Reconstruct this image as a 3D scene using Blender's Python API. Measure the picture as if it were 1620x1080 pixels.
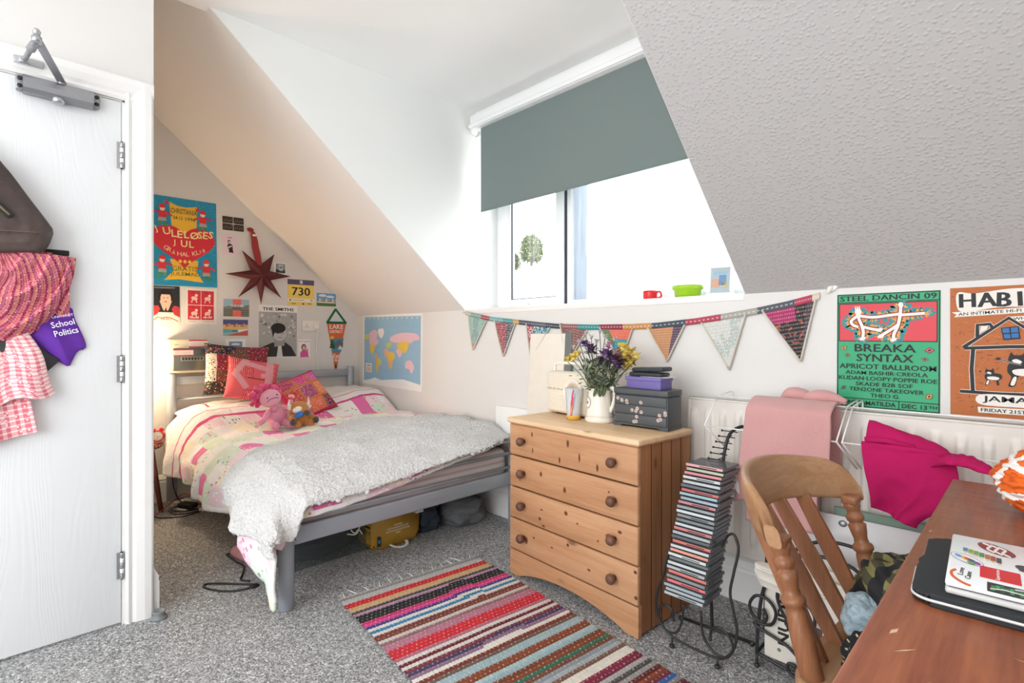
import bpy, bmesh, math, random
from mathutils import Vector, Matrix, noise
SC = bpy.context.scene
for _o in list(bpy.data.objects):
    bpy.data.objects.remove(_o)
C = SC.collection
PI = math.pi
rnd = random.Random(7)
V = Vector

# ------------------------------------------------------------------ camera
# metres; x runs along the window wall, y into it, z up; floor z = 0
cam = bpy.data.cameras.new('camera')
cam.sensor_width = 36.0
cam.lens = 36.0 * 821.5 / 1620.0
cam.shift_y = -0.0042
cam.clip_start = 0.02
camo = bpy.data.objects.new('camera', cam)
C.objects.link(camo)
camo.location = (0, 0, 1.0955)
camo.rotation_euler = (PI / 2, 0, math.radians(45.34))
SC.camera = camo

# ------------------------------------------------------------------ exposure, sky, daylight
SC.view_settings.view_transform = 'Standard'
SC.view_settings.look = 'None'
SC.view_settings.exposure = 0.07
SC.view_settings.gamma = 1.0
SC.view_settings.use_curve_mapping = False
SC.cycles.use_denoising = True
SC.cycles.max_bounces = 10
SC.cycles.diffuse_bounces = 6
SC.cycles.glossy_bounces = 3
SC.cycles.transmission_bounces = 6
SC.cycles.transparent_max_bounces = 12
SC.cycles.caustics_reflective = False
SC.cycles.caustics_refractive = False
SC.cycles.sample_clamp_indirect = 6.0

SKY = 6.4
w = bpy.data.worlds.new('overcast_sky')
SC.world = w
w.use_nodes = True
wt = w.node_tree
bg = wt.nodes['Background']
wtc = wt.nodes.new('ShaderNodeTexCoord')
wno = wt.nodes.new('ShaderNodeTexNoise')
wno.inputs['Scale'].default_value = 3.0
wno.inputs['Detail'].default_value = 4.0
wt.links.new(wtc.outputs['Generated'], wno.inputs['Vector'])
wra = wt.nodes.new('ShaderNodeValToRGB')
wra.color_ramp.elements[0].color = (0.90, 0.95, 1.0, 1)
wra.color_ramp.elements[1].color = (1.0, 1.0, 1.0, 1)
wt.links.new(wno.outputs['Fac'], wra.inputs['Fac'])
wt.links.new(wra.outputs['Color'], bg.inputs['Color'])
bg.inputs['Strength'].default_value = SKY


def portal(name, loc, rot, sx, sy):
    l = bpy.data.lights.new(name, 'AREA')
    l.shape = 'RECTANGLE'
    l.size, l.size_y = sx, sy
    l.cycles.is_portal = True
    o = bpy.data.objects.new(name, l)
    C.objects.link(o)
    o.location = loc
    o.rotation_euler = rot
    return o


portal('dormer_window_daylight', (-1.77, 2.66, 1.86), (-PI / 2, 0, 0), 1.8, 1.2)
portal('rear_fill_portal', (-0.55, -2.13, 1.40), (PI / 2, 0, 0), 3.4, 2.2)  # guides sky fill through the added opening behind the camera


# ------------------------------------------------------------------ helpers
def lin(c):
    if isinstance(c, str):
        c = c.lstrip('#')
        c = tuple(int(c[i:i + 2], 16) / 255.0 for i in (0, 2, 4))
    return tuple(x / 12.92 if x <= 0.04045 else ((x + 0.055) / 1.055) ** 2.4 for x in c[:3]) + (1.0,)


def mixc(a, b, t):
    return tuple(a[i] + (b[i] - a[i]) * t for i in range(3)) + (1.0,)


class Mat:
    """small wrapper that wires procedural nodes into a Principled material"""

    def __init__(s, name, col='808080', rough=0.6, metal=0.0, spec=0.4):
        s.m = bpy.data.materials.new(name)
        s.m.use_nodes = True
        s.t = s.m.node_tree
        s.b = s.t.nodes['Principled BSDF']
        s.b.inputs['Base Color'].default_value = lin(col)
        s.b.inputs['Roughness'].default_value = rough
        s.b.inputs['Metallic'].default_value = metal
        s.b.inputs['Specular IOR Level'].default_value = spec
        s._tc = None

    def n(s, typ, props=None, **ins):
        nd = s.t.nodes.new('ShaderNode' + typ)
        for k, v in (props or {}).items():
            setattr(nd, k, v)
        for k, v in ins.items():
            key = int(k[1:]) if k[0] == 'i' and k[1:].isdigit() else k.replace('_', ' ')
            s.put(nd.inputs[key], v)
        return nd

    def put(s, sock, v):
        if isinstance(v, bpy.types.NodeSocket):
            s.t.links.new(v, sock)
        else:
            sock.default_value = v

    def co(s, kind='Object'):
        if s._tc is None:
            s._tc = s.n('TexCoord')
        return s._tc.outputs[kind]

    def map(s, vec, scale=(1, 1, 1), rot=(0, 0, 0), loc=(0, 0, 0)):
        return s.n('Mapping', Vector=vec, Scale=scale, Rotation=rot, Location=loc).outputs[0]

    def noise(s, vec, scale, detail=3.0, rough=0.55, dist=0.0):
        return s.n('TexNoise', Vector=vec, Scale=scale, Detail=detail, Roughness=rough, Distortion=dist).outputs['Fac']

    def ramp(s, fac, stops, interp='LINEAR'):
        nd = s.n('ValToRGB', Fac=fac)
        cr = nd.color_ramp
        cr.interpolation = interp
        while len(cr.elements) < len(stops):
            cr.elements.new(0.5)
        for e, (p, c) in zip(cr.elements, stops):
            e.position = p
            e.color = lin(c) if not isinstance(c, (int, float)) else (c, c, c, 1)
        return nd.outputs['Color']

    def math(s, op, a, b=0.0, clamp=False):
        nd = s.n('Math', {'operation': op, 'use_clamp': clamp})
        s.put(nd.inputs[0], a)
        s.put(nd.inputs[1], b)
        return nd.outputs[0]

    def mix(s, fac, a, b, mode='MIX'):
        nd = s.n('Mix', {'data_type': 'RGBA', 'blend_type': mode})
        s.put(nd.inputs[0], fac)
        for i, x in ((6, a), (7, b)):
            s.put(nd.inputs[i], lin(x) if isinstance(x, str) else x)
        return nd.outputs[2]

    def bump(s, h, strength=0.3, dist=0.01):
        nd = s.n('Bump', Strength=strength, Distance=dist, Height=h)
        s.t.links.new(nd.outputs[0], s.b.inputs['Normal'])
        return s

    def base(s, v):
        s.put(s.b.inputs['Base Color'], v)
        return s


_plain = {}


def plain(name, col, rough=0.6, metal=0.0, var=0.06, spec=0.4):
    """one-pigment material with a faint procedural unevenness"""
    k = (name, col)
    if k not in _plain:
        m = Mat(name, col, rough, metal, spec)
        c = lin(col)
        nz = m.noise(m.co(), 18.0)
        m.base(m.ramp(nz, [(0.3, (c[0] * (1 - var)) ** 1.0), (0.7, c[0])]) if False else
               m.mix(nz, tuple(x * (1 - var) for x in c[:3]) + (1,), tuple(min(1, x * (1 + var)) for x in c[:3]) + (1,)))
        _plain[k] = m.m
    return _plain[k]


def attr_mat(name, rough=0.6, bump=None, metal=0.0, sheen=0.0, spec=0.4):
    """pigment comes from the mesh's own 'col' attribute (printed or dyed colours)"""
    m = Mat(name, 'ffffff', rough, metal, spec)
    a = m.n('Attribute', {'attribute_name': 'col'})
    m.base(a.outputs['Color'])
    if bump:
        m.bump(m.noise(m.co(), bump[0], 3.0), bump[1], bump[2])
    if sheen:
        m.b.inputs['Sheen Weight'].default_value = sheen
    return m.m


class MB:
    """collects shapes into one mesh (one part)"""

    def __init__(s):
        s.bm = bmesh.new()
        s.cl = s.bm.loops.layers.float_color.new('col')
        s.uv = s.bm.loops.layers.uv.new('uv')
        s.mats = []

    def mi(s, m):
        if m not in s.mats:
            s.mats.append(m)
        return s.mats.index(m)

    def face(s, vs, m, col=None, uvs=None, smooth=False):
        try:
            f = s.bm.faces.new(vs)
        except ValueError:
            return None
        f.material_index = s.mi(m)
        f.smooth = smooth
        c = lin(col) if isinstance(col, str) else (col or (1, 1, 1, 1))
        for i, l in enumerate(f.loops):
            l[s.cl] = c
            if uvs:
                l[s.uv].uv = uvs[i]
        return f

    def merge(s, t, m, mtx=None, col=None, smooth=False):
        mp = {}
        for v in t.verts:
            mp[v] = s.bm.verts.new(mtx @ v.co if mtx else v.co)
        for f in t.faces:
            s.face([mp[v] for v in f.verts], m, col, None, smooth)
        t.free()
        return s

    def box(s, x0, x1, y0, y1, z0, z1, m, bev=0.0, mtx=None, col=None, seg=2):
        t = bmesh.new()
        bmesh.ops.create_cube(t, size=1.0)
        for v in t.verts:
            v.co = V(((x0 + x1) / 2 + v.co.x * (x1 - x0), (y0 + y1) / 2 + v.co.y * (y1 - y0), (z0 + z1) / 2 + v.co.z * (z1 - z0)))
        if bev:
            bmesh.ops.bevel(t, geom=t.edges[:], offset=bev, segments=seg, profile=0.5, affect='EDGES')
        return s.merge(t, m, mtx, col, bool(bev))

    def prism(s, pts, d0, d1, m, mtx=None, bev=0.0, col=None, smooth=False):
        """2-d outline (x, y) extruded from z=d0 to z=d1"""
        t = bmesh.new()
        a = [t.verts.new((p[0], p[1], d0)) for p in pts]
        b = [t.verts.new((p[0], p[1], d1)) for p in pts]
        n = len(pts)
        ar = sum(pts[i][0] * pts[(i + 1) % n][1] - pts[(i + 1) % n][0] * pts[i][1] for i in range(n))
        if ar < 0:
            a.reverse()
            b.reverse()
        t.faces.new(list(reversed(a)))
        t.faces.new(b)
        for i in range(n):
            j = (i + 1) % n
            t.faces.new((a[i], a[j], b[j], b[i]))
        if bev:
            bmesh.ops.bevel(t, geom=t.edges[:], offset=bev, segments=2, profile=0.5, affect='EDGES')
        return s.merge(t, m, mtx, col, smooth)

    def tube(s, pts, r, m, seg=8, closed=False, mtx=None, col=None, flat=1.0):
        """round bar along pts; r may be one radius or a list"""
        P = [mtx @ V(p) if mtx else V(p) for p in pts]
        n = len(P)
        rs = r if isinstance(r, (list, tuple)) else [r] * n
        rings = []
        up = None
        for i in range(n):
            a = P[i - 1] if (i > 0 or closed) else P[i]
            b = P[(i + 1) % n] if (i < n - 1 or closed) else P[i]
            t = (b - a).normalized() if (b - a).length > 1e-9 else V((0, 0, 1))
            if up is None:
                up = V((0, 0, 1)) if abs(t.z) < 0.9 else V((1, 0, 0))
            up = (up - t * up.dot(t))
            up = up.normalized() if up.length > 1e-6 else t.orthogonal().normalized()
            sd = t.cross(up)
            rings.append([s.bm.verts.new(P[i] + (sd * math.cos(2 * PI * k / seg) + up * math.sin(2 * PI * k / seg) * flat) * rs[i]) for k in range(seg)])
        for i in range(n if closed else n - 1):
            A, B = rings[i], rings[(i + 1) % n]
            for k in range(seg):
                s.face((A[k], A[(k + 1) % seg], B[(k + 1) % seg], B[k]), m, col, None, True)
        if not closed:
            s.face(list(reversed(rings[0])), m, col)
            s.face(rings[-1], m, col)
        return s

    def lathe(s, prof, m, mtx=None, seg=24, col=None, cap=True):
        """profile [(r, z)] turned about z"""
        rings = []
        for r, z in prof:
            rings.append([s.bm.verts.new((mtx @ V(p)) if mtx else V(p)) for p in
                          [(r * math.cos(2 * PI * k / seg), r * math.sin(2 * PI * k / seg), z) for k in range(seg)]])
        for A, B in zip(rings, rings[1:]):
            for k in range(seg):
                s.face((A[k], A[(k + 1) % seg], B[(k + 1) % seg], B[k]), m, col, None, True)
        if cap:
            s.face(list(reversed(rings[0])), m, col)
            s.face(rings[-1], m, col)
        return s

    def blob(s, c, r, m, mtx=None, seg=20, rings=12, col=None, bumpy=0.0, freq=8.0):
        t = bmesh.new()
        bmesh.ops.create_uvsphere(t, u_segments=seg, v_segments=rings, radius=1.0)
        r = r if isinstance(r, (tuple, list)) else (r, r, r)
        for v in t.verts:
            k = 1.0 + (bumpy * noise.noise(v.co * freq + V(c) * 31.0) if bumpy else 0.0)
            v.co = V((v.co.x * r[0] * k, v.co.y * r[1] * k, v.co.z * r[2] * k))
        mm = Matrix.Translation(V(c)) @ (mtx if mtx else Matrix())
        return s.merge(t, m, mm, col, True)

    def grid(s, fn, nu, nv, m, col=None, closed_u=False, smooth=True, flip=False):
        """surface fn(u, v), u, v in 0..1, with uv and optional dye colour col(u, v)"""
        vs = [[s.bm.verts.new(fn(i / nu, j / nv)) for j in range(nv + 1)] for i in range(nu + (0 if closed_u else 1))]
        for i in range(nu):
            for j in range(nv):
                i2 = (i + 1) % len(vs)
                q = [vs[i][j], vs[i2][j], vs[i2][j + 1], vs[i][j + 1]]
                uq = [(i / nu, j / nv), ((i + 1) / nu, j / nv), ((i + 1) / nu, (j + 1) / nv), (i / nu, (j + 1) / nv)]
                if flip:
                    q.reverse()
                    uq.reverse()
                s.face(q, m, col((i + .5) / nu, (j + .5) / nv) if callable(col) else col, uq, smooth)
        return s


MTX = {}


def setp(o, label=None, cat=None, group=None, kind=None):
    for k, v in (('label', label), ('category', cat), ('group', group), ('kind', kind)):
        if v:
            o[k] = v
    return o


def thing(name, label, cat, loc=(0, 0, 0), rotz=0.0, group=None, kind=None):
    """an Empty at the base of a thing made of parts"""
    o = bpy.data.objects.new(name, None)
    o.empty_display_size = 0.05
    C.objects.link(o)
    o.location = loc
    o.rotation_euler = (0, 0, rotz)
    MTX[o.name] = Matrix.Translation(V(loc)) @ Matrix.Rotation(rotz, 4, 'Z')
    return setp(o, label, cat, group, kind)


def obj(name, mb, parent=None, local=False, solid=0.0, sub=0, off=0.0, at=None, rot=None):
    """one mesh object; world-space shapes are moved into the parent's space"""
    me = bpy.data.meshes.new(name)
    bmesh.ops.remove_doubles(mb.bm, verts=mb.bm.verts[:], dist=1e-6)
    mb.bm.to_mesh(me)
    mb.bm.free()
    for m in mb.mats:
        me.materials.append(m)
    o = bpy.data.objects.new(name, me)
    C.objects.link(o)
    W = Matrix()
    if parent is not None:
        o.parent = parent
        if parent.name in MTX:
            W = MTX[parent.name]
            if not local:
                me.transform(W.inverted())
    elif at is not None:
        W = Matrix.Translation(V(at)) @ Matrix.Rotation(rot or 0.0, 4, 'Z')
        if not local:
            me.transform(W.inverted())
        o.location = at
        o.rotation_euler = (0, 0, rot or 0.0)
    elif not local:                       # origin at the bottom centre of the mesh
        bb = [v.co for v in me.vertices]
        c = V(((min(v.x for v in bb) + max(v.x for v in bb)) / 2, (min(v.y for v in bb) + max(v.y for v in bb)) / 2, min(v.z for v in bb)))
        W = Matrix.Translation(c)
        me.transform(W.inverted())
        o.location = c
    MTX[o.name] = W
    if solid:
        md = o.modifiers.new('thickness', 'SOLIDIFY')
        md.thickness = solid
        md.offset = off
    if sub:
        md = o.modifiers.new('smooth', 'SUBSURF')
        md.levels = md.render_levels = sub
    return o


def struct(name, mb, parent=None, **k):
    o = obj(name, mb, parent, **k)
    if parent is None:
        o['kind'] = 'structure'
    return o


def copy_tree(o, parent=None):
    c = o.copy()
    C.objects.link(c)
    c.parent = parent
    for ch in list(o.children):
        copy_tree(ch, c)
    return c


def cr(pts, n=8, closed=False):
    """Catmull-Rom through points"""
    P = [V(p) for p in pts]
    out = []
    m = len(P)
    for i in range(m if closed else m - 1):
        p0 = P[(i - 1) % m] if (closed or i > 0) else P[0] * 2 - P[1]
        p1, p2 = P[i], P[(i + 1) % m]
        p3 = P[(i + 2) % m] if (closed or i < m - 2) else P[-1] * 2 - P[-2]
        for k in range(n):
            t = k / n
            out.append(0.5 * ((2 * p1) + (p2 - p0) * t + (2 * p0 - 5 * p1 + 4 * p2 - p3) * t * t + (3 * p1 - p0 - 3 * p2 + p3) * t ** 3))
    if not closed:
        out.append(P[-1])
    return out


def lerp_path(P, t):
    """point at arc fraction t"""
    L = [0.0]
    for a, b in zip(P, P[1:]):
        L.append(L[-1] + (b - a).length)
    x = t * L[-1]
    for i in range(len(P) - 1):
        if x <= L[i + 1] or i == len(P) - 2:
            k = (x - L[i]) / max(1e-9, L[i + 1] - L[i])
            return P[i].lerp(P[i + 1], k)


def interp(xs, ys, x):
    if x <= xs[0]:
        return ys[0]
    for i in range(len(xs) - 1):
        if x <= xs[i + 1]:
            t = (x - xs[i]) / (xs[i + 1] - xs[i])
            t = t * t * (3 - 2 * t)
            return ys[i] + (ys[i + 1] - ys[i]) * t
    return ys[-1]


def sm(x):
    x = max(0.0, min(1.0, x))
    return x * x * (3 - 2 * x)


def nz(x, y, z=0.0):
    return noise.noise(V((x, y, z)))


WALLB = Matrix(((1, 0, 0, 0), (0, 0, -1, 0), (0, 1, 0, 0), (0, 0, 0, 1)))     # window wall: u -> x, v -> z, out -> -y
WALLL = Matrix(((0, 0, 1, 0), (1, 0, 0, 0), (0, 1, 0, 0), (0, 0, 0, 1)))      # bed wall: u -> y, v -> z, out -> +x
DOORM = WALLL                                                                 # door faces +x as well

_txt = {}


def glyphs(s, bold=0.0, shear=0.0):
    k = (s, bold, shear)
    if k not in _txt:
        cu = bpy.data.curves.new('t', 'FONT')
        cu.body = s
        cu.offset = bold
        cu.shear = shear
        cu.resolution_u = 2
        o = bpy.data.objects.new('t', cu)
        me = o.to_mesh()
        vs = [v.co.copy() for v in me.vertices]
        fs = [list(p.vertices) for p in me.polygons]
        o.to_mesh_clear()
        bpy.data.objects.remove(o)
        bpy.data.curves.remove(cu)
        _txt[k] = (vs, fs)
    return _txt[k]


class Art:
    """printed flat shapes on a sheet: local (u, v) from its lower-left corner, each layer a hair further out"""

    def __init__(s, w, h, paper, mat, thick=0.0006, curl=None):
        s.mb = MB()
        s.m = mat
        s.d = thick
        s.w, s.h = w, h
        s.step = 0.00003
        s.cyc = 0
        s.cnt = 0
        s.mb.box(0, w, 0, h, -0.0003, thick, mat, col=paper)

    def up(s):
        if s.cyc:                       # scattered marks share a few layers
            s.cnt += 1
            s.d = s.d0 + (s.cnt % s.cyc + 1) * s.step
        else:
            s.d += s.step

    def many(s, n=7):
        if n:
            s.d0, s.cyc = s.d, n
        else:
            s.d, s.cyc = s.d0 + (s.cyc + 1) * s.step, 0
        return s

    def poly(s, pts, col):
        s.up()
        s.mb.face([s.mb.bm.verts.new((p[0], p[1], s.d)) for p in pts], s.m, col)
        return s

    def rect(s, x0, y0, x1, y1, col):
        return s.poly([(x0, y0), (x1, y0), (x1, y1), (x0, y1)], col)

    def ell(s, cx, cy, rx, ry, col, rot=0.0, n=22):
        c, q = math.cos(rot), math.sin(rot)
        return s.poly([(cx + rx * math.cos(a) * c - ry * math.sin(a) * q, cy + rx * math.cos(a) * q + ry * math.sin(a) * c)
                       for a in [2 * PI * k / n for k in range(n)]], col)

    def line(s, pts, wd, col):
        s.up()
        P = [V((p[0], p[1])) for p in pts]
        L, Rr = [], []
        for i, p in enumerate(P):
            t = (P[min(i + 1, len(P) - 1)] - P[max(i - 1, 0)]).normalized()
            nrm = V((-t.y, t.x)) * wd / 2
            L.append(s.mb.bm.verts.new((p.x + nrm.x, p.y + nrm.y, s.d)))
            Rr.append(s.mb.bm.verts.new((p.x - nrm.x, p.y - nrm.y, s.d)))
        for i in range(len(P) - 1):
            s.mb.face((Rr[i], Rr[i + 1], L[i + 1], L[i]), s.m, col)
        return s

    def frame(s, x0, y0, x1, y1, wd, col):
        for a in ((x0, y0, x1, y0 + wd), (x0, y1 - wd, x1, y1), (x0, y0, x0 + wd, y1), (x1 - wd, y0, x1, y1)):
            s.rect(*a, col)
        return s

    def text(s, txt, x, y, w, h, col, bold=0.02, rot=0.0, shear=0.0, fn=None):
        """fit txt into the box x, y, w, h (w or h may be 0 = keep proportion)"""
        if bold > .021:                     # heavy lettering: thin outlines overprinted with small shifts
            k = (bold - .008) * (h or .02) * .9
            for dx in (-k, 0, k):
                s.text(txt, x + dx * math.cos(rot), y + dx * math.sin(rot), w, h, col, .008, rot, shear, fn)
            return s
        vs, fs = glyphs(txt, bold, shear)
        if not vs:
            return s
        x0, x1 = min(v.x for v in vs), max(v.x for v in vs)
        y0, y1 = min(v.y for v in vs), max(v.y for v in vs)
        kx = w / (x1 - x0) if w else h / (y1 - y0)
        ky = h / (y1 - y0) if h else kx
        s.up()
        c, q = math.cos(rot), math.sin(rot)
        new = []
        for v in vs:
            a, b = (v.x - x0) * kx, (v.y - y0) * ky
            p = (x + a * c - b * q, y + a * q + b * c)
            if fn:
                p = fn(*p)
            new.append(s.mb.bm.verts.new((p[0], p[1], s.d)))
        for f in fs:
            s.mb.face([new[i] for i in f], s.m, col)
        return s

    def put(s, name, label, cat, base, origin, tilt=0.0, group=None):
        """hang the sheet on a wall; origin = world point of its lower-left corner"""
        me = bpy.data.meshes.new(name)
        s.mb.bm.to_mesh(me)
        s.mb.bm.free()
        me.materials.append(s.m)
        o = bpy.data.objects.new(name, me)
        C.objects.link(o)
        o.matrix_world = Matrix.Translation(V(origin)) @ base @ Matrix.Rotation(tilt, 4, 'Z')
        return setp(o, label, cat, group)
# ------------------------------------------------------------------ setting: materials
def wall_paint(name, col, scale=70.0, strength=0.12, dist=0.004, blot=0.0):
    m = Mat(name, col, 0.85, spec=0.25)
    c = lin(col)
    n1 = m.noise(m.co(), 2.2, 3.0)
    m.base(m.mix(n1, tuple(x * 0.97 for x in c[:3]) + (1,), tuple(min(1, x * 1.02) for x in c[:3]) + (1,)))
    n2 = m.noise(m.co(), scale, 4.0, 0.6)
    if blot:
        v = m.n('TexVoronoi', {'feature': 'SMOOTH_F1'}, Vector=m.map(m.co(), (1, 1, 1.3)), Scale=blot, Smoothness=0.35)
        k = m.ramp(m.math('ADD', v.outputs['Distance'], m.math('MULTIPLY', n2, 0.30)), [(0.30, 1.0), (0.62, 0.0)])
        m.bump(k, strength, dist)
    else:
        m.bump(n2, strength, dist)
    return m.m


M_WALL = wall_paint('cream_emulsion', 'e1dfdc', 60, 0.10)
M_CEIL = wall_paint('white_ceiling_paint', 'f7f7f6', 40, 0.06)
M_CHEEK = wall_paint('white_wall_paint', 'eeefed', 40, 0.06)
M_SLOPE = wall_paint('woodchip_slope_paint_shaded', 'bcbab9', 90, 0.34, 0.004, blot=80.0)  # right slope: its shade is put into a darker paint colour
M_SLOPE_LIT = wall_paint('smooth_slope_paint_lit', 'e6e2de', 60, 0.12, 0.004)  # left slope: colour lightened to carry the lamp and window light
M_GLOSS = plain('white_gloss_paint', 'efeeec', 0.3, var=0.02)
M_UPVC = plain('white_window_plastic', 'f2f3f4', 0.25, var=0.01)


def carpet():
    m = Mat('grey_loop_carpet', '8d8a88', 0.95, spec=0.1)
    v = m.n('TexVoronoi', {'feature': 'F1'}, Vector=m.co(), Scale=170.0)
    fleck = m.n('TexWhiteNoise', {'noise_dimensions': '3D'}, Vector=v.outputs['Position']).outputs['Value']
    c1 = m.ramp(fleck, [(0.0, '767777'), (0.25, '979797'), (0.5, 'aeaeae'), (0.75, 'c3c3c2'), (0.93, 'e2e2e0'), (1.0, 'f4f3f1')], 'CONSTANT')
    big = m.noise(m.co(), 3.0, 3.0)
    col = m.mix(m.math('MULTIPLY', big, 0.30), c1, 'acacab')
    m.base(col)
    m.bump(m.math('SUBTRACT', 1.0, v.outputs['Distance']), 0.6, 0.006)
    return m.m


M_CARPET = carpet()


def gap_glass(name, rough, haze, col='ffffff'):
    """window pane: mostly clear, with a procedural film of condensation"""
    m = Mat(name, col, rough)
    t = m.t
    tr = m.n('BsdfTransparent')
    gl = m.n('BsdfGlossy', Roughness=0.05)
    mx = m.n('MixShader', Fac=0.05)
    t.links.new(tr.outputs[0], mx.inputs[1])
    t.links.new(gl.outputs[0], mx.inputs[2])
    tl = m.n('BsdfTranslucent', Color=(0.62, 0.64, 0.66, 1) if haze else (0.5, 0.5, 0.5, 1))
    mx2 = m.n('MixShader')
    # streaks of running water inside the film
    st = m.noise(m.map(m.co(), (26, 26, 2.2)), 1.0, 4.0, 0.6)
    bl = m.noise(m.map(m.co(), (3, 3, 3)), 1.0, 2.0)
    if haze:
        f = m.math('MULTIPLY', m.ramp(m.math('ADD', m.math('MULTIPLY', st, 0.5), m.math('MULTIPLY', bl, 0.5)), [(0.36, 0.50), (0.62, 1.0)]), haze, True)
    else:
        f = m.math('MULTIPLY', m.ramp(st, [(0.45, 0.0), (0.7, 1.0)]), 0.12)
    if haze:                                   # a wetter bluish strip down the frame side and a few runs lower down
        sx = m.n('SeparateXYZ', Vector=m.co()).outputs[0]
        wet = m.math('SUBTRACT', 1.0, m.math('GREATER_THAN', m.math('ADD', sx, m.math('MULTIPLY', st, .06)), -.115))
        m.put(tl.inputs['Color'], m.mix(m.math('MULTIPLY', wet, m.math('ADD', .70, m.math('MULTIPLY', st, .5)), True), (.62, .64, .66, 1), (.30, .33, .37, 1)))
        f = m.math('ADD', m.math('MULTIPLY', f, m.math('SUBTRACT', 1.0, wet)), m.math('MULTIPLY', wet, m.math('ADD', .80, m.math('MULTIPLY', st, .16))), True)
    m.put(mx2.inputs[0], f)
    t.links.new(mx.outputs[0], mx2.inputs[1])
    t.links.new(tl.outputs[0], mx2.inputs[2])
    t.links.new(mx2.outputs[0], t.nodes['Material Output'].inputs['Surface'])
    return m.m


M_GLASS = gap_glass('clear_window_glass', 0.0, 0.0)
M_MIST = gap_glass('misted_window_glass', 0.4, 0.89)

# ------------------------------------------------------------------ setting: shell
YB, XL, XD, ZC, ZK = 2.203, -4.13, -2.454, 2.615, 1.275
XC0, XC1, YW = -2.678, -0.855, 2.50      # dormer cheeks, window plane
YT = YB - (ZC - ZK) / 0.884              # where the slope meets the flat ceiling

b = MB(); b.box(-4.35, 1.5, -2.2, 2.32, -0.06, 0, M_CARPET); struct('floor', b)
ZA = 3.15                                # the alcove's slope runs on above the room's flat ceiling
b = MB(); b.box(XC0 - 0.02, 1.5, -2.2, 2.62, ZC, ZC + 0.06, M_CEIL); b.box(-4.35, XC0 - 0.02, -2.2, 0.9, ZA, ZA + 0.06, M_CEIL); b.box(XC0 - 0.05, XC0 - 0.02, -2.2, 0.70, ZC - 0.0, ZA, M_CEIL); struct('ceiling', b)
b = MB(); b.box(XL - 0.12, 1.5, YB, YB + 0.10, 0, ZK, M_WALL); struct('wall_window', b)
b = MB(); b.box(XL - 0.12, XL, 0.0, YB, 0, ZA, M_WALL); struct('wall_bed', b)
b = MB(); b.box(1.40, 1.5, -2.2, YB, 0, ZC, M_WALL); struct('wall_right', b)
# rear wall behind the camera; its wide opening is added to let in fill daylight
b = MB()
b.box(XD, -2.0, -2.2, -2.08, 0, ZC, M_WALL); b.box(0.95, 1.4, -2.2, -2.08, 0, ZC, M_WALL)
b.box(-2.0, 0.95, -2.2, -2.08, 0, 0.35, M_WALL); b.box(-2.0, 0.95, -2.2, -2.08, 2.45, ZC, M_WALL)
struct('wall_rear', b)
# door wall: pieces round the opening, and the short wall that returns to the bed alcove
b = MB()
b.box(XD - 0.11, XD - 0.012, -2.2, -0.50, 0, ZA, M_WALL)
b.box(XD - 0.11, XD - 0.012, 0.345, 0.437, 0, ZA, M_WALL)
b.box(XD - 0.11, XD - 0.012, -0.50, 0.345, 2.02, ZA, M_WALL)
b.box(XL, XD - 0.11, 0.33, 0.437, 0, ZA, M_WALL)
struct('wall_door', b)


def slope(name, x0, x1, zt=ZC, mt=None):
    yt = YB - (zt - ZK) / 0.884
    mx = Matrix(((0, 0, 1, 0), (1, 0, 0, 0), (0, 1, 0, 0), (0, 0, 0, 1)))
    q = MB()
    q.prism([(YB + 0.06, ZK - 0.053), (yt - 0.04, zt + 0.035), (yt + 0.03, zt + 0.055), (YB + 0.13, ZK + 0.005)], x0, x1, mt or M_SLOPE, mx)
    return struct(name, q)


slope('ceiling_slope_left', XL - 0.05, XC0 - 0.003, ZA, M_SLOPE_LIT)
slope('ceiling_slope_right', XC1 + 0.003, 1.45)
mxs = Matrix(((0, 0, 1, 0), (1, 0, 0, 0), (0, 1, 0, 0), (0, 0, 0, 1)))
for nm, xa, xb in (('wall_dormer_left', XC0 - 0.06, XC0), ('wall_dormer_right', XC1, XC1 + 0.06)):
    q = MB()
    q.prism([(YT + .005, ZC), (YB + .005, ZK + .001), (YW + 0.12, ZK + .001), (YW + 0.12, ZC)], xa, xb, M_CHEEK, mxs)
    struct(nm, q)
b = MB(); b.box(XC0, XC1, 2.30, YW + 0.12, 2.445, ZC, M_CHEEK); struct('wall_dormer_lintel', b)
b = MB(); b.box(XC0 + 0.001, XC1 - 0.001, YB - 0.003, YW + 0.10, ZK - 0.028, ZK + 0.004, M_GLOSS, 0.004); struct('trim_window_sill', b)

# skirting boards with a moulded top
SK = [(0, 0), (0.018, 0), (0.018, 0.125), (0.015, 0.135), (0.017, 0.145), (0.011, 0.158), (0.006, 0.17), (0, 0.172)]
q = MB(); q.prism([(-p[0], p[1]) for p in SK], XL, 1.40, M_GLOSS, Matrix(((0, 0, 1, 0), (1, 0, 0, YB), (0, 1, 0, 0), (0, 0, 0, 1)))); struct('baseboard_window', q)
q = MB(); q.prism(SK, 0.44, YB - 0.02, M_GLOSS, Matrix(((1, 0, 0, XL), (0, 0, 1, 0), (0, 1, 0, 0), (0, 0, 0, 1)))); struct('baseboard_bed', q)
q = MB(); q.prism(SK, XL + 0.02, XD - 0.004, M_GLOSS, Matrix(((0, 0, 1, 0), (1, 0, 0, 0.437), (0, 1, 0, 0), (0, 0, 0, 1)))); struct('baseboard_alcove', q)
# boxed-in pipe casing low on the window wall behind the chest
b = MB(); b.box(-2.345, -1.75, YB - 0.028, YB - 0.002, 0.18, 0.676, M_CHEEK, 0.003); struct('trim_pipe_casing', b)

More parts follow.
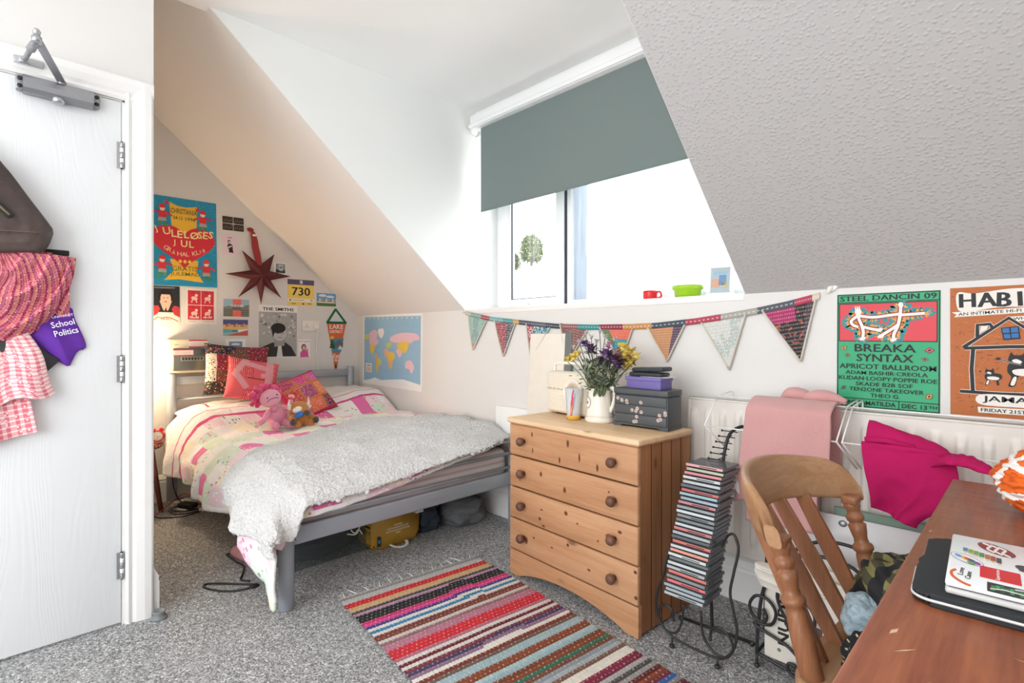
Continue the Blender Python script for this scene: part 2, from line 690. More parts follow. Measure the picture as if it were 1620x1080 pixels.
# ------------------------------------------------------------------ window
win = thing('window_1', None, None, (-1.77, YW, ZK), kind='structure')
mk = M_UPVC
M_SEAL = plain('dark_rubber_seal', '3a3d42', 0.6)
zb, ztop = ZK + 0.005, 2.445
b = MB()
b.box(XC0, -2.622, YW, YW + 0.07, zb, ztop, mk, 0.004)
b.box(-0.90, XC1, YW, YW + 0.07, zb, ztop, mk, 0.004)
b.box(-2.622, -0.90, YW + 0.004, YW + 0.07, zb, zb + 0.045, mk, 0.004)
b.box(-2.622, -0.90, YW + 0.004, YW + 0.07, ztop - 0.045, ztop, mk, 0.004)
b.box(-2.045, -2.012, YW - 0.002, YW + 0.07, zb, ztop, mk, 0.004)
obj('window_frame', b, win)
b = MB()
xs0, xs1, z0, z1 = -2.615, -2.062, zb + 0.02, ztop - 0.03
b.box(xs0, xs0 + 0.085, YW - 0.018, YW + 0.03, z0, z1, mk, 0.006)
b.box(xs1 - 0.065, xs1, YW - 0.018, YW + 0.03, z0, z1, mk, 0.006)
b.box(xs0 + 0.085, xs1 - 0.065, YW - 0.017, YW + 0.03, z0, z0 + 0.05, mk, 0.006)
b.box(xs0 + 0.085, xs1 - 0.065, YW - 0.017, YW + 0.03, z1 - 0.05, z1, mk, 0.006)
sash = obj('window_sash', b, win)
b = MB()
for a in ((xs0 - 0.006, xs0 + 0.001, z0, z1), (xs1 - 0.001, xs1 + 0.018, z0, z1)):
    b.box(a[0], a[1], YW - 0.004, YW + 0.006, a[2], a[3], M_SEAL)
ga = (xs0 + 0.085, xs1 - 0.065, z0 + 0.05, z1 - 0.05)
b.box(ga[0] - 0.002, ga[0] + 0.007, YW - 0.006, YW + 0.004, ga[2], ga[3], M_SEAL)
b.box(ga[0], ga[1], YW - 0.006, YW + 0.004, ga[2] - 0.002, ga[2] + 0.005, M_SEAL)
obj('seal', b, sash)
b = MB(); b.box(ga[0], ga[1], YW + 0.008, YW + 0.012, ga[2], ga[3], M_GLASS); obj('pane', b, sash)
b = MB(); b.box(-2.014, -0.895, YW + 0.030, YW + 0.034, zb + 0.04, ztop - 0.04, M_MIST); obj('pane', b, win)
b = MB(); b.tube([(-2.35, YW - 0.02, 1.315), (-2.35, YW - 0.045, 1.318), (-2.26, YW - 0.05, 1.32)], 0.006, mk); obj('window_handle', b, win)

# ------------------------------------------------------------------ door with its frame
def door_skin():
    m = Mat('white_woodgrain_door', 'eceef0', 0.42, spec=0.4)
    co = m.map(m.co('Generated'), (1, 1, 1))
    d = m.noise(m.map(co, (2.5, 2.5, 1.1)), 1.6, 2.0)
    # cathedral grain: contour lines of a stretched noise field
    f1 = m.noise(m.map(co, (1, 2.6, 1.05)), 1.5, 1.5, .5)
    ln = m.math('FRACT', m.math('MULTIPLY', m.math('ADD', f1, m.math('MULTIPLY', m.n('SeparateXYZ', Vector=co).outputs[1], .55)), 34.0))
    ln = m.math('ABSOLUTE', m.math('SUBTRACT', ln, .5))
    fine = m.noise(m.map(co, (1, 190, 4)), 1.0, 2.0)
    h = m.math('ADD', m.math('MULTIPLY', ln, 0.9), m.math('MULTIPLY', fine, 0.45))
    m.bump(h, 0.16, 0.003)
    return m.m


M_DOOR = door_skin()
dr = thing('door_1', None, None, (XD, -0.05, 0), kind='structure')
b = MB(); b.box(XD - 0.042, XD, -0.432, 0.331, 0.010, 1.990, M_DOOR, 0.002); obj('door_leaf', b, dr)
fr = MB()
PF = [(0, 0), (0.012, 0), (0.016, 0.010), (0.010, 0.022), (0.017, 0.034), (0.022, 0.060), (0.020, 0.082), (0.012, 0.090), (0, 0.090)]
# moulded architrave: right jamb, head
fr.prism([(p[1], p[0]) for p in PF], 0, 2.075, M_GLOSS, Matrix(((0, 1, 0, XD - 0.002), (1, 0, 0, 0.343), (0, 0, 1, 0), (0, 0, 0, 1))))
fr.prism([(p[1], p[0]) for p in PF], -0.53, 0.433, M_GLOSS, Matrix(((0, 1, 0, XD - 0.003), (0, 0, 1, 0), (1, 0, 0, 1.998), (0, 0, 0, 1))))
fr.prism([(-p[1], p[0]) for p in PF], 0, 2.075, M_GLOSS, Matrix(((0, 1, 0, XD - 0.002), (1, 0, 0, -0.444), (0, 0, 1, 0), (0, 0, 0, 1))))
fr.box(XD - 0.11, XD - 0.004, 0.334, 0.346, 0, 2.0, M_GLOSS)
fr.box(XD - 0.11, XD - 0.004, -0.447, -0.435, 0, 2.0, M_GLOSS)
fr.box(XD - 0.11, XD - 0.004, -0.447, 0.346, 1.994, 2.012, M_GLOSS)
obj('door_frame', fr, dr)
M_STEEL = Mat('brushed_steel', 'b9bbbf', 0.35, 0.9).m
M_SILVER = Mat('silver_grey_metal', '9fa0a4', 0.42, 0.75).m
M_DARKM = Mat('dark_metal', '3c3b3b', 0.45, 0.6).m
for z in (1.787, 0.975, 0.227):
    b = MB()
    for k in range(5):
        b.lathe([(0.0055, z - 0.05 + k * 0.02 + 0.001), (0.0062, z - 0.05 + k * 0.02 + 0.003), (0.0062, z - 0.05 + k * 0.02 + 0.017), (0.0055, z - 0.05 + k * 0.02 + 0.019)],
                M_STEEL if k % 2 == 0 else M_GLOSS, Matrix.Translation((XD + 0.005, 0.333, 0)), 10)
    b.tube([(XD + 0.005, 0.333, z - 0.052), (XD + 0.005, 0.333, z + 0.052)], 0.0045, M_DARKM)
    b.box(XD - 0.001, XD + 0.002, 0.318, 0.333, z - 0.05, z + 0.05, M_STEEL)
    obj('hinge', b, dr)
# hydraulic closer on the leaf, its folding arm fixed to the head of the frame
cx = XD + 0.002
b = MB()
prof = [(0, -0.030), (0.030, -0.030), (0.043, -0.018), (0.046, 0.0), (0.043, 0.016), (0.034, 0.027), (0, 0.028)]
b.prism(prof, 0.058, 0.246, M_SILVER, Matrix(((1, 0, 0, cx), (0, 0, 1, 0), (0, 1, 0, 1.962), (0, 0, 0, 1))))
clo = obj('door_closer', b, dr)
for y in (0.040, 0.246):
    b = MB(); b.box(cx, cx + 0.024, y, y + 0.020, 1.938, 1.988, M_SILVER, 0.003)
    for dz in (1.950, 1.975):
        b.lathe([(0.007, 0), (0.007, 0.003), (0.003, 0.004)], M_DARKM, Matrix.Translation((cx + 0.024, y + 0.010, dz)) @ Matrix.Rotation(PI / 2, 4, 'Y'), 12)
    obj('end_cap', b, clo)
b = MB(); b.lathe([(0.004, -0.045), (0.014, -0.043), (0.018, -0.036), (0.018, -0.028), (0.012, -0.020)], M_STEEL, Matrix.Translation((cx + 0.024, 0.150, 1.962)), 18); obj('valve_cap', b, clo)
b = MB()
pv, e = V((cx + 0.024, 0.158, 1.998)), V((-2.172, 0.083, 2.016))
d_ = (e - pv).normalized()
s_ = d_.cross(V((0, 0, 1))).normalized()
b.box(-0.012, 0.012, -0.008, (e - pv).length + 0.006, -0.003, 0.003, M_SILVER, 0.001, Matrix.Translation(pv) @ Matrix((( s_.x, d_.x, 0, 0), (s_.y, d_.y, 0, 0), (0, d_.z, 1, 0), (0, 0, 0, 1))))
b.lathe([(0.012, 1.985), (0.012, 2.000)], M_SILVER, Matrix.Translation((pv.x, pv.y, 0)), 16)
b.lathe([(0.013, -0.012), (0.013, 0.006), (0.009, 0.008), (0.009, 0.020), (0.011, 0.022), (0.007, 0.030)], M_STEEL, Matrix.Translation(e), 16)
b.tube([e + V((0, 0, -0.004)), e.lerp(V((XD + 0.03, 0.062, 2.040)), 0.45)], [0.011, 0.013], M_SILVER)
b.tube([e.lerp(V((XD + 0.03, 0.062, 2.040)), 0.42), V((XD + 0.03, 0.062, 2.040))], 0.008, M_SILVER)
obj('closer_arm', b, clo)
b = MB(); b.box(XD + 0.016, XD + 0.024, 0.035, 0.110, 2.028, 2.052, M_STEEL, 0.002); b.box(XD + 0.020, XD + 0.040, 0.048, 0.072, 2.026, 2.048, M_STEEL, 0.003); obj('arm_bracket', b, clo)
# ------------------------------------------------------------------ roller blind
def woven(name, col, rough=0.9, scale=600.0):
    m = Mat(name, col, rough, spec=0.15)
    k = m.noise(m.co(), scale, 2.0)
    c = lin(col)
    m.base(m.mix(k, tuple(x * 0.82 for x in c[:3]) + (1,), tuple(min(1, x * 1.18) for x in c[:3]) + (1,)))
    m.bump(k, 0.15, 0.001)
    return m.m


bl = thing('roller_blind', 'slate grey roller blind half lowered over the dormer window', 'blind', (-1.85, 2.262, 2.46))
b = MB()
b.box(-2.640, -0.90, 2.215, 2.298, 2.470, 2.556, M_UPVC, 0.006)
b.box(-2.645, -0.895, 2.205, 2.225, 2.474, 2.500, M_UPVC, 0.005)
cas = obj('cassette', b, bl)
b = MB(); b.lathe([(0.028, 0), (0.030, 0.006), (0.026, 0.016), (0.010, 0.018)], M_GLOSS, Matrix.Translation((-2.634, 2.255, 2.468)) @ Matrix.Rotation(-PI / 2, 4, 'Y'), 20); obj('end_cap', b, cas)
b = MB(); b.box(-2.577, -0.93, 2.2585, 2.2605, 1.925, 2.480, woven('slate_grey_blind_fabric', '788483')); obj('fabric', b, bl)
b = MB(); b.box(-2.577, -0.93, 2.2555, 2.2635, 1.918, 1.930, woven('slate_grey_hem_fabric', '768281'), 0.003); obj('hem_bar', b, bl)

# ------------------------------------------------------------------ outside: hillside, roofs and trees
b = MB()
M_SNOW = plain('frosted_hill_ground', 'b4b7b0', 0.9, var=0.2)
b.grid(lambda u, v: V((-100 + 130 * u, 8 + 62 * v, -7.2 + .336 * min(52, 8 + 62 * v) + .6 * nz(u * 5, v * 5))), 20, 14, M_SNOW)
o = struct('hillside_ground', b)
M_TILE = plain('pale_slate_roof', '8d9096', 0.6, var=0.3)
M_BRICK = plain('pale_brick', 'a09a94', 0.85, var=0.2)
for i, (x, y, z, s) in enumerate(((-26.2, 28.5, 3.9, 1.0), (-34.0, 36.5, 5.4, 1.1), (-17.0, 30.0, 4.4, 1.0))):
    t = thing('house', ('slate roofed house low outside the left window pane', 'slate roofed house furthest left outside the window', 'slate roofed house behind the misted window pane')[i], 'house', (x, y, z - 2.6), 0.5)
    M1 = MTX[t.name]
    b = MB(); b.box(-3 * s, 3 * s, -2.2, 2.2, 0, 2.6, M_BRICK, mtx=M1); obj('wall', b, t)
    b = MB(); b.prism([(-2.5, 2.5), (2.5, 2.5), (0, 4.2)], -3.2 * s, 3.2 * s, M_TILE, M1 @ Matrix(((0, 0, 1, 0), (1, 0, 0, 0), (0, 1, 0, 0), (0, 0, 0, 1)))); rf = obj('roof', b, t)
    b = MB(); b.box(1.6, 2.3, -0.4, 0.4, 3.2, 4.9, M_BRICK, 0.03, mtx=M1); b.lathe([(0.12, 4.9), (0.10, 5.3)], M_BRICK, M1 @ Matrix.Translation((1.95, 0, 0)), 10); obj('chimney', b, rf)
M_LEAF = attr_mat('tree_leaf', 0.7)
M_BARK = plain('tree_bark', '574c44', 0.9, var=0.2)


def tree(x, y, z, h, r, label, leafy):
    t = thing('tree', label, 'tree', (x, y, z))
    rr = random.Random(int(x * 10 + 999))
    b = MB()
    b.tube([(x, y, z), (x + 0.1, y, z + h * 0.35), (x, y + 0.1, z + h * 0.75)], [0.22, 0.16, 0.06], M_BARK)
    for k in range(26 if leafy else 60):
        a, q = rr.random() * 6.28, rr.uniform(0.3, 0.75)
        p0 = V((x, y, z + h * q * 0.9))
        p2 = p0 + V((math.cos(a) * r * rr.uniform(0.4, 1.0), math.sin(a) * r * rr.uniform(0.4, 1.0), h * rr.uniform(0.10, 0.42)))
        pm = p0.lerp(p2, 0.5) + V((0, 0, -h * 0.03))
        b.tube([p0, pm, p2], [0.05, 0.03, 0.008], M_BARK, 5)
    obj('trunk', b, t)
    if leafy:
        b = MB()
        for k in range(2600):
            a = rr.random() * 6.28
            q = rr.random()
            zz = z + h * (0.16 + 0.84 * q)
            rad = r * math.sqrt(max(0.02, 1 - ((q - 0.42) / 0.62) ** 2)) * (0.25 + 0.75 * rr.random() ** 0.5)
            p = V((x + math.cos(a) * rad, y + math.sin(a) * rad, zz)) + V((rr.gauss(0, .12), rr.gauss(0, .12), rr.gauss(0, .12)))
            d1 = V((rr.gauss(0, 1), rr.gauss(0, 1), rr.gauss(0, 1))).normalized()
            d2 = d1.orthogonal().normalized()
            s = rr.uniform(0.10, 0.20)
            c = rr.choice(('3c4a2a', '4d5a30', '5c6638', '34421f', '737845'))
            b.face([b.bm.verts.new(p + d1 * s), b.bm.verts.new(p + d2 * s * .6), b.bm.verts.new(p - d1 * s), b.bm.verts.new(p - d2 * s * .6)], M_LEAF, c)
        obj('foliage', b, t)
    return t


tree(-46.6, 49.6, 10.4, 3.9, 1.55, 'leafy green tree outside the left window pane', True)
tree(-51.2, 50.6, 10.2, 2.4, 1.1, 'small leafy tree at the left edge of the window view', True)
tree(-46.0, 56.0, 10.5, 3.8, 1.2, 'bare tree beside the leafy tree outside the window', False)
tree(-43.0, 53.8, 10.6, 3.9, 1.2, 'bare tree outside just left of the window mullion', False)
# ------------------------------------------------------------------ bed frame
M_BED = Mat('grey_powder_coated_steel', 'a4abb4', 0.40, 0.25).m
XH, XF, Y0, Y1 = -4.085, -2.130, 0.825, 2.115
bed = thing('bed', 'grey metal double bed in the alcove under the sloping ceiling', 'bed', (-3.1, 1.47, 0))
for x, y, h in ((XH, Y0, 0.852), (XH, Y1, 0.852), (XF, Y0, 0.425), (XF, Y1, 0.425)):
    b = MB(); b.lathe([(0.026, 0.0), (0.030, 0.004), (0.030, h - 0.006), (0.026, h)], M_BED, Matrix.Translation((x, y, 0)), 20); obj('post', b, bed)
def rail(name, x, z0, z1, th, parent=bed):
    b = MB(); b.box(x - th / 2, x + th / 2, Y0 + 0.01, Y1 - 0.01, z0, z1, M_BED, min(0.008, th / 3)); return obj(name, b, parent)
rail('headboard_rail', XH, 0.772, 0.832, 0.025)
for z in (0.674, 0.525):
    b = MB(); b.tube([(XH, Y0 + 0.01, z), (XH, Y1 - 0.01, z)], 0.009, M_BED); obj('headboard_bar', b, bed)
rail('footboard_rail', XF, 0.250, 0.325, 0.025)
for z in (0.352, 0.432):
    b = MB(); b.tube([(XF, Y0 + 0.01, z), (XF, Y1 - 0.01, z)], 0.0085, M_BED); obj('footboard_bar', b, bed)
for y in (Y0 + 0.02, Y1 - 0.02):
    b = MB(); b.box(XH, XF, y - 0.012, y + 0.012, 0.255, 0.315, M_BED, 0.004); obj('side_rail', b, bed)
b = MB()
for k in range(12):
    x = XH + 0.12 + k * 0.16
    b.box(x - 0.03, x + 0.03, Y0 + 0.02, Y1 - 0.02, 0.262, 0.276, plain('pine_slat', 'c9a877', 0.7), 0.002)
b.box(XH, XF, 1.45, 1.49, 0.236, 0.262, M_BED)
obj('slat_base', b, bed)

# ------------------------------------------------------------------ mattress
m = Mat('mattress_ticking', 'cfc3c2', 0.85, spec=0.15)
s_ = m.n('TexWave', {'wave_type': 'BANDS', 'bands_direction': 'Z'}, Vector=m.co(), Scale=9.0, Distortion=0.6)
m.base(m.ramp(s_.outputs['Fac'], [(0.0, 'b7a9a9'), (0.5, 'd6cac8'), (1.0, 'ddd3d0')]))
m.bump(m.noise(m.co(), 220.0), 0.15, 0.002)
b = MB()
b.box(-4.045, -2.160, 0.862, 2.105, 0.277, 0.455, m.m, 0.045, seg=4)
setp(obj('mattress', b), 'pale mattress on the grey metal bed frame', 'mattress')

# ------------------------------------------------------------------ duvet
def top_z(x, y):
    head = sm((-3.38 - x) / 0.34)
    z = 0.520 + 0.035 * sm((y - 1.0) / 1.0) + head * (0.105 + 0.055 * sm((y - 1.75) / 0.2) + 0.02 * math.cos((y - 1.2) * 4.0))
    z -= 0.055 * sm((x + 2.42) / 0.30)
    z += 0.016 * nz(x * 6, y * 6, 1) + 0.012 * nz(x * 12 + y * 6, y * 11, 4) * (1 - head * 0.4)
    # ridges of a rumpled cover running from the head to the wall side
    z += 0.012 * math.exp(-((y - 1.55 - 0.5 * (x + 3.2)) / 0.05) ** 2) * sm((x + 3.5) / 0.2) * sm((-2.8 - x) / 0.2)
    return z


def hem(x):
    return interp([-4.02, -3.9, -3.75, -3.2, -2.6, -2.3, -2.16, -2.06], [0.48, 0.36, 0.275, 0.262, 0.25, 0.235, 0.13, 0.055], x)


def section(x, off=0.0, hz=None, ymax=2.178):
    zt = lambda y: top_z(x, y) + off
    h = hem(x) if hz is None else hz
    pts = [V((x, ymax, zt(2.12) - 0.10)), V((x, ymax, zt(2.12) - 0.035)), V((x, 2.13, zt(2.1) - 0.004))]
    for k in range(11):
        y = 2.05 - k * (2.05 - 0.93) / 10
        pts.append(V((x, y, zt(y))))
    z0 = zt(0.93)
    e = 0.026 * math.sin(x * 9.0) + 0.016 * math.sin(x * 23.0 + 1.0)
    drop = z0 - h
    pts += [V((x, 0.850, z0 - 0.022)), V((x, 0.776 - off, z0 - 0.085)), V((x, 0.742 - off + e * 0.4, z0 - 0.085 - (drop - 0.085) * 0.35)),
            V((x, 0.738 - off + e * 0.9, z0 - 0.085 - (drop - 0.085) * 0.7)), V((x, 0.742 - off + e * 1.2, h))]
    return pts


def sheet(x0f, x1, foot, off, nu, nv, hz, mat, crinkle):
    """x0f(t) = where the sheet starts towards the head; foot(y) = height of its fall over the foot end"""
    cache = {}

    def fn(u, v):
        def at(x):
            k = round(x * 250)
            if k not in cache:
                x = k / 250.0
                P = section(x, off, hz(x) if hz else None)
                cache[k] = [lerp_path(P, i / 60) for i in range(61)]
            P = cache[k]
            i = min(59, int(v * 60))
            q = P[i].lerp(P[i + 1], v * 60 - i)
            return V((x, q.y, q.z))
        xa = x0f(v)
        lim = -2.215
        if u <= 0.88:
            x = xa + (lim - xa) * (u / 0.88)
            p = at(x)
        else:
            k = (u - 0.88) / 0.12
            e = at(lim)
            p = at(lim + (x1 - .075 * sm((e.y - 1.82) / .25) + .035 * sm((.80 - e.y) / .05) - lim) * math.sin(k * PI / 2))
            wg = sm((e.z - .28) / .20)                       # the part lying on the bed falls over the foot edge
            zn = e.z + (foot(e.y) - e.z) * (1 - math.cos(k * PI / 2))
            p.z = p.z + (min(zn, e.z) - p.z) * wg
        cz = crinkle * (nz(p.x * 16, p.y * 16, p.z * 16 + 3) + 0.6 * nz(p.x * 34, p.y * 34, p.z * 34))
        s = 1.0 if p.y > 0.85 else 0.0
        p.z += cz * s
        p.y -= cz * (1 - s) * 1.3
        return p
    q = MB()
    q.grid(fn, nu, nv, mat)
    return q


def patchwork():
    m = Mat('floral_patchwork_cotton', 'ffffff', 0.85, spec=0.12)
    uv = m.n('UVMap').outputs[0]
    sep = m.n('SeparateXYZ', Vector=uv)
    U, W = sep.outputs[0], sep.outputs[1]
    cell = m.map(uv, (19.0, 16.0, 1))
    wob = m.n('VectorMath', {'operation': 'ADD'})
    t = m.n('TexNoise', Vector=uv, Scale=8.0)
    sc = m.n('VectorMath', {'operation': 'SCALE'})
    m.put(sc.inputs[0], t.outputs['Color']); sc.inputs[3].default_value = 0.55
    m.put(wob.inputs[0], cell); m.put(wob.inputs[1], sc.outputs[0])
    fl = m.n('VectorMath', {'operation': 'FLOOR'})
    m.put(fl.inputs[0], wob.outputs[0])
    wn = m.n('TexWhiteNoise', {'noise_dimensions': '2D'}, Vector=fl.outputs[0])
    rv = wn.outputs['Value']
    patch = m.ramp(rv, [(0.0, 'f8f6f4'), (0.20, 'f7dfe6'), (0.38, 'f9f4de'), (0.50, 'dcecdc'), (0.64, 'f7f6f4'), (0.78, 'e875b0'), (0.86, 'ebf1f4'), (0.93, 'f4cfdd')], 'CONSTANT')
    # dots and sprigs of another colour per patch
    vd = m.n('TexVoronoi', {'feature': 'F1'}, Vector=m.map(uv, (1.0, 1.0, 1)), Scale=62.0)
    dot = m.math('LESS_THAN', vd.outputs['Distance'], 0.24)
    rv2 = m.n('SeparateColor', Color=wn.outputs['Color']).outputs[1]
    dcol = m.ramp(rv2, [(0.0, 'e79bbd'), (0.3, '9aa394'), (0.5, 'ffffff'), (0.72, 'd98db0'), (0.86, 'b4c6b4')], 'CONSTANT')
    keep = m.math('GREATER_THAN', rv2, 0.30)
    body = m.mix(m.math('MULTIPLY', dot, keep), patch, dcol)
    # plain white band at the head end with two thin pink rules
    head = m.math('LESS_THAN', U, 0.20)
    body = m.mix(head, body, 'f5f3f2')
    for pos, wd, c in ((0.205, 0.006, 'd24b86'), (0.165, 0.0022, 'd97aa2'), (0.115, 0.0015, 'dba0b8')):
        d = m.math('LESS_THAN', m.math('ABSOLUTE', m.math('SUBTRACT', m.math('ADD', U, m.math('MULTIPLY', m.noise(uv, 5.0), 0.01)), pos + 0.005)), wd)
        body = m.mix(d, body, c)
    m.base(body)
    m.bump(m.noise(m.map(m.co(), (1, 1, 1), (0, 0, .5)), 17.0, 4.0, .6, .6), 0.55, 0.02)
    m.b.inputs['Sheen Weight'].default_value = 0.2
    return m.m


M_PATCH = patchwork()
d = sheet(lambda v: -4.015 + 0.12 * sm((v - 0.72) / 0.2), -2.070, lambda y: 0.368 + 0.125 * sm((y - 0.95) / 1.1) - 0.115 * sm((0.895 - y) / 0.06), 0.0, 150, 120, None, M_PATCH, 0.004)
setp(obj('duvet', d, solid=0.012, off=1.0), 'pink and pastel floral patchwork duvet spread over the bed', 'duvet')

# ------------------------------------------------------------------ fleece throw over the foot end
def fleece():
    m = Mat('pale_grey_fleece', 'e3e1df', 1.0, spec=0.05)
    n1 = m.noise(m.co(), 120.0, 3.0, 0.7)
    m.base(m.ramp(n1, [(0.22, 'd2ceca'), (0.5, 'ecebe9'), (0.75, 'f6f5f4')]))
    m.bump(n1, 0.9, 0.012)
    m.b.inputs['Sheen Weight'].default_value = 0.4
    return m.m


def x_back(v):
    # back edge of the throw, from the wall side (v = 0) across the bed to the hanging corner (v = 1)
    return interp([0, 0.15, 0.40, 0.66, 0.76, 0.88, 1.0], [-2.50, -2.92, -3.04, -2.86, -2.80, -2.68, -2.56], v)


q = sheet(x_back, -2.035, lambda y: 0.425 + 0.10 * sm((y - 0.95) / 1.1) - 0.125 * sm((0.885 - y) / 0.06), 0.028, 330, 330, lambda x: interp([-2.8, -2.52, -2.2, -2.03], [0.36, 0.345, 0.305, 0.265], x), fleece(), 0.003)
q.bm.normal_update()
for vv in q.bm.verts:
    p = vv.co
    k = 0.0075 * noise.noise(p * 120) + 0.0055 * noise.noise(p * 215 + V((3, 1, 7)))
    vv.co = p + (V((0, 0, 1)) if vv.co.y > 0.85 else V((0, -1, 0.2))) * k + V((noise.noise(p * 110), noise.noise(p * 110 + V((9, 9, 9))), 0)) * 0.004
setp(obj('fleece_throw', q, solid=0.014, off=1.0), 'pale grey fluffy fleece throw across the foot of the bed', 'throw')
# ------------------------------------------------------------------ things stuck on the bed wall
M_PRINT = attr_mat('printed_paper', 0.55)
M_GLOSSY = attr_mat('glossy_card', 0.35)
XW = XL + 0.0012


def gnome(a, x, y, s, flip=1, star=False):
    """small paper figure in a red cap"""
    f = lambda px, py: (x + px * s * flip, y + py * s)
    P = lambda pts, c: a.poly([f(*p) for p in (pts if flip > 0 else pts[::-1])], c)
    P([(-.20, 0), (-.08, 0), (.00, .34), (-.16, .34)], '4f8f5e'); P([(.10, -.08), (.24, -.06), (.12, .34), (.0, .34)], '3f8a55')
    P([(-.22, .22), (.20, .22), (.16, .46), (-.16, .46)], 'a9a7a6')
    P([(-.20, .42), (.20, .42), (.16, .80), (-.14, .80)], 'd8303a')
    P([(.12, .70), (.46, .52), (.48, .60), (.15, .82)], 'd8303a'); P([(-.50, .62), (-.12, .68), (-.13, .80), (-.50, .70)], 'cf2c36')
    a.ell(*f(0, .93), .13 * s, .15 * s, 'f1dccb')
    P([(-.18, .93), (.18, .97), (.10, 1.16), (-.02, 1.20), (-.14, 1.10)], 'd8303a')


# large hand-painted Christmas concert poster
a = Art(0.386, 0.600, '1c8fb8', M_PRINT)
rr = random.Random(5)
a.many()
for k in range(150):
    a.ell(rr.random() * .376 + .005, rr.random() * .59 + .005, .0016, .0016, 'd9eef2', n=5)
for k in range(26):
    x, y = rr.choice((.02, .36, .34, .03)) + rr.uniform(-.015, .012), rr.uniform(.02, .58)
    a.line([(x, y), (x + rr.uniform(-.012, .012), y + rr.uniform(.02, .04))], .004, rr.choice(('2f8f6a', '49a36f', '2c79a0')))
a.many(0)
a.poly([(.10, .565), (.15, .545), (.20, .542), (.265, .555), (.262, .43), (.255, .36), (.12, .36), (.11, .43)], 'f0bf3a')
a.poly([(.10, .18), (.12, .10), (.065, .035), (.15, .045), (.20, .04), (.30, .03), (.26, .10), (.27, .18)], 'f0bf3a')
def heart(cx, cy, sx, sy, n=60):
    o = []
    for k in range(n):
        t = 2 * PI * k / n
        o.append((cx + sx * 16 * math.sin(t) ** 3 / 16, cy + sy * (13 * math.cos(t) - 5 * math.cos(2 * t) - 2 * math.cos(3 * t) - math.cos(4 * t)) / 16))
    return o
a.poly(heart(.185, .285, .190, .165)[::-1], 'd42c3c')
for k, (ch, x, y, r) in enumerate((('J', .024, .345, .35), ('U', .066, .340, .15), ('L', .112, .330, .05), ('E', .145, .328, 0), ('L', .185, .330, 0), ('\u00d8', .220, .330, -.05), ('S', .265, .338, -.1), ('E', .298, .340, -.1), ('S', .332, .348, -.15))):
    a.text(ch, x, y, 0, .050, 'f6e59a', .015, r)
for ch, x in (('J', .120), ('U', .165), ('L', .215)):
    a.text(ch, x, .268, 0, .046, 'f6e59a', .015)
for k, (ch, x, y, r) in enumerate((('G', .060, .248, -.5), ('R', .083, .232, -.35), ('\u00c5', .108, .215, -.2), ('H', .142, .205, -.05), ('A', .168, .203, 0), ('L', .196, .205, .05), ('K', .235, .212, .2), ('L', .260, .222, .25), ('1', .282, .232, .2), ('8', .298, .242, .2))):
    a.text(ch, x, y, 0, .030 if ch not in '18' else .024, 'f2c9a0', .008, r)
for x in (.160, .188, .216):
    a.ell(x, .168, .010, .012, 'f2cf4c')
a.text('CHRISTIANIA', .108, .492, .155, .036, '3d4436', .004); a.text('24.12', .122, .452, .055, .022, '3d4436', .004); a.text('1996', .195, .450, .058, .024, '3d4436', .004)
a.text('GRATIS', .112, .100, .150, .034, '6c7434', .004, .03); a.text('JULEMAD', .102, .060, .175, .032, '6c7434', .004, .02)
gnome(a, .060, .405, .120, 1); gnome(a, .300, .395, .120, -1); gnome(a, .055, .060, .120, -1); gnome(a, .318, .050, .120, 1)
for x, y in ((.085, .560), (.268, .535)):
    a.poly([(x + .020 * (1 if k % 2 == 0 else .42) * math.cos(PI / 2 + k * PI / 5), y + .020 * (1 if k % 2 == 0 else .42) * math.sin(PI / 2 + k * PI / 5)) for k in range(10)], 'cf2c36')
a.put('poster', 'large blue and red painted poster with a big red heart and yellow lettering', 'poster', WALLL, (XW, 0.726, 1.445), 0.012)

# film poster: dark haired woman, red shoulders
a = Art(0.158, 0.262, '23282b', M_PRINT)
a.rect(0, 0, .158, .085, 'f2e9df')
a.poly([(.0, .052), (.030, .075), (.045, .105), (.035, .130), (.010, .128), (0, .11)], 'c23c40'); a.poly([(.158, .05), (.125, .070), (.110, .105), (.125, .130), (.150, .125), (.158, .11)], 'c23c40')
a.ell(.077, .190, .043, .052, '1d1716'); a.poly([(.034, .19), (.120, .19), (.112, .162), (.044, .162)][::-1], '1d1716')
a.poly([(.066, .095), (.088, .095), (.087, .150), (.067, .150)], 'e9bfa8'); a.ell(.077, .178, .030, .042, 'f0c9b4'); a.poly([(.050, .205), (.104, .205), (.100, .222), (.054, .222)], '1d1716')
a.ell(.066, .182, .005, .0025, '2d2320'); a.ell(.088, .182, .005, .0025, '2d2320'); a.ell(.077, .156, .009, .0035, 'b8282e')
a.poly([(.062, .100), (.092, .100), (.112, .160), (.104, .168), (.077, .128), (.050, .168), (.042, .160)], 'ecc0a8')
a.poly([(.077, .120), (.086, .088), (.068, .088)], '3a2220')
a.poly([(0, .040), (.077, .085), (.158, .040), (.158, .02), (0, .02)], 'f4ede4')
a.line([(.005, .030), (.03, .052), (.055, .046), (.08, .052), (.11, .046), (.150, .022)], .005, 'c2313a')
a.text('FEAU', .050, .032, .06, .016, 'c2313a', .01)
for k in range(2):
    a.line([(.012, .252 - .006 * k), (.13, .254 - .006 * k)], .0016, 'c9cdd0')
a.put('poster', 'film poster of a dark-haired woman in red, below the blue painted poster', 'poster', WALLL, (XW, 0.724, 1.178), 0.008)

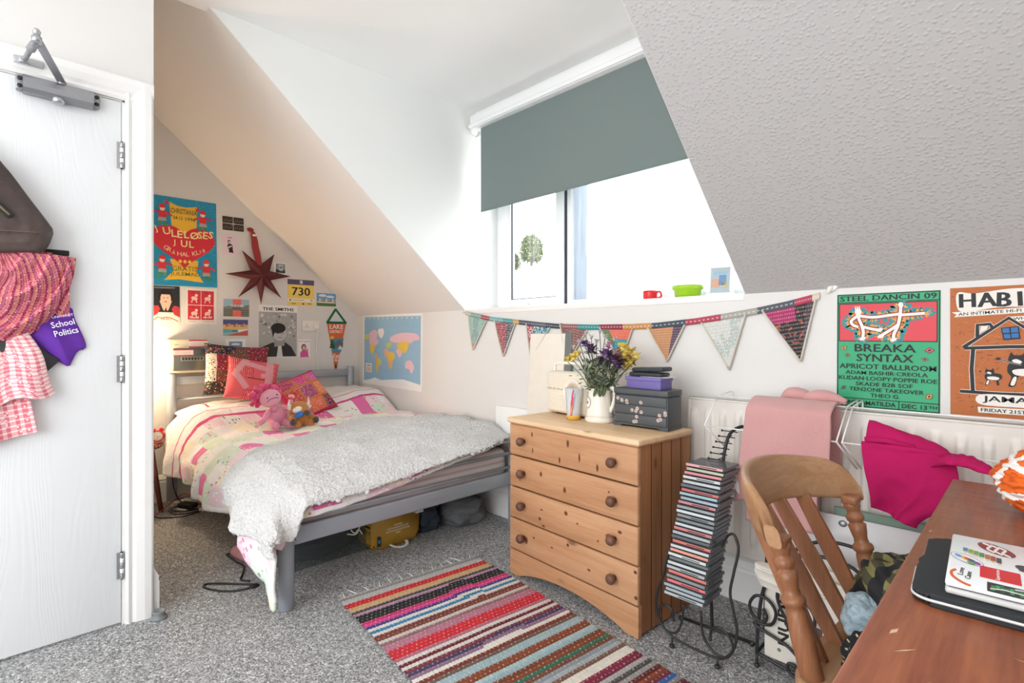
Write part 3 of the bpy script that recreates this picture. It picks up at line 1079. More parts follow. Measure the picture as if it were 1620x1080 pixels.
# print of four red squares with white figures
a = Art(0.190, 0.254, 'efe9e2', M_PRINT)
for i in range(2):
    for j in range(2):
        x, y = .010 + i * .082, .032 + j * .104
        a.rect(x, y, x + .079, y + .100, 'c9303c')
        a.ell(x + .040, y + .045, .020, .013, 'f2c4bd', .3 * (i - j)); a.ell(x + .052, y + .066, .009, .010, 'f2d9d2')
        a.line([(x + .03, y + .04), (x + .022, y + .015)], .007, 'f2c4bd'); a.line([(x + .048, y + .04), (x + .055, y + .015)], .007, 'f2c4bd')
        a.ell(x + .030, y + .085, .012, .006, 'b02632')
for x, t_ in ((.022, 'hond'), (.104, 'apeld')):
    a.text(t_, x, .040, .055, .018, 'f7e3dd', .02)
a.line([(.012, .020), (.060, .021)], .003, 'c9a59d'); a.line([(.105, .021), (.175, .022)], .003, 'c9a59d')
a.put('art_print', 'print of four red squares with pale figures on white paper', 'print', WALLL, (XW, 0.919, 1.185))

# postcards and photos
def card(name, label, cat, y, z, w, h, art, paper='f4f2ee', mat=None, tilt=0.0):
    q = Art(w, h, paper, mat or M_GLOSSY)
    art(q, w, h)
    return q.put(name, label, cat, WALLL, (XW, y, z), tilt)


def a_quad(q, w, h):
    for i in range(2):
        for j in range(2):
            x, y = i * w * .51 + .001, j * h * .51 + .001
            q.rect(x, y, x + w * .485, y + h * .47, '2b2422')
            for k in range(4):
                q.ell(x + w * (.09 + .10 * k), y + h * (.16 + .05 * (k % 2)), w * .035, h * .07, '7d5e50'); q.ell(x + w * (.09 + .10 * k), y + h * .32, w * .03, h * .04, '4c5a3c')
    q.text('LIVE', w * .40, h * .42, w * .2, h * .12, 'bfb7b0', .02)
card('photo_card', 'dark card of four tiny photos high under the slope', 'photo', 1.146, 1.870, 0.143, 0.101, a_quad, 'd9d5d0', tilt=.02)


def a_pink(q, w, h):
    q.ell(w * .45, h * .64, w * .10, h * .09, '1d1a1c'); q.poly([(w * .30, h * .30), (w * .70, h * .26), (w * .66, h * .50), (w * .50, h * .56), (w * .36, h * .52)], '2a2628')
    q.ell(w * .47, h * .62, w * .055, h * .055, 'e9dbe2'); q.poly([(w * .42, h * .12), (w * .74, h * .10), (w * .68, h * .28), (w * .44, h * .30)], '1f1c1e')
    q.line([(w * .3, h * .32), (w * .62, h * .44)], .008, 'e9dbe2'); q.line([(w * .34, h * .84), (w * .66, h * .85)], .004, '3a3236')
card('postcard', 'pale pink postcard with a black inked figure', 'postcard', 1.146, 1.694, 0.100, 0.147, a_pink, 'e9d3df', tilt=.012)


def a_bw(q, w, h):
    q.rect(w * .12, h * .14, w * .92, h * .92, '8e9a9c'); q.rect(w * .12, h * .14, w * .92, h * .42, '3c4748'); q.rect(w * .36, h * .34, w * .72, h * .84, 'c8ced0')
    q.rect(w * .44, h * .5, w * .52, h * .72, '5a6567'); q.rect(w * .57, h * .5, w * .65, h * .72, '5a6567'); q.ell(w * .3, h * .3, w * .16, h * .10, '2c3536')
card('photo', 'small square grey photo to the right of the star', 'photo', 1.508, 1.580, 0.090, 0.092, a_bw)


def a_bib(q, w, h):
    q.rect(0, h * .80, w, h, '5b5479'); q.rect(w * .46, h * .84, w * .56, h * .97, 'd9d5e2'); q.rect(0, h * .13, w, h * .26, 'f3eee4')
    q.text('730', w * .16, h * .38, w * .68, h * .32, '262327', .03)
    q.ell(w * .09, h * .20, w * .03, h * .035, '4d4a4a'); q.line([(w * .16, h * .20), (w * .62, h * .20)], .006, 'b3ada2'); q.text('730', w * .74, h * .03, w * .14, h * .07, '262327', .03); q.text('5K', w * .86, h * .17, w * .08, h * .07, '262327', .02)
    q.rect(w * .54, h * .03, w * .61, h * .09, '4d4a6a'); q.line([(w * .14, h * .06), (w * .30, h * .06)], .008, 'a98f3f')
card('race_bib', 'yellow race number bib 730 under the slope', 'race number', 1.610, 1.348, 0.212, 0.204, a_bib, 'f2d66b', M_PRINT, tilt=.01)


def a_town(q, w, h):
    q.rect(0, h * .48, w, h, '6fa3cf'); q.ell(w * .3, h * .82, w * .2, h * .1, 'e4eef4'); q.ell(w * .7, h * .75, w * .22, h * .09, 'e4eef4')
    q.rect(0, h * .24, w, h * .50, 'c7c4bd')
    for k in range(9):
        q.rect(w * (.02 + k * .11), h * .36, w * (.10 + k * .11), h * (.52 + .10 * math.sin(k * 2.1)), ('8b7f73', 'd9d4ca', '59584f')[k % 3])
    q.rect(0, 0, w, h * .24, '4d7a3e'); q.rect(w * .1, h * .24, w * .9, h * .30, 'e9e9e6')
card('postcard', 'postcard of a pale town square under blue sky, beside the race number', 'postcard', 1.841, 1.351, 0.166, 0.106, a_town, tilt=.0)


def a_york(q, w, h):
    q.rect(0, h * .5, w, h, '9cb9c8'); q.rect(0, 0, w, h * .55, '6c6a62'); q.poly([(0, h * .5), (w * .3, h * .66), (w * .62, h * .55), (w, h * .72), (w, h * .4), (0, h * .4)], '7b7f73')
    for k in range(7):
        q.line([(0, h * (.06 + .05 * k)), (w, h * (.02 + .055 * k))], .003, ('4a4a44', '98968a')[k % 2])
    q.rect(w * .36, 0, w * .68, h, 'e5695b'); q.rect(w * .36, h * .36, w * .68, h * .70, '5f6a6c'); q.text('YORKSHIRE', w * .24, h * .56, w * .54, h * .13, 'f2f2ee', .03)
card('postcard', 'postcard with a red stripe and the word YORKSHIRE', 'postcard', 1.152, 1.247, 0.174, 0.126, a_york)


def a_coast(q, w, h):
    q.rect(0, h * .68, w, h, '4a4a86'); q.rect(0, h * .5, w, h * .7, 'b98e62'); q.rect(0, h * .16, w * .6, h * .42, '6fa9b4'); q.rect(0, 0, w * .6, h * .2, '8fc0c2')
    q.poly([(w * .1, 0), (w, h * .35), (w, 0)], 'c05a52'); q.poly([(0, h * .42), (w * .5, h * .36), (w, h * .42), (w, h * .56), (0, h * .56)], 'e1b878')
    for k in range(10):
        q.rect(w * (.02 + k * .1), h * .55, w * (.08 + k * .1), h * (.66 + .05 * (k % 3)), ('efc98a', 'b56f4c', 'd9a46a')[k % 3])
    q.ell(w * .45, h * .30, w * .10, h * .05, '3f6a72')
card('postcard', 'postcard of a seaside harbour under a purple sky', 'postcard', 1.150, 1.107, 0.168, 0.117, a_coast)


def a_hill(q, w, h):
    q.rect(w * .18, h * .14, w * .82, h * .86, '6d9bc4'); q.ell(w * .5, h * .72, w * .22, h * .06, 'e8eef2'); q.rect(w * .18, h * .14, w * .82, h * .52, '6f8a45'); q.poly([(w * .18, h * .5), (w * .5, h * .62), (w * .82, h * .5)], '4e6a44')
    q.rect(w * .44, h * .2, w * .52, h * .5, '2f2a2a')
card('photo', 'white-bordered photo of a person on a green hill, just above the cushions', 'photo', 1.165, 0.945, 0.138, 0.138, a_hill)


def a_band(q, w, h):
    # generic black and white portrait under the printed title
    q.rect(w * .01, h * .01, w * .99, h * .87, 'a9aaa9')
    r2 = random.Random(3)
    q.many()
    for k in range(60):
        q.ell(w * r2.uniform(.05, .95), h * r2.uniform(.40, .85), w * r2.uniform(.01, .05), h * r2.uniform(.008, .03), r2.choice(('8a8b8a', 'c6c7c6', '707170', 'd8d9d8')), r2.random() * 3, 8)
    q.many(0)
    q.poly([(w * .02, h * .01), (w * .98, h * .01), (w * .84, h * .20), (w * .66, h * .30), (w * .34, h * .28), (w * .10, h * .20)], '2c2c2c')
    q.poly([(w * .40, h * .20), (w * .66, h * .22), (w * .68, h * .36), (w * .40, h * .36)], '9a9a99')
    q.ell(w * .54, h * .46, w * .17, h * .145, 'c2c2c0'); q.ell(w * .50, h * .56, w * .19, h * .10, '1f1f1f'); q.poly([(w * .32, h * .58), (w * .36, h * .38), (w * .42, h * .50)], '1f1f1f')
    q.ell(w * .49, h * .46, w * .022, h * .008, '222222'); q.ell(w * .62, h * .46, w * .022, h * .008, '222222'); q.line([(w * .48, h * .38), (w * .61, h * .38)], .004, '4a4a4a'); q.line([(w * .57, h * .46), (w * .585, h * .415)], .003, '777777')
    q.poly([(w * .46, h * .01), (w * .62, h * .01), (w * .58, h * .22), (w * .50, h * .22)], 'd8d8d6')
    q.text('THE SMITHS', w * .10, h * .895, w * .80, h * .062, '141414', .045)
card('poster', 'black and white portrait poster headed THE SMITHS', 'poster', 1.390, 0.942, 0.293, 0.400, a_band, 'f2f1ee', M_PRINT, tilt=-.006)


def a_lady(q, w, h):
    q.poly([(w * .16, 0), (w * .86, 0), (w * .80, h * .30), (w * .62, h * .40), (w * .34, h * .40), (w * .18, h * .26)], 'd7549b')
    q.ell(w * .46, h * .55, w * .20, h * .18, '5c3c30'); q.ell(w * .47, h * .52, w * .13, h * .13, 'e8b9a0'); q.line([(w * .7, h * .2), (w * .74, h * .45)], .012, 'd7549b')
    q.text('how to', w * .06, h * .84, w * .34, h * .08, 'c2365c', .01, .1); q.text('say no', w * .48, h * .80, w * .46, h * .09, 'c2365c', .01, .1)
card('postcard', 'postcard of a smiling woman in pink, right of the band poster', 'postcard', 1.691, 0.936, 0.099, 0.143, a_lady)

# world map on the window wall
land = {
    'e9c3cf': [[(.10, .80), (.20, .86), (.26, .80), (.24, .72), (.28, .66), (.22, .60), (.12, .60), (.10, .70)], [(.50, .74), (.62, .80), (.78, .82), (.94, .80), (.98, .72), (.90, .70), (.84, .66), (.70, .66), (.58, .66), (.50, .68)],
               [(.76, .36), (.82, .40), (.86, .38), (.90, .30), (.86, .20), (.82, .26), (.76, .28)], [(.60, .54), (.66, .56), (.70, .50), (.66, .43), (.62, .48)]],
    'f3ece8': [[(.27, .86), (.36, .88), (.38, .80), (.33, .72), (.28, .78)]],
    'e8c65a': [[(.12, .60), (.22, .60), (.21, .54), (.16, .46), (.12, .52)], [(.64, .66), (.80, .68), (.80, .58), (.74, .50), (.68, .54), (.62, .58)], [(.46, .50), (.56, .50), (.58, .42), (.54, .36), (.53, .26), (.48, .24), (.46, .34), (.44, .44)], [(.24, .40), (.30, .36), (.28, .22), (.26, .14), (.24, .20)]],
    'c7d27c': [[(.01, .76), (.08, .78), (.08, .70), (.02, .70)], [(.26, .40), (.32, .38), (.34, .32), (.30, .28), (.27, .34)], [(.42, .62), (.48, .66), (.52, .64), (.50, .58), (.44, .56)]],
    'e8b48c': [[(.21, .48), (.27, .42), (.25, .34), (.22, .40)], [(.40, .54), (.46, .54), (.46, .44), (.41, .42), (.39, .48)], [(.46, .34), (.52, .36), (.52, .28), (.48, .26)]],
}
a = Art(0.868, 0.578, 'f3f2f0', M_PRINT)
mw, mh = .826, .530
a.rect(.021, .028, .021 + mw, .028 + mh, '94bcd8')
a.many()
for k in range(12):
    a.rect(.035 + k * .069, .540, .047 + k * .069, .550, 'f3f2f0')
for k in range(13):
    a.line([(.021 + mw * k / 12, .03), (.021 + mw * k / 12, .535)], .0012, 'a6c8de')
for k in range(9):
    a.line([(.021, .04 + k * .06), (.021 + mw, .04 + k * .06)], .0012, 'a6c8de')
a.many(0)
for c, ps in land.items():
    for p in ps:
        P = cr([(.021 + x * mw, .028 + y * mh * .93, 0) for x, y in p], 4, True)
        ar = sum(P[i].x * P[(i + 1) % len(P)].y - P[(i + 1) % len(P)].x * P[i].y for i in range(len(P)))
        P = P if ar > 0 else P[::-1]
        a.poly([(p_.x, p_.y) for p_ in P], c)
a.poly([(.05, .028), (.021 + mw, .028), (.021 + mw, .05), (.62, .075), (.45, .06), (.30, .045), (.20, .06), (.12, .04)], 'eef1f2')
a.rect(.050, .098, .148, .172, 'efe9e6'); a.rect(.062, .104, .136, .140, 'd9c4b6'); a.line([(.062, .152), (.136, .152)], .006, '6a6a6e'); a.line([(.085, .163), (.113, .163)], .004, '6a6a6e')
a.put('world_map', 'blue world map poster in the corner behind the bed', 'map', WALLB, (-4.033, YB - 0.0012, 0.708), -0.016)

# paper star lantern
M_STAR = Mat('maroon_star_paper', '5e2a2e', 0.8).m
st = thing('paper_star', 'dark red seven-pointed paper star hanging by a red ribbon', 'star', (XL + 0.03, 1.394, 1.342))
tips = [(-.132, .176), (.098, .172), (.222, .012), (.153, -.163), (.002, -.216), (-.159, -.172), (-.244, -.006)]
b = MB()
cy_, cz_ = 1.394, 1.556
angs = [math.atan2(t_[1], t_[0]) for t_ in tips]
inner = []
for i in range(7):
    a0, a1 = angs[i], angs[(i + 1) % 7]
    while a1 > a0:
        a1 -= 2 * PI
    am = (a0 + a1) / 2
    inner.append((.078 * math.cos(am), .078 * math.sin(am)))
f0 = b.bm.verts.new((XL + 0.085, cy_, cz_)); b0 = b.bm.verts.new((XL + 0.008, cy_, cz_))
T = [b.bm.verts.new((XL + 0.045, cy_ + t_[0], cz_ + t_[1])) for t_ in tips]
I = [b.bm.verts.new((XL + 0.042, cy_ + t_[0], cz_ + t_[1])) for t_ in inner]
for i in range(7):
    b.face((f0, I[i], T[i]), M_STAR); b.face((f0, T[i], I[i - 1]), M_STAR)
    b.face((b0, T[i], I[i]), M_STAR); b.face((b0, I[i - 1], T[i]), M_STAR)
obj('star_body', b, st)
b = MB()
M_RIB = attr_mat('ribbon_satin', 0.5)
for dy, wd in ((-.012, .016), (.008, .014)):
    P = cr([(XL + 0.006, 1.330, 1.898), (XL + 0.020, 1.352 + dy * .4, 1.862), (XL + 0.030, 1.362 + dy, 1.78), (XL + 0.036, 1.376 + dy, 1.70), (XL + 0.044, 1.388 + dy * .5, 1.63)], 6)
    b.grid(lambda u, v, P=P, wd=wd: lerp_path(P, u) + V((0.004 * math.sin(v * PI) + .002 * math.sin(u * 21), (v - .5) * 2 * wd, 0)), 24, 4, M_RIB, '9c3036')
b.blob((XL + 0.014, 1.331, 1.895), (.010, .022, .014), M_RIB, col='9c2a30', bumpy=.3)
obj('ribbon', b, st, solid=0.0012)
b = MB(); b.blob((XL + 0.026, 1.356, 1.855), (.010, .015, .009), plain('white_tape', 'efe7e2', 0.5)); obj('tape', b, st)

# felt pennant
a = Art(0.0001, 0.0001, 'e0672f', M_PRINT)
def P_(y, z):
    return (y - 1.927, z - 0.790)
a.d = 0.002
bmx = MB(); bmx.prism([P_(1.930, 1.214), P_(2.096, 1.214), P_(2.004, .790)], -0.0005, 0.0030, M_PRINT, col='dd6a35'); a.mb.bm.free(); a.mb = bmx; a.d = .0031
a.poly([P_(2.075, 1.085), P_(1.958, 1.085), P_(1.976, .968), P_(2.049, .968)][::-1], '4a93a8')
a.poly([P_(1.957, 1.03), P_(1.985, 1.065), P_(2.005, 1.05), P_(2.03, 1.075), P_(2.070, 1.045), P_(2.066, 1.012), P_(1.966, 1.012)][::-1], '6f6a72')
a.ell(*P_(1.973, 1.092), .017, .013, 'f3b53c')
for x, z, s in ((1.972, 1.055, .026), (1.988, 1.03, .016)):
    for k in range(3):
        a.poly([P_(x - s * (1 - k * .2), z - s * 1.9 + k * s * .9), P_(x + s * (1 - k * .2), z - s * 1.9 + k * s * .9), P_(x, z - s * .6 + k * s * .8)], '1f5a44')
a.poly([P_(2.025, .998), P_(2.058, .998), P_(2.044, 1.030)], 'f2efe8'); a.rect(*P_(2.025, .990), *P_(2.056, .996), 'd9d4ca')
a.poly([P_(1.992, .838), P_(2.016, .838), P_(2.004, .872)], '1f5a44'); a.poly([P_(1.995, .852), P_(2.013, .852), P_(2.004, .884)], '1f5a44')
a.text('LAKE', P_(1.952, 1.165)[0], P_(0, 1.165)[1], .118, .038, 'f5efe6', .03); a.text('DISTRICT', P_(1.954, 1.130)[0], P_(0, 1.130)[1], .112, .024, 'f5efe6', .02)
a.text('Est', P_(1.976, .920)[0], P_(0, .920)[1], .060, .036, 'f5efe6', .03, 0, .25); a.text('1951', P_(1.982, .892)[0], P_(0, .892)[1], .046, .021, 'f5efe6', .02)
pn = thing('pennant', 'orange and green felt pennant reading LAKE DISTRICT', 'pennant', (XL + 0.004, 2.01, 0.79))
me = MB(); me.bm.free(); me.bm = a.mb.bm; me.mats = [M_PRINT]; me.cl = a.mb.cl; me.uv = a.mb.uv
for v in me.bm.verts:
    v.co = V((XL + 0.002 + v.co.z, 1.927 + v.co.x, 0.790 + v.co.y))
obj('flag', me, pn)
M_GRNF = plain('dark_green_felt', '1f6b4e', 0.9)
b = MB(); b.box(XL + 0.002, XL + 0.0075, 1.924, 2.101, 1.208, 1.226, M_GRNF, 0.002); obj('header_band', b, pn)
b = MB()
for s0, s1 in ((1.935, 2.004), (2.090, 2.004)):
    b.prism([(s0 - .011, 1.222), (s0 + .011, 1.222), (s1 + .010, 1.330), (s1 - .010, 1.330)], 0.002, 0.005, M_GRNF, Matrix(((0, 0, 1, XL), (1, 0, 0, 0), (0, 1, 0, 0), (0, 0, 0, 1))))
b.box(XL + 0.001, XL + 0.006, 1.992, 2.016, 1.318, 1.334, M_GRNF, 0.002)
obj('hanging_loop', b, pn)

# double wall socket with a plug and its white flex
so = thing('wall_socket', 'white double wall socket with a plug in it beside the pennant', 'socket', (XL + 0.006, 1.793, 1.142))
M_WP = plain('white_plastic', 'eeece8', 0.35, var=.01)
b = MB(); b.box(XL + 0.001, XL + 0.012, 1.720, 1.866, 1.142, 1.228, M_WP, 0.003); obj('face_plate', b, so)
b = MB()
for yy, zz in ((1.757, 1.196), (1.747, 1.178), (1.767, 1.178)):
    b.box(XL + 0.0115, XL + 0.0128, yy - .004, yy + .004, zz - .0025, zz + .0025, M_DARKM)
obj('socket_holes', b, so)
b = MB(); b.box(XL + 0.012, XL + 0.040, 1.808, 1.856, 1.160, 1.206, M_WP, 0.010, seg=3); obj('plug', b, so)
b = MB(); b.tube(cr([(XL + 0.026, 1.832, 1.165), (XL + 0.022, 1.838, 1.10), (XL + 0.012, 1.836, 0.95), (XL + 0.010, 1.846, 0.80), (XL + 0.012, 1.850, 0.60), (XL + 0.025, 1.850, 0.30)], 8), 0.0055, M_WP); obj('flex', b, so)

# consumer unit (fuse box) behind the head of the bed
M_CREAM = plain('cream_plastic', 'ece2c8', 0.45, var=.02)
fb = thing('fuse_box', 'cream electrical fuse box with a smoky cover above the headboard', 'fuse box', (XL + 0.06, 0.91, 0.856))
b = MB(); b.box(XL + 0.001, XL + 0.105, 0.795, 1.027, 0.856, 1.082, M_CREAM, 0.006); obj('housing', b, fb)
mg = Mat('smoky_grey_cover', '59605f', 0.18, spec=0.6).m
b = MB(); b.box(XL + 0.100, XL + 0.122, 0.817, 1.026, 0.872, 1.021, mg, 0.006); cv = obj('cover', b, fb)
b = MB()
for k in range(7):
    b.box(XL + 0.121, XL + 0.124, .868 + k * .018, .881 + k * .018, .942, .960, M_DARKM, .001)
b.box(XL + 0.121, XL + 0.1228, .860, 1.000, .936, .966, plain('grey_breaker_strip', '80878a', .5), .001)
obj('breaker_switch', b, cv)
def sticker(nm, y0, y1, z0, z1, x, c1, c2, par, txt=None, bar=True):
    q = Art(y1 - y0, z1 - z0, c1, M_PRINT)
    if bar:
        q.rect(0, 0, y1 - y0, (z1 - z0) * .16, c2); q.rect(0, (z1 - z0) * .84, y1 - y0, z1 - z0, c2)
    if txt:
        q.text(txt, .004, (z1 - z0) * .35, (y1 - y0) * .4, (z1 - z0) * .3, c2, .02)
    for k in range(3):
        q.line([((y1 - y0) * .1, (z1 - z0) * (.34 + .14 * k)), ((y1 - y0) * .85, (z1 - z0) * (.34 + .14 * k))], .0016, 'b9a9a6')
    for v in q.mb.bm.verts:
        v.co = V((x + v.co.z, y0 + v.co.x, z0 + v.co.y))
    return obj(nm, q.mb, par)
sticker('warning_label', .818, .935, .970, 1.015, XL + 0.1225, 'f0ece9', 'c9313c', fb)
sticker('warning_label', .912, 1.022, 1.024, 1.078, XL + 0.1055, 'f0ece9', 'c92a38', fb)
sticker('maker_label', .826, .858, 1.040, 1.050, XL + 0.1055, 'ece2c8', '4a78b5', fb, None, False)
# ------------------------------------------------------------------ pillows and cushions
def pillow_mb(w, h, t, mat, M, col=None, n=40, crump=0.006, pipe=None, seed=0.0):
    """stuffed square: local x = width, y = height, z = thickness"""
    q = MB()

    def fn(sgn):
        def f(u, v):
            a, c = u * 2 - 1, v * 2 - 1
            k = max(0.0, (1 - abs(a) ** 2.6) * (1 - abs(c) ** 2.6)) ** 0.5
            pin = 1 - 0.07 * (1 - abs(a) ** 2) * abs(c) ** 3
            pin2 = 1 - 0.07 * (1 - abs(c) ** 2) * abs(a) ** 3
            x, y = a * w / 2 * pin2, c * h / 2 * pin
            z = sgn * t / 2 * k + crump * k * (nz(x * 14 + seed, y * 14, sgn * 2) + .5 * nz(x * 34, y * 34 + seed, 5))
            return M @ V((x, y, z))
        return f
    q.grid(fn(1), n, n, mat, col)
    q.grid(fn(-1), n, n, mat, col, flip=True)
    return q


def pose(loc, lean, yaw, roll=0.0):
    """x = across, y = up, z = out of the front; yaw 0 faces +x (the foot of the bed)"""
    base = Matrix(((0, 0, 1, 0), (1, 0, 0, 0), (0, 1, 0, 0), (0, 0, 0, 1)))
    return Matrix.Translation(V(loc)) @ Matrix.Rotation(yaw, 4, 'Z') @ Matrix.Rotation(-lean, 4, 'Y') @ base @ Matrix.Rotation(roll, 4, 'Z')


M_CLOTH = attr_mat('dyed_cotton', 0.9, (160.0, 0.25, 0.002))
M_WHITEC = woven('white_cotton', 'f0eeec', 0.9, 400)
# sleeping pillows, mostly under the duvet's head end
def striped(u, v):
    if abs(v - .80) < .02 or abs(v - .24) < .012:
        return 'd63f7f'
    if abs(v - .86) < .006 or abs(v - .70) < .006 or abs(v - .30) < .006:
        return 'e7b4c6'
    return 'f3efec'
for nm, y, lab in ((0, 1.14, 'white pillow with pink bands at the lamp side of the headboard'), (1, 1.80, 'white pillow bulging the duvet at the window side of the headboard')):
    M_ = pose((-3.89, y, 0.565 + .035 * nm), math.radians(83 - 6 * nm), 0, math.radians(3))
    o = obj('pillow', pillow_mb(0.60, 0.40, 0.17, M_CLOTH, M_, (lambda u, v: striped(v, u)), 40, .008, seed=nm * 7.0))
    setp(o, lab, 'pillow', 'sleeping pillows')

# dark floral patchwork cushion
PAL = {0: ('27324a', 'd9b24a', 'c94a4f'), 1: ('8b2f3a', 'd98a94', '33405c'), 2: ('6e5346', 'a98a6a', '8a3440'), 3: ('2f3a38', 'c9c48a', 'a93a55'), 4: ('e7dcc6', '33405c', '8b2f3a')}
r3 = random.Random(11)
LAY = [(0, .0, .78, .45, 1.0), (3, 0, 0, .30, .25), (4, .0, .25, .16, .78), (1, .16, .48, .30, .78), (2, .30, .45, .62, .80), (1, .62, .55, 1, 1), (2, .45, .8, .62, 1), (0, .3, .0, .7, .45), (3, .7, 0, 1, .55), (2, .16, .25, .30, .48)]
def darkpatch(u, v):
    p = 0
    for k, x0, y0, x1, y1 in LAY:
        if x0 <= u <= x1 and y0 <= v <= y1:
            p = k
            break
    n1 = nz(u * 34 + p * 9, v * 34, 2)
    return PAL[p][1] if n1 > .33 else PAL[p][2] if n1 < -.36 else PAL[p][0]
o = obj('cushion', pillow_mb(0.42, 0.36, 0.12, M_CLOTH, pose((-3.930, 1.185, 0.865), math.radians(13), 0, math.radians(-5)), darkpatch, 84, seed=3))
setp(o, 'dark patchwork cushion behind the red one, against the headboard', 'cushion', 'cushions on the bed')

def band(u, v, x0, y0, x1, y1, wd):
    d = V((x1 - x0, y1 - y0)); L = d.length; d /= L
    p = V((u - x0, v - y0)); t = p.dot(d)
    return 0 <= t <= L and abs(p.x * d.y - p.y * d.x) < wd / 2
def redpatch(u, v):
    for a in ((.34, 1.0, .12, .55, .12), (.10, .58, .36, .22, .12), (.30, .82, .80, .72, .13), (.78, .98, .76, .30, .16), (.60, .55, .80, .60, .10)):
        if band(u, v, *a):
            return 'e2a3ad'
    if abs(v - .46) < .014 and .34 < u < .74:
        return '6d2530'
    if (v < .22 and .30 < u) or (u < .30 and v > .60) or u > .86 or (.26 < u < .46 and .46 < v < .72):
        g = ((u * 27) % 1 - .5) ** 2 + ((v * 27 + (int(u * 27) % 2) * .5) % 1 - .5) ** 2
        return 'f2c9cb' if g < .05 else 'd8434c'
    return 'e4686f'
o = obj('cushion', pillow_mb(0.34, 0.30, 0.13, M_CLOTH, pose((-3.80, 1.242, 0.800), math.radians(22), math.radians(2), math.radians(-13)), redpatch, 100, seed=9))
setp(o, 'bright red spotted cushion with pale pink appliqued strips', 'cushion', 'cushions on the bed')

def embpatch(u, v):
    if min(u, v, 1 - u, 1 - v) < .055:
        return 'b82d58'
    g = (u % .333) / .333, (v % .333) / .333
    k = int(u * 3) * 3 + int(v * 3)
    if g[0] < .16 or g[1] < .16:
        return 'c48a52' if nz(u * 60, v * 60) > -.1 else 'd65a48'
    n1 = nz(u * 46 + k, v * 46)
    c = ('d65fae', 'c9433f', 'b5476f', 'e0704f', 'a34e7c', 'd54a8f', '7a3346', 'e08a5c', 'cc5fb0')[k % 9]
    return ('f0b6dc' if n1 > .38 else 'd9a45a' if n1 < -.40 else c)
o = obj('cushion', pillow_mb(0.36, 0.34, 0.11, M_CLOTH, pose((-3.58, 1.515, 0.685), math.radians(36), math.radians(8), math.radians(17)), embpatch, 90, seed=15))
setp(o, 'pink and orange embroidered cushion tilted beside the soft toys', 'cushion', 'cushions on the bed')

# ------------------------------------------------------------------ soft toys
M_PLUSH = attr_mat('plush_fur', 1.0, (120.0, 0.7, 0.006), sheen=0.5)
PK, HOT = 'e99ab6', 'e0447f'


def fuzz(q, amt=0.0035, f=150):
    for v in q.bm.verts:
        v.co += V((noise.noise(v.co * f), noise.noise(v.co * f + V((5, 5, 5))), noise.noise(v.co * f + V((9, 2, 7))))) * amt
    return q


bx, by, bz = -3.36, 1.235, top_z(-3.36, 1.235) + 0.010
t = thing('plush_monkey', 'pink soft toy with curly hot pink hair sitting on the bed', 'soft toy', (bx, by, bz), 0)
q = MB(); q.blob((bx, by + .012, bz + .060), (.046, .060, .064), M_PLUSH, col=PK, seg=24, rings=18); q.tube([(bx + .005, by - .006, bz + .10), (bx + .012, by - .026, bz + .150)], [.030, .020], M_PLUSH, 12, col=PK); obj('body', fuzz(q, .0015), t)
hx, hy, hz = bx + .022, by - .040, bz + .185
q = MB(); q.blob((hx, hy, hz), (.050, .063, .056), M_PLUSH, Matrix.Rotation(.3, 4, 'X'), 28, 20, col='efa9bf'); hd = obj('head', fuzz(q, .0012), t)
q = MB()
for k in range(46):
    a = r3.uniform(.1, PI * 1.15)
    q.blob((hx - .022 + r3.gauss(0, .012), hy - .02 + .078 * math.cos(a) + r3.gauss(0, .006), hz + .012 + .056 * math.sin(a) * (1 if a < 2.6 else .2) + r3.gauss(0, .007)), r3.uniform(.011, .019), M_PLUSH, seg=8, rings=6, col=r3.choice((HOT, 'e75a91', 'd6336f')), bumpy=.4)
for k in range(14):
    q.blob((hx - .02, hy - .07 + r3.gauss(0, .012), hz - .02 + r3.gauss(0, .018)), .015, M_PLUSH, seg=8, rings=6, col=r3.choice((HOT, 'd6336f')), bumpy=.4)
obj('hair', q, hd)
q = MB()
M_BLK = plain('black_thread', '2b2024', .5)
q.blob((hx + .043, hy - .032, hz + .006), .0045, M_BLK, seg=10, rings=8); q.blob((hx + .045, hy + .024, hz + .024), .0045, M_BLK, seg=10, rings=8)
q.tube(cr([(hx + .043, hy - .036, hz - .018), (hx + .051, hy - .016, hz - .002), (hx + .053, hy + .010, hz + .006), (hx + .048, hy + .034, hz + .003)], 5), .0017, M_BLK, 6)
obj('face', q, hd)
for pts in ([(bx + .01, by - .045, bz + .098), (bx + .04, by - .080, bz + .060), (bx + .055, by - .115, bz + .040)], [(bx + .005, by + .030, bz + .112), (bx + .02, by + .075, bz + .120), (bx + .02, by + .088, bz + .165)]):
    q = MB(); P = cr(pts, 5); q.tube(P, [.019] * 4 + [.016] * (len(P) - 4), M_PLUSH, 12, col=PK)
    for k in range(5):
        a = -1.0 + k * .5
        d = (P[-1] - P[-3]).normalized()
        s = d.orthogonal().normalized()
        q.blob(P[-1] + d * .012 + (s * math.sin(a) + d * math.cos(a)) * .014, .0085, M_PLUSH, seg=8, rings=6, col='f2b9cc')
    obj('arm', fuzz(q, .0012), t)
for s in (-1, 1):
    q = MB(); q.tube(cr([(bx + .025, by + .012 + s * .036, bz + .028), (bx + .07, by + .015 + s * .045, bz + .018), (bx + .105, by + .015 + s * .048, bz + .024)], 4), [.026, .025, .024, .023, .023, .024, .024, .022, .018], M_PLUSH, 12, col=PK); obj('leg', fuzz(q, .0012), t)

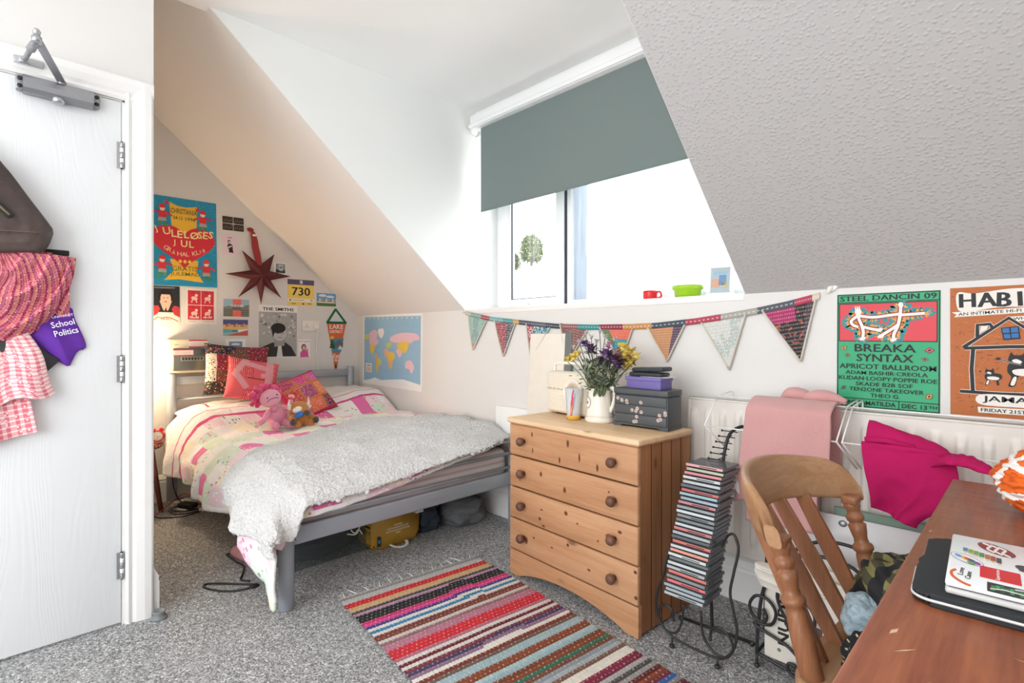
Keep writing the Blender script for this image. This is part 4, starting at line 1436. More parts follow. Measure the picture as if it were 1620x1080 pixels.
bx, by = -3.26, 1.352
bz = top_z(bx, by) + 0.010
BR, DK = 'b9762f', '4d4440'
t = thing('plush_cow', 'brown soft toy animal with white horns and a blue and grey muzzle', 'soft toy', (bx, by, bz), 0)
q = MB(); q.blob((bx - .015, by, bz + .052), (.055, .068, .056), M_PLUSH, seg=26, rings=18, col=BR, bumpy=.12, freq=5); obj('body', fuzz(q, .006, 110), t)
q = MB(); q.blob((bx, by - .012, bz + .105), (.056, .060, .052), M_PLUSH, seg=26, rings=18, col='bf7d33', bumpy=.12, freq=5); hd = obj('head', fuzz(q, .006, 110), t)
q = MB(); q.blob((bx + .046, by - .040, bz + .112), (.016, .030, .019), M_PLUSH, Matrix.Rotation(.25, 4, 'X'), col='efeae4'); obj('eye_patch', q, hd)
q = MB(); q.blob((bx + .058, by - .034, bz + .080), (.016, .026, .018), plain('blue_felt', '2a72c9', .7), Matrix.Rotation(.35, 4, 'X')); obj('muzzle_patch', q, hd)
q = MB(); q.blob((bx + .058, by + .016, bz + .086), (.016, .019, .018), M_PLUSH, col=DK); obj('nose', q, hd)
for s, h_ in ((-1, .135), (1, .150)):
    q = MB(); q.tube(cr([(bx - .004, by - .012 + s * .050, bz + .128), (bx, by - .012 + s * .062, bz + .143), (bx + .002, by - .012 + s * .058, bz + h_ + .035)], 4), [.012, .012, .011, .010, .009, .007, .005, .003, .001], M_PLUSH, 10, col='f1e9dc'); obj('horn', q, hd)
    q = MB(); q.blob((bx + .008, by - .012 + s * .060, bz + .118), (.008, .018, .012), M_PLUSH, Matrix.Rotation(s * .5, 4, 'X'), col='e8d9c6'); obj('ear', q, hd)
for s in (-1, 1):
    q = MB(); q.tube([(bx + .01, by + s * .052, bz + .060), (bx + .05, by + s * .068, bz + .040)], [.024, .021], M_PLUSH, 12, col=BR); q.blob((bx + .058, by + s * .070, bz + .038), (.019, .021, .022), M_PLUSH, col=DK); obj('foreleg', fuzz(q, .003, 120), t)
    q = MB(); q.tube([(bx + .01, by + s * .035, bz + .024), (bx + .06, by + s * .045, bz + .022)], [.026, .022], M_PLUSH, 12, col=BR); obj('hindleg', fuzz(q, .003, 120), t)
# ------------------------------------------------------------------ pine chest of drawers
def pine(name, c1, c2, c3, axis, knots=True, rough=0.5, sc=1.0):
    """knotty wood; axis = grain direction index in object space"""
    m = Mat(name, c2, rough, spec=0.35)
    s = [14.0, 14.0, 14.0]
    s[axis] = 1.1
    co = m.map(m.co(), tuple(x * sc for x in s))
    w1 = m.noise(co, 1.6, 6.0, 0.62, 0.8)
    ring = m.math('PINGPONG', m.math('MULTIPLY', m.noise(m.map(m.co(), tuple(x * .16 * sc for x in s)), 1.3, 2.0, .5, .4), 9.0), 1.0)
    fine = m.noise(m.map(m.co(), tuple(260.0 if k != axis else 9.0 for k in range(3))), 1.0, 2.0)
    f = m.math('ADD', m.math('ADD', m.math('MULTIPLY', w1, 0.62), m.math('MULTIPLY', ring, 0.14)), m.math('MULTIPLY', fine, .24))
    col = m.ramp(f, [(0.30, c1), (0.5, c2), (0.70, c3)])
    if knots:
        v = m.n('TexVoronoi', {'feature': 'F1'}, Vector=m.map(m.co(), tuple(7.0 if k != axis else 3.0 for k in range(3)), (0, 0, 0), (.3, .7, .2)), Scale=1.25, Randomness=1.0)
        k = m.ramp(v.outputs['Distance'], [(0.0, 1.0), (0.05, 0.9), (0.13, 0.0)])
        col = m.mix(m.math('MULTIPLY', k, 0.75), col, '5a3826')
    m.base(col)
    m.bump(w1, 0.12, 0.002)
    return m.m


PX = pine('honey_pine_across', 'a5734f', 'bd8d67', 'cba07b', 0)
PZ = pine('honey_pine_upright_shaded', '8a5a38', 'a06c46', 'b07c52', 2)  # side pine toned darker to paint in the shade on it
PT = pine('pale_lit_pine_top', 'd0a87e', 'dfbd95', 'ead0ad', 0, True)  # top pine paled to paint in the window light falling on it
M_GAP = plain('dark_shadow_gap_wood', '3a261a', 0.8)
M_KNOB = pine('dark_turned_wood', '4f3429', '6b4a3a', '7d5848', 0, False)
CW, CD, CH = 0.712, 0.355, 0.725
cx0, cy0, ca = -1.722, 1.690, math.radians(-4.0)
ch = thing('chest_of_drawers', 'honey pine chest of four drawers with round wooden knobs', 'chest of drawers', (cx0, cy0, 0), ca)
b = MB()
for x in (0.004, CW - 0.024):
    b.box(x, x + 0.020, 0.018, CD - 0.006, 0.012, 0.702, PZ)
for k in range(1, 5):                       # tongue-and-groove lines of the sides
    y = 0.018 + k * 0.067
    b.box(CW - 0.0045, CW - 0.0030, y - 0.0016, y + 0.0016, 0.012, 0.702, M_GAP); b.box(0.0030, 0.0042, y - 0.0016, y + 0.0016, 0.012, 0.702, M_GAP)
b.box(0.02, CW - 0.02, CD - 0.014, CD - 0.006, 0.02, 0.702, PZ)
b.box(0.02, CW - 0.02, 0.020, 0.030, 0.10, 0.702, M_GAP)
b.box(0.02, CW - 0.02, 0.020, CD - 0.014, 0.10, 0.115, PX)
obj('carcass', b, ch, local=True)
b = MB(); b.box(-0.010, CW + 0.010, -0.012, CD, 0.703, 0.725, PT, 0.005); b.box(-0.002, CW + 0.002, -0.002, CD - 0.002, 0.697, 0.704, PX, 0.002); obj('top', b, ch, local=True)
arch = [(0, 0.006)] + [(0.06, 0.006)] + [(0.06 + (CW - 0.12) * k / 20, 0.006 + 0.052 * math.sin(PI * k / 20) ** 0.75) for k in range(1, 20)] + [(CW - 0.06, 0.006), (CW, 0.006), (CW, 0.118), (0, 0.118)]
b = MB(); b.prism(arch, 0, 0.020, PX, Matrix(((1, 0, 0, 0), (0, 0, 1, 0.0), (0, 1, 0, 0), (0, 0, 0, 1)))); obj('plinth', b, ch, local=True)
KN = {3: ((.455, .25, 6, 13), (.545, .62, 4, 14), (.39, .85, 4, 11), (.18, .75, 3, 10), (.685, .80, 5, 12), (.175, .2, 4, 9)), 2: ((.245, .35, 6, 9), (.43, .65, 7, 10), (.775, .30, 4, 3), (.768, .45, 3, 3), (.08, .78, 3, 3)),
      1: ((.25, .42, 6, 3), (.44, .25, 8, 7), (.236, .75, 7, 6), (.265, .95, 8, 4), (.53, .45, 5, 3), (.775, .5, 13, 9), (.86, .25, 8, 5), (.69, .75, 5, 3)), 0: ((.13, .55, 9, 13), (.19, .35, 5, 4), (.455, .12, 6, 5), (.33, .42, 6, 3), (.62, .62, 7, 4), (.98, .10, 6, 5), (.985, .82, 6, 6))}
M_KN = plain('dark_pine_knot', '553625', .6, var=.3)
M_KR = plain('pine_knot_halo', '8d5a39', .55, var=.2)
def knot(b, x, y, z, rx, rz):
    for s, m_, dy in ((1.35, M_KR, 0), (.85, M_KN, .00012)):
        b.face([b.bm.verts.new((x + rx * s * math.cos(a_) * (1 + .18 * nz(a_ * 2, x * 40)), y - dy, z + rz * s * math.sin(a_) * (1 + .18 * nz(a_ * 2, z * 60)))) for a_ in [2 * PI * k / 14 for k in range(14)]], m_)
for k in range(4):
    z0 = 0.124 + k * 0.1445
    b = MB(); b.box(0.001, CW - 0.001, -0.003, 0.019, z0, z0 + 0.1385, PX, 0.005); 
    for t_, v_, rx, rz in KN[k]:
        knot(b, CW * t_ * 1.28 / (t_ * 1.28 + 1 - t_), -.00318, z0 + .1385 * (1 - v_) * .92 + .006, rx * .001, rz * .001)
    d = obj('drawer', b, ch, local=True)
    for x in (0.098, CW - 0.105):
        q = MB()
        q.lathe([(0.010, 0.0), (0.009, 0.006), (0.012, 0.012), (0.019, 0.020), (0.020, 0.028), (0.015, 0.036), (0.004, 0.039)], M_KNOB, Matrix.Translation((x, -0.003, z0 + 0.070)) @ Matrix.Rotation(PI / 2, 4, 'X'), 20)
        obj('knob', q, d, local=True)
CM = Matrix.Translation((cx0, cy0, 0)) @ Matrix.Rotation(ca, 4, 'Z')
ZT = 0.7253
def onchest(x, y):
    return CM @ V((x, y, ZT))

# ------------------------------------------------------------------ tall pale board behind the chest
b = MB()
tl = Matrix.Translation((-2.060, 2.105, 0.004)) @ Matrix.Rotation(math.radians(-4.2), 4, 'X')
b.box(0, 0.258, 0, 0.012, 0, 1.115, plain('pale_painted_board', 'e9e2d6', .6), 0.002, tl)
setp(obj('board', b), 'tall pale board leaning on the wall behind the chest of drawers', 'board')
b = MB()
tl = Matrix.Translation((-1.80, 2.135, 0.004)) @ Matrix.Rotation(math.radians(-2.6), 4, 'X')
b.box(0, 0.045, 0, 0.010, 0, 1.12, plain('dark_grey_frame', '6f7473', .5), 0.002, tl)
setp(obj('picture_frame', b), 'narrow dark edge of a frame standing behind the radio', 'frame')

# ------------------------------------------------------------------ retro radio
M_RAD = plain('cream_leatherette', 'e3dac9', 0.55, var=.03)
M_IV = plain('ivory_plastic', 'efe8da', 0.3, var=.01)
p = onchest(-0.002, 0.235)
rd = thing('radio', 'cream retro portable radio with a carrying handle', 'radio', p, math.radians(-9))
b = MB(); b.box(0, 0.275, 0, 0.085, 0.006, 0.205, M_RAD, 0.020, seg=4); obj('case', b, rd, local=True)
b = MB()
for k in range(12):
    b.box(0.012, 0.200, -0.003, 0.004, 0.022 + k * 0.0078, 0.0262 + k * 0.0078, M_IV, 0.001)
obj('grille', b, rd, local=True)
b = MB(); b.box(0.010, 0.200, -0.003, 0.003, 0.120, 0.126, plain('tan_strip', 'b9a98f', .4)); obj('trim_strip', b, rd, local=True)
for k in range(4):
    b = MB(); b.box(0.016 + k * .030, 0.030 + k * .030, -0.006, 0.002, 0.124, 0.132, M_IV, 0.002); obj('button', b, rd, local=True)
b = MB(); b.lathe([(0.0, 0.0), (0.060, 0.0), (0.066, 0.006), (0.066, 0.012), (0.060, 0.014), (0.056, 0.008), (0.0, 0.006)], M_IV, Matrix.Translation((0.200, 0.002, 0.110)) @ Matrix.Rotation(PI / 2, 4, 'X'), 40); dl = obj('tuning_dial', b, rd, local=True)
b = MB(); b.lathe([(0.0, 0.0), (0.048, 0.0), (0.046, 0.003), (0.0, 0.003)], plain('tan_dial_face', 'c9b192', .4), Matrix.Translation((0.200, -0.005, 0.110)) @ Matrix.Rotation(PI / 2, 4, 'X'), 32); b.lathe([(0.0, 0), (0.026, 0), (0.022, .008), (0, .009)], plain('grey_blue_dial', '9aa6b4', .4), Matrix.Translation((0.200, -0.008, 0.118)) @ Matrix.Rotation(PI / 2, 4, 'X'), 24); obj('dial_face', b, dl, local=True)
b = MB(); b.tube(cr([(0.022, 0.04, 0.198), (0.022, 0.04, 0.230), (0.045, 0.04, 0.243), (0.140, 0.04, 0.246), (0.230, 0.04, 0.243), (0.253, 0.04, 0.230), (0.253, 0.04, 0.198)], 6), 0.0075, M_IV, 10); obj('handle', b, rd, local=True)
for x in (.05, .22):
    b = MB(); b.lathe([(.012, 0), (.012, .007)], plain('black_rubber', '2a2a2a', .8), Matrix.Translation((x, .042, 0)), 12); obj('foot', b, rd, local=True)

# ------------------------------------------------------------------ printed pint glass
M_GL = Mat('printed_glass', 'eaf0f4', 0.05)
M_GL.b.inputs['Alpha'].default_value = 0.42
p = onchest(0.242, 0.168)
gt = thing('drinking_glass', 'tall clear glass with a red printed figure and yellow base, in front of the radio', 'glass', p)
G = Matrix.Translation(p)
b = MB(); b.lathe([(0.0, 0.002), (0.028, 0.002), (0.030, 0.02), (0.0335, 0.08), (0.041, 0.142), (0.0395, 0.142), (0.0315, 0.08), (0.027, 0.022), (0.0, 0.018)], M_GL.m, G, 28, cap=False); gb = obj('tumbler', b, gt)
b = MB(); b.lathe([(0.0, 0.0004), (0.0295, 0.0004), (0.0312, 0.016), (0.0308, 0.020), (0.0, 0.020)], plain('amber_glass_base', 'd9ab45', .2), G, 28, cap=False); obj('base', b, gt)
b = MB()
M_DEC = attr_mat('glass_decal', .3)
for k, (a0, w_, z0, z1, c) in enumerate(((-0.30, .30, .020, .075, 'c8404a'), (-0.24, .26, .060, .105, 'd9474c'), (-.14, .16, .10, .138, 'd15a62'), (-.28, .12, .03, .07, 'e6b05a'), (.02, .10, .05, .12, '9a8fc2'), (-1.5, .9, .03, .11, 'd4dbe6'))):
    b.grid(lambda u, v, a0=a0, w_=w_, z0=z0, z1=z1, k=k: G @ V(((0.0312 + .0105 * max(0, (z0 + (z1 - z0) * v - .03) / .112) ** 1.2 + .0012 + .0002 * k) * math.cos(-.95 + a0 + w_ * (u - .5) * (1 - .5 * abs(v - .5)) + .2 * v), (0.0312 + .0105 * max(0, (z0 + (z1 - z0) * v - .03) / .112) ** 1.2 + .0012 + .0002 * k) * math.sin(-.95 + a0 + w_ * (u - .5) * (1 - .5 * abs(v - .5)) + .2 * v), z0 + (z1 - z0) * v)), 8, 8, M_DEC, c)
obj('printed_figure', b, gb)

# ------------------------------------------------------------------ cream jug and its dried flowers
M_CER = plain('cream_glazed_ceramic', 'e8e2d6', 0.15, var=.02)
p = onchest(0.355, 0.215)
J = Matrix.Translation(p)
jg = thing('jug', 'cream ceramic jug with a heart badge holding dried flowers', 'jug', p)
b = MB()
b.lathe([(0.0, 0.0), (0.062, 0.0), (0.066, 0.006), (0.066, 0.016), (0.061, 0.020), (0.061, 0.026), (0.064, 0.028), (0.060, 0.036), (0.056, 0.080), (0.050, 0.125), (0.050, 0.148), (0.0465, 0.149), (0.046, 0.125), (0.050, 0.080), (0.052, 0.04), (0.0, 0.02)], M_CER, J, 36, cap=False)
b.tube([p + V((-.045, -.012, .135)), p + V((-.060, -.016, .149))], [.014, .004], M_CER, 10)
obj('jug_body', b, jg)
b = MB(); b.tube(cr([p + V((.044, .006, .140)), p + V((.066, .004, .150)), p + V((.078, .002, .125)), p + V((.070, .000, .080)), p + V((.054, .000, .046))], 7), .0085, M_CER, 12); obj('handle', b, jg)
b = MB()
def onjug(a, z, r=.0008):
    rad = interp([.036, .08, .125], [.060, .056, .050], z) + r
    return p + V((rad * math.cos(a), rad * math.sin(a), z))
A0 = -2.15
for rr_, c, off in ((.026, '6f8a9e', .0006), (.022, 'ece7dc', .0009)):
    n = 24
    c0 = b.bm.verts.new(onjug(A0, .085, off + .0004))
    ring = [b.bm.verts.new(onjug(A0 + rr_ * math.cos(2 * PI * k / n) / .056, .085 + rr_ * math.sin(2 * PI * k / n), off)) for k in range(n)]
    for k in range(n):
        b.face((c0, ring[k], ring[(k + 1) % n]), M_DEC, c)
c0 = b.bm.verts.new(onjug(A0, .087, .0016)); hp = heart(0, 0, .0085, .0085, 20)
ring = [b.bm.verts.new(onjug(A0 + x / .056, .085 + y, .0013)) for x, y in hp]
for k in range(20):
    b.face((c0, ring[(k + 1) % 20], ring[k]), M_DEC, 'a8343c')
obj('heart_badge', b, jg)
M_FL = attr_mat('petal', .8)
M_STEM = plain('dry_green_stem', '5d6a48', .85, var=.25)
fl = thing('flower_bunch', 'dried bunch of yellow, purple and white flowers in the cream jug', 'flowers', p + V((0, 0, .05)))
r4 = random.Random(23)
def bloom(q, c, r, col, col2, n=14):
    for k in range(n):
        a = 2 * PI * k / n + r4.random()
        el = r4.uniform(-.3, 1.1)
        d = V((math.cos(a) * math.cos(el), math.sin(a) * math.cos(el), math.sin(el)))
        s = d.cross(V((0, 0, 1))).normalized()
        p0, p1 = c + d * r * .15, c + d * r
        w_ = r * .20
        q.face([q.bm.verts.new(x) for x in (p0 - s * w_ * .5, p0 + s * w_ * .5, p1 + s * w_ - V((0, 0, r * .12)), p1 - s * w_ - V((0, 0, r * .12)))], M_FL, r4.choice((col, col2)))
    q.blob(c, r * .32, M_FL, seg=8, rings=6, col=col2)
right = V((math.cos(math.radians(45.3)), math.sin(math.radians(45.3)), 0))
fwd = V((-right.y, right.x, 0))
heads = []
for sx, h, kind, r in ((.068, .232, 'y', .026), (.118, .262, 'y', .024), (.100, .228, 'y', .028), (-.085, .250, 'y', .018), (.078, .215, 'm', .020), (.085, .245, 'y', .030), (.110, .215, 'y', .028), (.075, .275, 'y', .026), (.125, .240, 'y', .022), (.095, .195, 'y', .024), (-.098, .235, 'y', .022), (-.115, .225, 'y', .018),
                       (.015, .245, 'p', .028), (.045, .225, 'p', .028), (-.030, .265, 'p', .026), (.062, .255, 'm', .024), (.030, .285, 'm', .022), (.005, .215, 'p', .024), (-.055, .290, 'p', .018), (.055, .205, 'p', .020),
                       (-.07, .30, 'w', .016), (-.03, .32, 'w', .016), (.02, .325, 'w', .015), (-.05, .335, 'w', .014), (-.09, .275, 'w', .014), (.05, .31, 'w', .015), (-.01, .30, 'w', .015), (-.075, .255, 'w', .014), (.0, .34, 'w', .012)):
    heads.append((p + right * sx * 1.22 + fwd * r4.uniform(-.05, .04) + V((0, 0, .03 + h * 1.06)), kind, r * (1.55 if kind in 'yp' else 1.35)))
pal = {'y': ('e9d05a', 'f0dd84'), 'p': ('5b4468', '7a5c86'), 'm': ('a3567f', 'b8769c'), 'w': ('d6d4cc', 'b9b3bd')}
for c, kind, r in heads:
    q = MB()
    base_ = p + V((r4.uniform(-.02, .02), r4.uniform(-.02, .02), .06))
    q.tube(cr([base_, base_.lerp(c, .55) + V((0, 0, .02)), c - V((0, 0, r * .3))], 4), .0018, M_STEM, 5)
    bloom(q, c, r * (.86 if kind == 'y' else 1), *pal[kind], n=44 if kind in 'yp' else 14)
    obj('flower', q, fl)
q = MB()
for k in range(420):
    s_, h_ = r4.gauss(0, .040), r4.uniform(.14, .27)
    c = p + right * s_ * (.4 + h_ * 2.6) + fwd * r4.gauss(0, .022) + V((0, 0, h_))
    d = V((r4.gauss(0, 1), r4.gauss(0, 1), r4.gauss(0, 1))).normalized(); d2 = d.orthogonal().normalized()
    L, w_ = r4.uniform(.010, .022), r4.uniform(.004, .008)
    q.face([q.bm.verts.new(x) for x in (c - d * L, c + d2 * w_, c + d * L, c - d2 * w_)], M_FL, r4.choice(('6f7a62', '838c74', '5c6754', '959a80', '756b5e')))
for k in range(26):
    c = p + right * r4.gauss(0, .05) + fwd * r4.gauss(0, .02) + V((0, 0, r4.uniform(.17, .33)))
    q.tube([p + V((r4.uniform(-.03, .03), r4.uniform(-.02, .02), .09)), p.lerp(c, .6) + V((0, 0, .05)), c], .0012, M_STEM, 5)
for k in range(5):
    c = p + right * r4.uniform(-.04, .02) - fwd * .055 + V((0, 0, .15))
    q.tube(cr([c + fwd * .02 + V((0, 0, .01)), c, c - V((0, 0, .035)) + right * r4.uniform(-.01, .01)], 3), [.004] * 3 + [.006] * 3 + [.002], M_STEM, 6)
sg = obj('foliage', q, fl); sg['kind'] = 'stuff'

# ------------------------------------------------------------------ black floral box with a lifting lid and drawers
M_BLKB = Mat('charcoal_painted_wood', '4c5053', 0.5)
M_BLKB = M_BLKB.m
bxp = onchest(0.446, 0.195)
ba = math.radians(0.5)
jb = thing('jewellery_box', 'charcoal box painted with small white flowers, on the chest', 'box', bxp, ba)
W_, D_, H_ = 0.250, 0.118, 0.158
b = MB(); b.box(0.002, W_ - .002, 0.004, D_, 0.006, H_ - 0.026, M_BLKB, 0.003)
b.prism([(0, 0), (.03, 0), (.045, .008), (W_ - .045, .008), (W_ - .03, 0), (W_, 0), (W_, .014), (0, .014)], 0.001, 0.012, M_BLKB, Matrix(((1, 0, 0, 0), (0, 0, 1, 0), (0, 1, 0, 0), (0, 0, 0, 1)))); b.box(0, .012, .004, D_, 0, .012, M_BLKB); b.box(W_ - .012, W_, .004, D_, 0, .012, M_BLKB)
obj('body', b, jb, local=True)
b = MB(); b.box(0, W_, 0, D_ + .002, H_ - 0.0245, H_, M_BLKB, 0.004); obj('lid', b, jb, local=True)
r5 = random.Random(4)
for k in range(3):
    z0 = 0.016 + k * 0.0385
    b = MB(); b.box(0.006, W_ - 0.006, -0.001, 0.006, z0, z0 + 0.0365, M_BLKB, 0.002)
    for i in range(7 if k else 6):
        fx, fz = (.02 + .22 * r5.random() ** (1.4 if k == 2 else .7)), z0 + r5.uniform(.006, .030)
        if (k == 2 and fx > .16) or (k == 0 and fx < .08):
            continue
        n = 5
        for j in range(n):
            a_ = 2 * PI * j / n + i
            cx_, cz_ = fx + .005 * math.cos(a_), fz + .005 * math.sin(a_)
            b.face([b.bm.verts.new((cx_ + .0034 * math.cos(t_), -.0013, cz_ + .0034 * math.sin(t_))) for t_ in [2 * PI * s_ / 6 for s_ in range(6)]], M_DEC, r5.choice(('cfc6bb', 'b9a9a0', 'd9b9b4')))
    obj('drawer', b, jb, local=True)
TB = bxp + V((0, 0, H_ + .0004))
b = MB(); M_PUR = plain('purple_card', '6f63a0', .5)
pb = thing('gift_box', 'flat purple lidded box on the charcoal box', 'box', TB + V((.045, .030, 0)), math.radians(-4))
b.box(0, .165, 0, .082, 0, .038, M_PUR, .002); obj('base', b, pb, local=True)
b = MB(); b.box(-.006, .168, -.004, .086, .034, .048, plain('purple_card_lid', '776bab', .5), .002); obj('lid', b, pb, local=True)
b = MB(); b.box(.06, .185, .012, .085, .0486, .0500, plain('white_card', 'e9e7e4', .6), mtx=MTX[pb.name]); setp(obj('card', b), 'white card edge lying on the purple box', 'card')
b = MB()
Wm = MTX[pb.name] @ Matrix.Translation((.008, .002, .0505)) @ Matrix.Rotation(.06, 4, 'Z')
b.box(.0, .150, 0, .080, 0, .016, plain('black_leather', '33393b', .45, var=.1), .007, Wm, seg=3); wl = thing('wallet', 'black folded wallet on top of the purple box', 'wallet', Wm @ V((0, 0, 0)))
obj('lower_fold', b, wl)
b = MB(); b.box(.012, .160, .004, .082, .0155, .034, plain('black_leather', '33393b', .45, var=.1), .008, Wm @ Matrix.Rotation(-.04, 4, 'Y'), seg=3); obj('upper_fold', b, wl)
# ------------------------------------------------------------------ patchwork bunting
M_QUILT = attr_mat('quilted_cotton', 0.9, (260.0, 0.35, 0.002))
BX = [-2.662, -2.616, -2.40, -2.20, -2.0, -1.868, -1.62, -1.385, -1.25, -1.063, -0.93, -0.795, -0.69, -0.588, -0.542]
BZ = [1.257, 1.247, 1.208, 1.188, 1.168, 1.156, 1.147, 1.146, 1.150, 1.166, 1.183, 1.203, 1.222, 1.246, 1.262]
bz_ = lambda x: (lambda i: BZ[i] + (BZ[i + 1] - BZ[i]) * (x - BX[i]) / (BX[i + 1] - BX[i]))(max(0, min(len(BX) - 2, next((k for k in range(len(BX) - 1) if x <= BX[k + 1]), len(BX) - 2))))
bt = thing('bunting', 'string of eight patchwork fabric pennants across the window wall', 'bunting', (-1.6, YB - 0.008, 0.96))
segs = [(-2.655, -2.60, 'b9b2a4'), (-2.60, -2.50, '7fa39b'), (-2.50, -2.42, 'a34e55'), (-2.42, -2.30, '6fa8a8'), (-2.30, -2.21, '4f8f92'), (-2.21, -2.16, 'c39a58'), (-2.16, -2.06, '4c4f5c'), (-2.06, -1.95, '585b66'), (-1.95, -1.84, '3f4652'),
        (-1.84, -1.72, '8d5f62'), (-1.72, -1.58, '3f8e8c'), (-1.58, -1.44, '8f3a50'), (-1.44, -1.28, 'c58f5a'), (-1.28, -1.11, '4a5560'), (-1.11, -0.95, 'b04a5c'), (-0.95, -0.80, 'a6a49c'), (-0.80, -0.66, '5b5f66'), (-0.66, -0.60, 'b5475f'), (-0.60, -0.575, 'd5c7b4')]
b = MB()
for x0, x1, c in segs:
    n = 4
    def colf(u, v, c=c):
        return mixc(lin(c), (1, 1, 1, 1), .35) if (int(u * 16) % 2 == 0 and abs(v - .5) < .12) else lin(c)
    b.grid(lambda u, v, x0=x0, x1=x1: V((x0 + (x1 - x0) * u, YB - 0.0085 - .002 * math.sin(v * PI), bz_(x0 + (x1 - x0) * u) - .013 + .026 * v)), 16, 5, M_QUILT, colf)
obj('band', b, bt, solid=0.004)
FL = [((-2.625, 1.241), (-2.449, 1.199), (-2.577, 1.012), ('8fb3a8', '7c9a98', 'a9b9ae', 'c98a6a')), ((-2.372, 1.201), (-2.188, 1.182), (-2.29, 0.978), ('9a4a52', '4f5a66', 'b0606a', 'c9a9a0')),
      ((-2.099, 1.176), (-1.915, 1.15), (-2.061, 0.959), ('a93f50', '3f7f8c', '5f9aa6', 'cfd9d6')), ((-1.843, 1.173), (-1.655, 1.134), (-1.784, 0.955), ('8a5f58', '7a5652', '9a6a66', '6e5050')),
      ((-1.58, 1.146), (-1.384, 1.136), (-1.445, 0.985), ('5f7a4a', 'd9705a', '3f8f9c', '6a4a6e')), ((-1.302, 1.142), (-1.113, 1.152), (-1.2, 0.982), ('c08a62', 'b37a58', '5a4a5c', 'cf9a72')),
      ((-1.035, 1.159), (-0.846, 1.19), (-0.913, 0.958), ('c9cbc6', 'aeb9b6', 'd9d6cc', '9fb0b0')), ((-0.781, 1.204), (-0.588, 1.236), (-0.639, 1.003), ('a83a68', '3a3434', 'b9486a', '4f4a50'))]
M_PIPE = woven('unbleached_cotton_tape', 'd9d2c4', .9, 300)
for k, (l_, r_, t_, pal_) in enumerate(FL):
    b = MB()
    def fn(u, v, l_=l_, r_=r_, t_=t_):
        a, c = V((l_[0], 0, l_[1])), V((r_[0], 0, r_[1]))
        e = a.lerp(c, u).lerp(V((t_[0], 0, t_[1])), v)
        e.y = YB - 0.0080 - .006 * math.sin(v * 2.6) * (.6 + .4 * math.sin(u * 3 + l_[0] * 7))
        return e
    def colf(u, v, pal_=pal_, k=k):
        if k == 4:
            c = pal_[0] if (u < .28 and v < .5) else pal_[1] if v < .34 else pal_[2]
        elif k == 7:
            c = pal_[0] if (v < .30 and u < .62) else (pal_[3] if u > .84 else pal_[1])
            if c == pal_[1] and nz(u * 13 * (1 - v), v * 20, 3) > .28:
                c = 'a8584e'
        elif k == 5:
            c = pal_[2] if u > .70 else pal_[0]
        elif k in (1, 2):
            c = pal_[0] if u < (.30 if k == 2 else .62) else pal_[1]
            if nz(u * 18, v * 24, k) > (.15 if k == 2 else .3):
                c = pal_[3]
        else:
            c = pal_[0] if nz(u * 3, v * 3, k * 5) > 0 else pal_[1]
            if nz(u * 20, v * 26, k) > .25:
                c = pal_[2]
            if k == 0 and v > .8:
                c = pal_[3]
        s = lin(c)
        if int(v * 44) % 3 == 0 and int(u * 40 + v * 20) % 2 == 0:
            s = mixc(s, (1, 1, 1, 1), .22)
        return s
    b.grid(fn, 44, 44, M_QUILT, colf)
    pnl = obj('pennant', b, bt, solid=0.003)
    b = MB()
    for q0, q1 in (((0, 0), (0, 1)), ((1, 0), (1, 1))):
        P = [fn(q0[0], i / 10) + V((0, -.005, 0)) for i in range(11)]
        b.tube(P, .0075 if k > 4 else .006, M_PIPE, 8, flat=.45)
    obj('edging', b, pnl)
for nm, x, z, lab in (('wall_hook', -0.535, 1.272, 'white hook holding the right end of the bunting'), ('drawing_pin', -2.662, 1.258, 'grey pin and knot holding the left end of the bunting')):
    if nm == 'wall_hook':
        t = thing(nm, lab, 'hook', (x, YB - .004, z))
        b = MB(); b.blob((x + .004, YB - .006, z + .012), (.015, .006, .026), M_WP, Matrix.Rotation(.7, 4, 'Y')); obj('hook_plate', b, t)
        b = MB(); b.tube(cr([(x + .002, YB - .010, z + .010), (x - .006, YB - .022, z - .006), (x - .012, YB - .022, z - .012), (x - .018, YB - .016, z - .006)], 5), .004, M_WP); obj('hook_arm', b, t)
    else:
        b = MB(); b.lathe([(.007, 0), (.007, .003), (.003, .004), (.004, .012)], M_STEEL, Matrix.Translation((x, YB - .001, z)) @ Matrix.Rotation(PI / 2, 4, 'X'), 14); b.tube(cr([(x, YB - .010, z), (x - .016, YB - .011, z + .008), (x - .022, YB - .010, z - .004), (x, YB - .011, z - .002), (x + .014, YB - .010, z + .012)], 4), .0022, M_PIPE)
        setp(obj(nm, b), lab, 'pin')

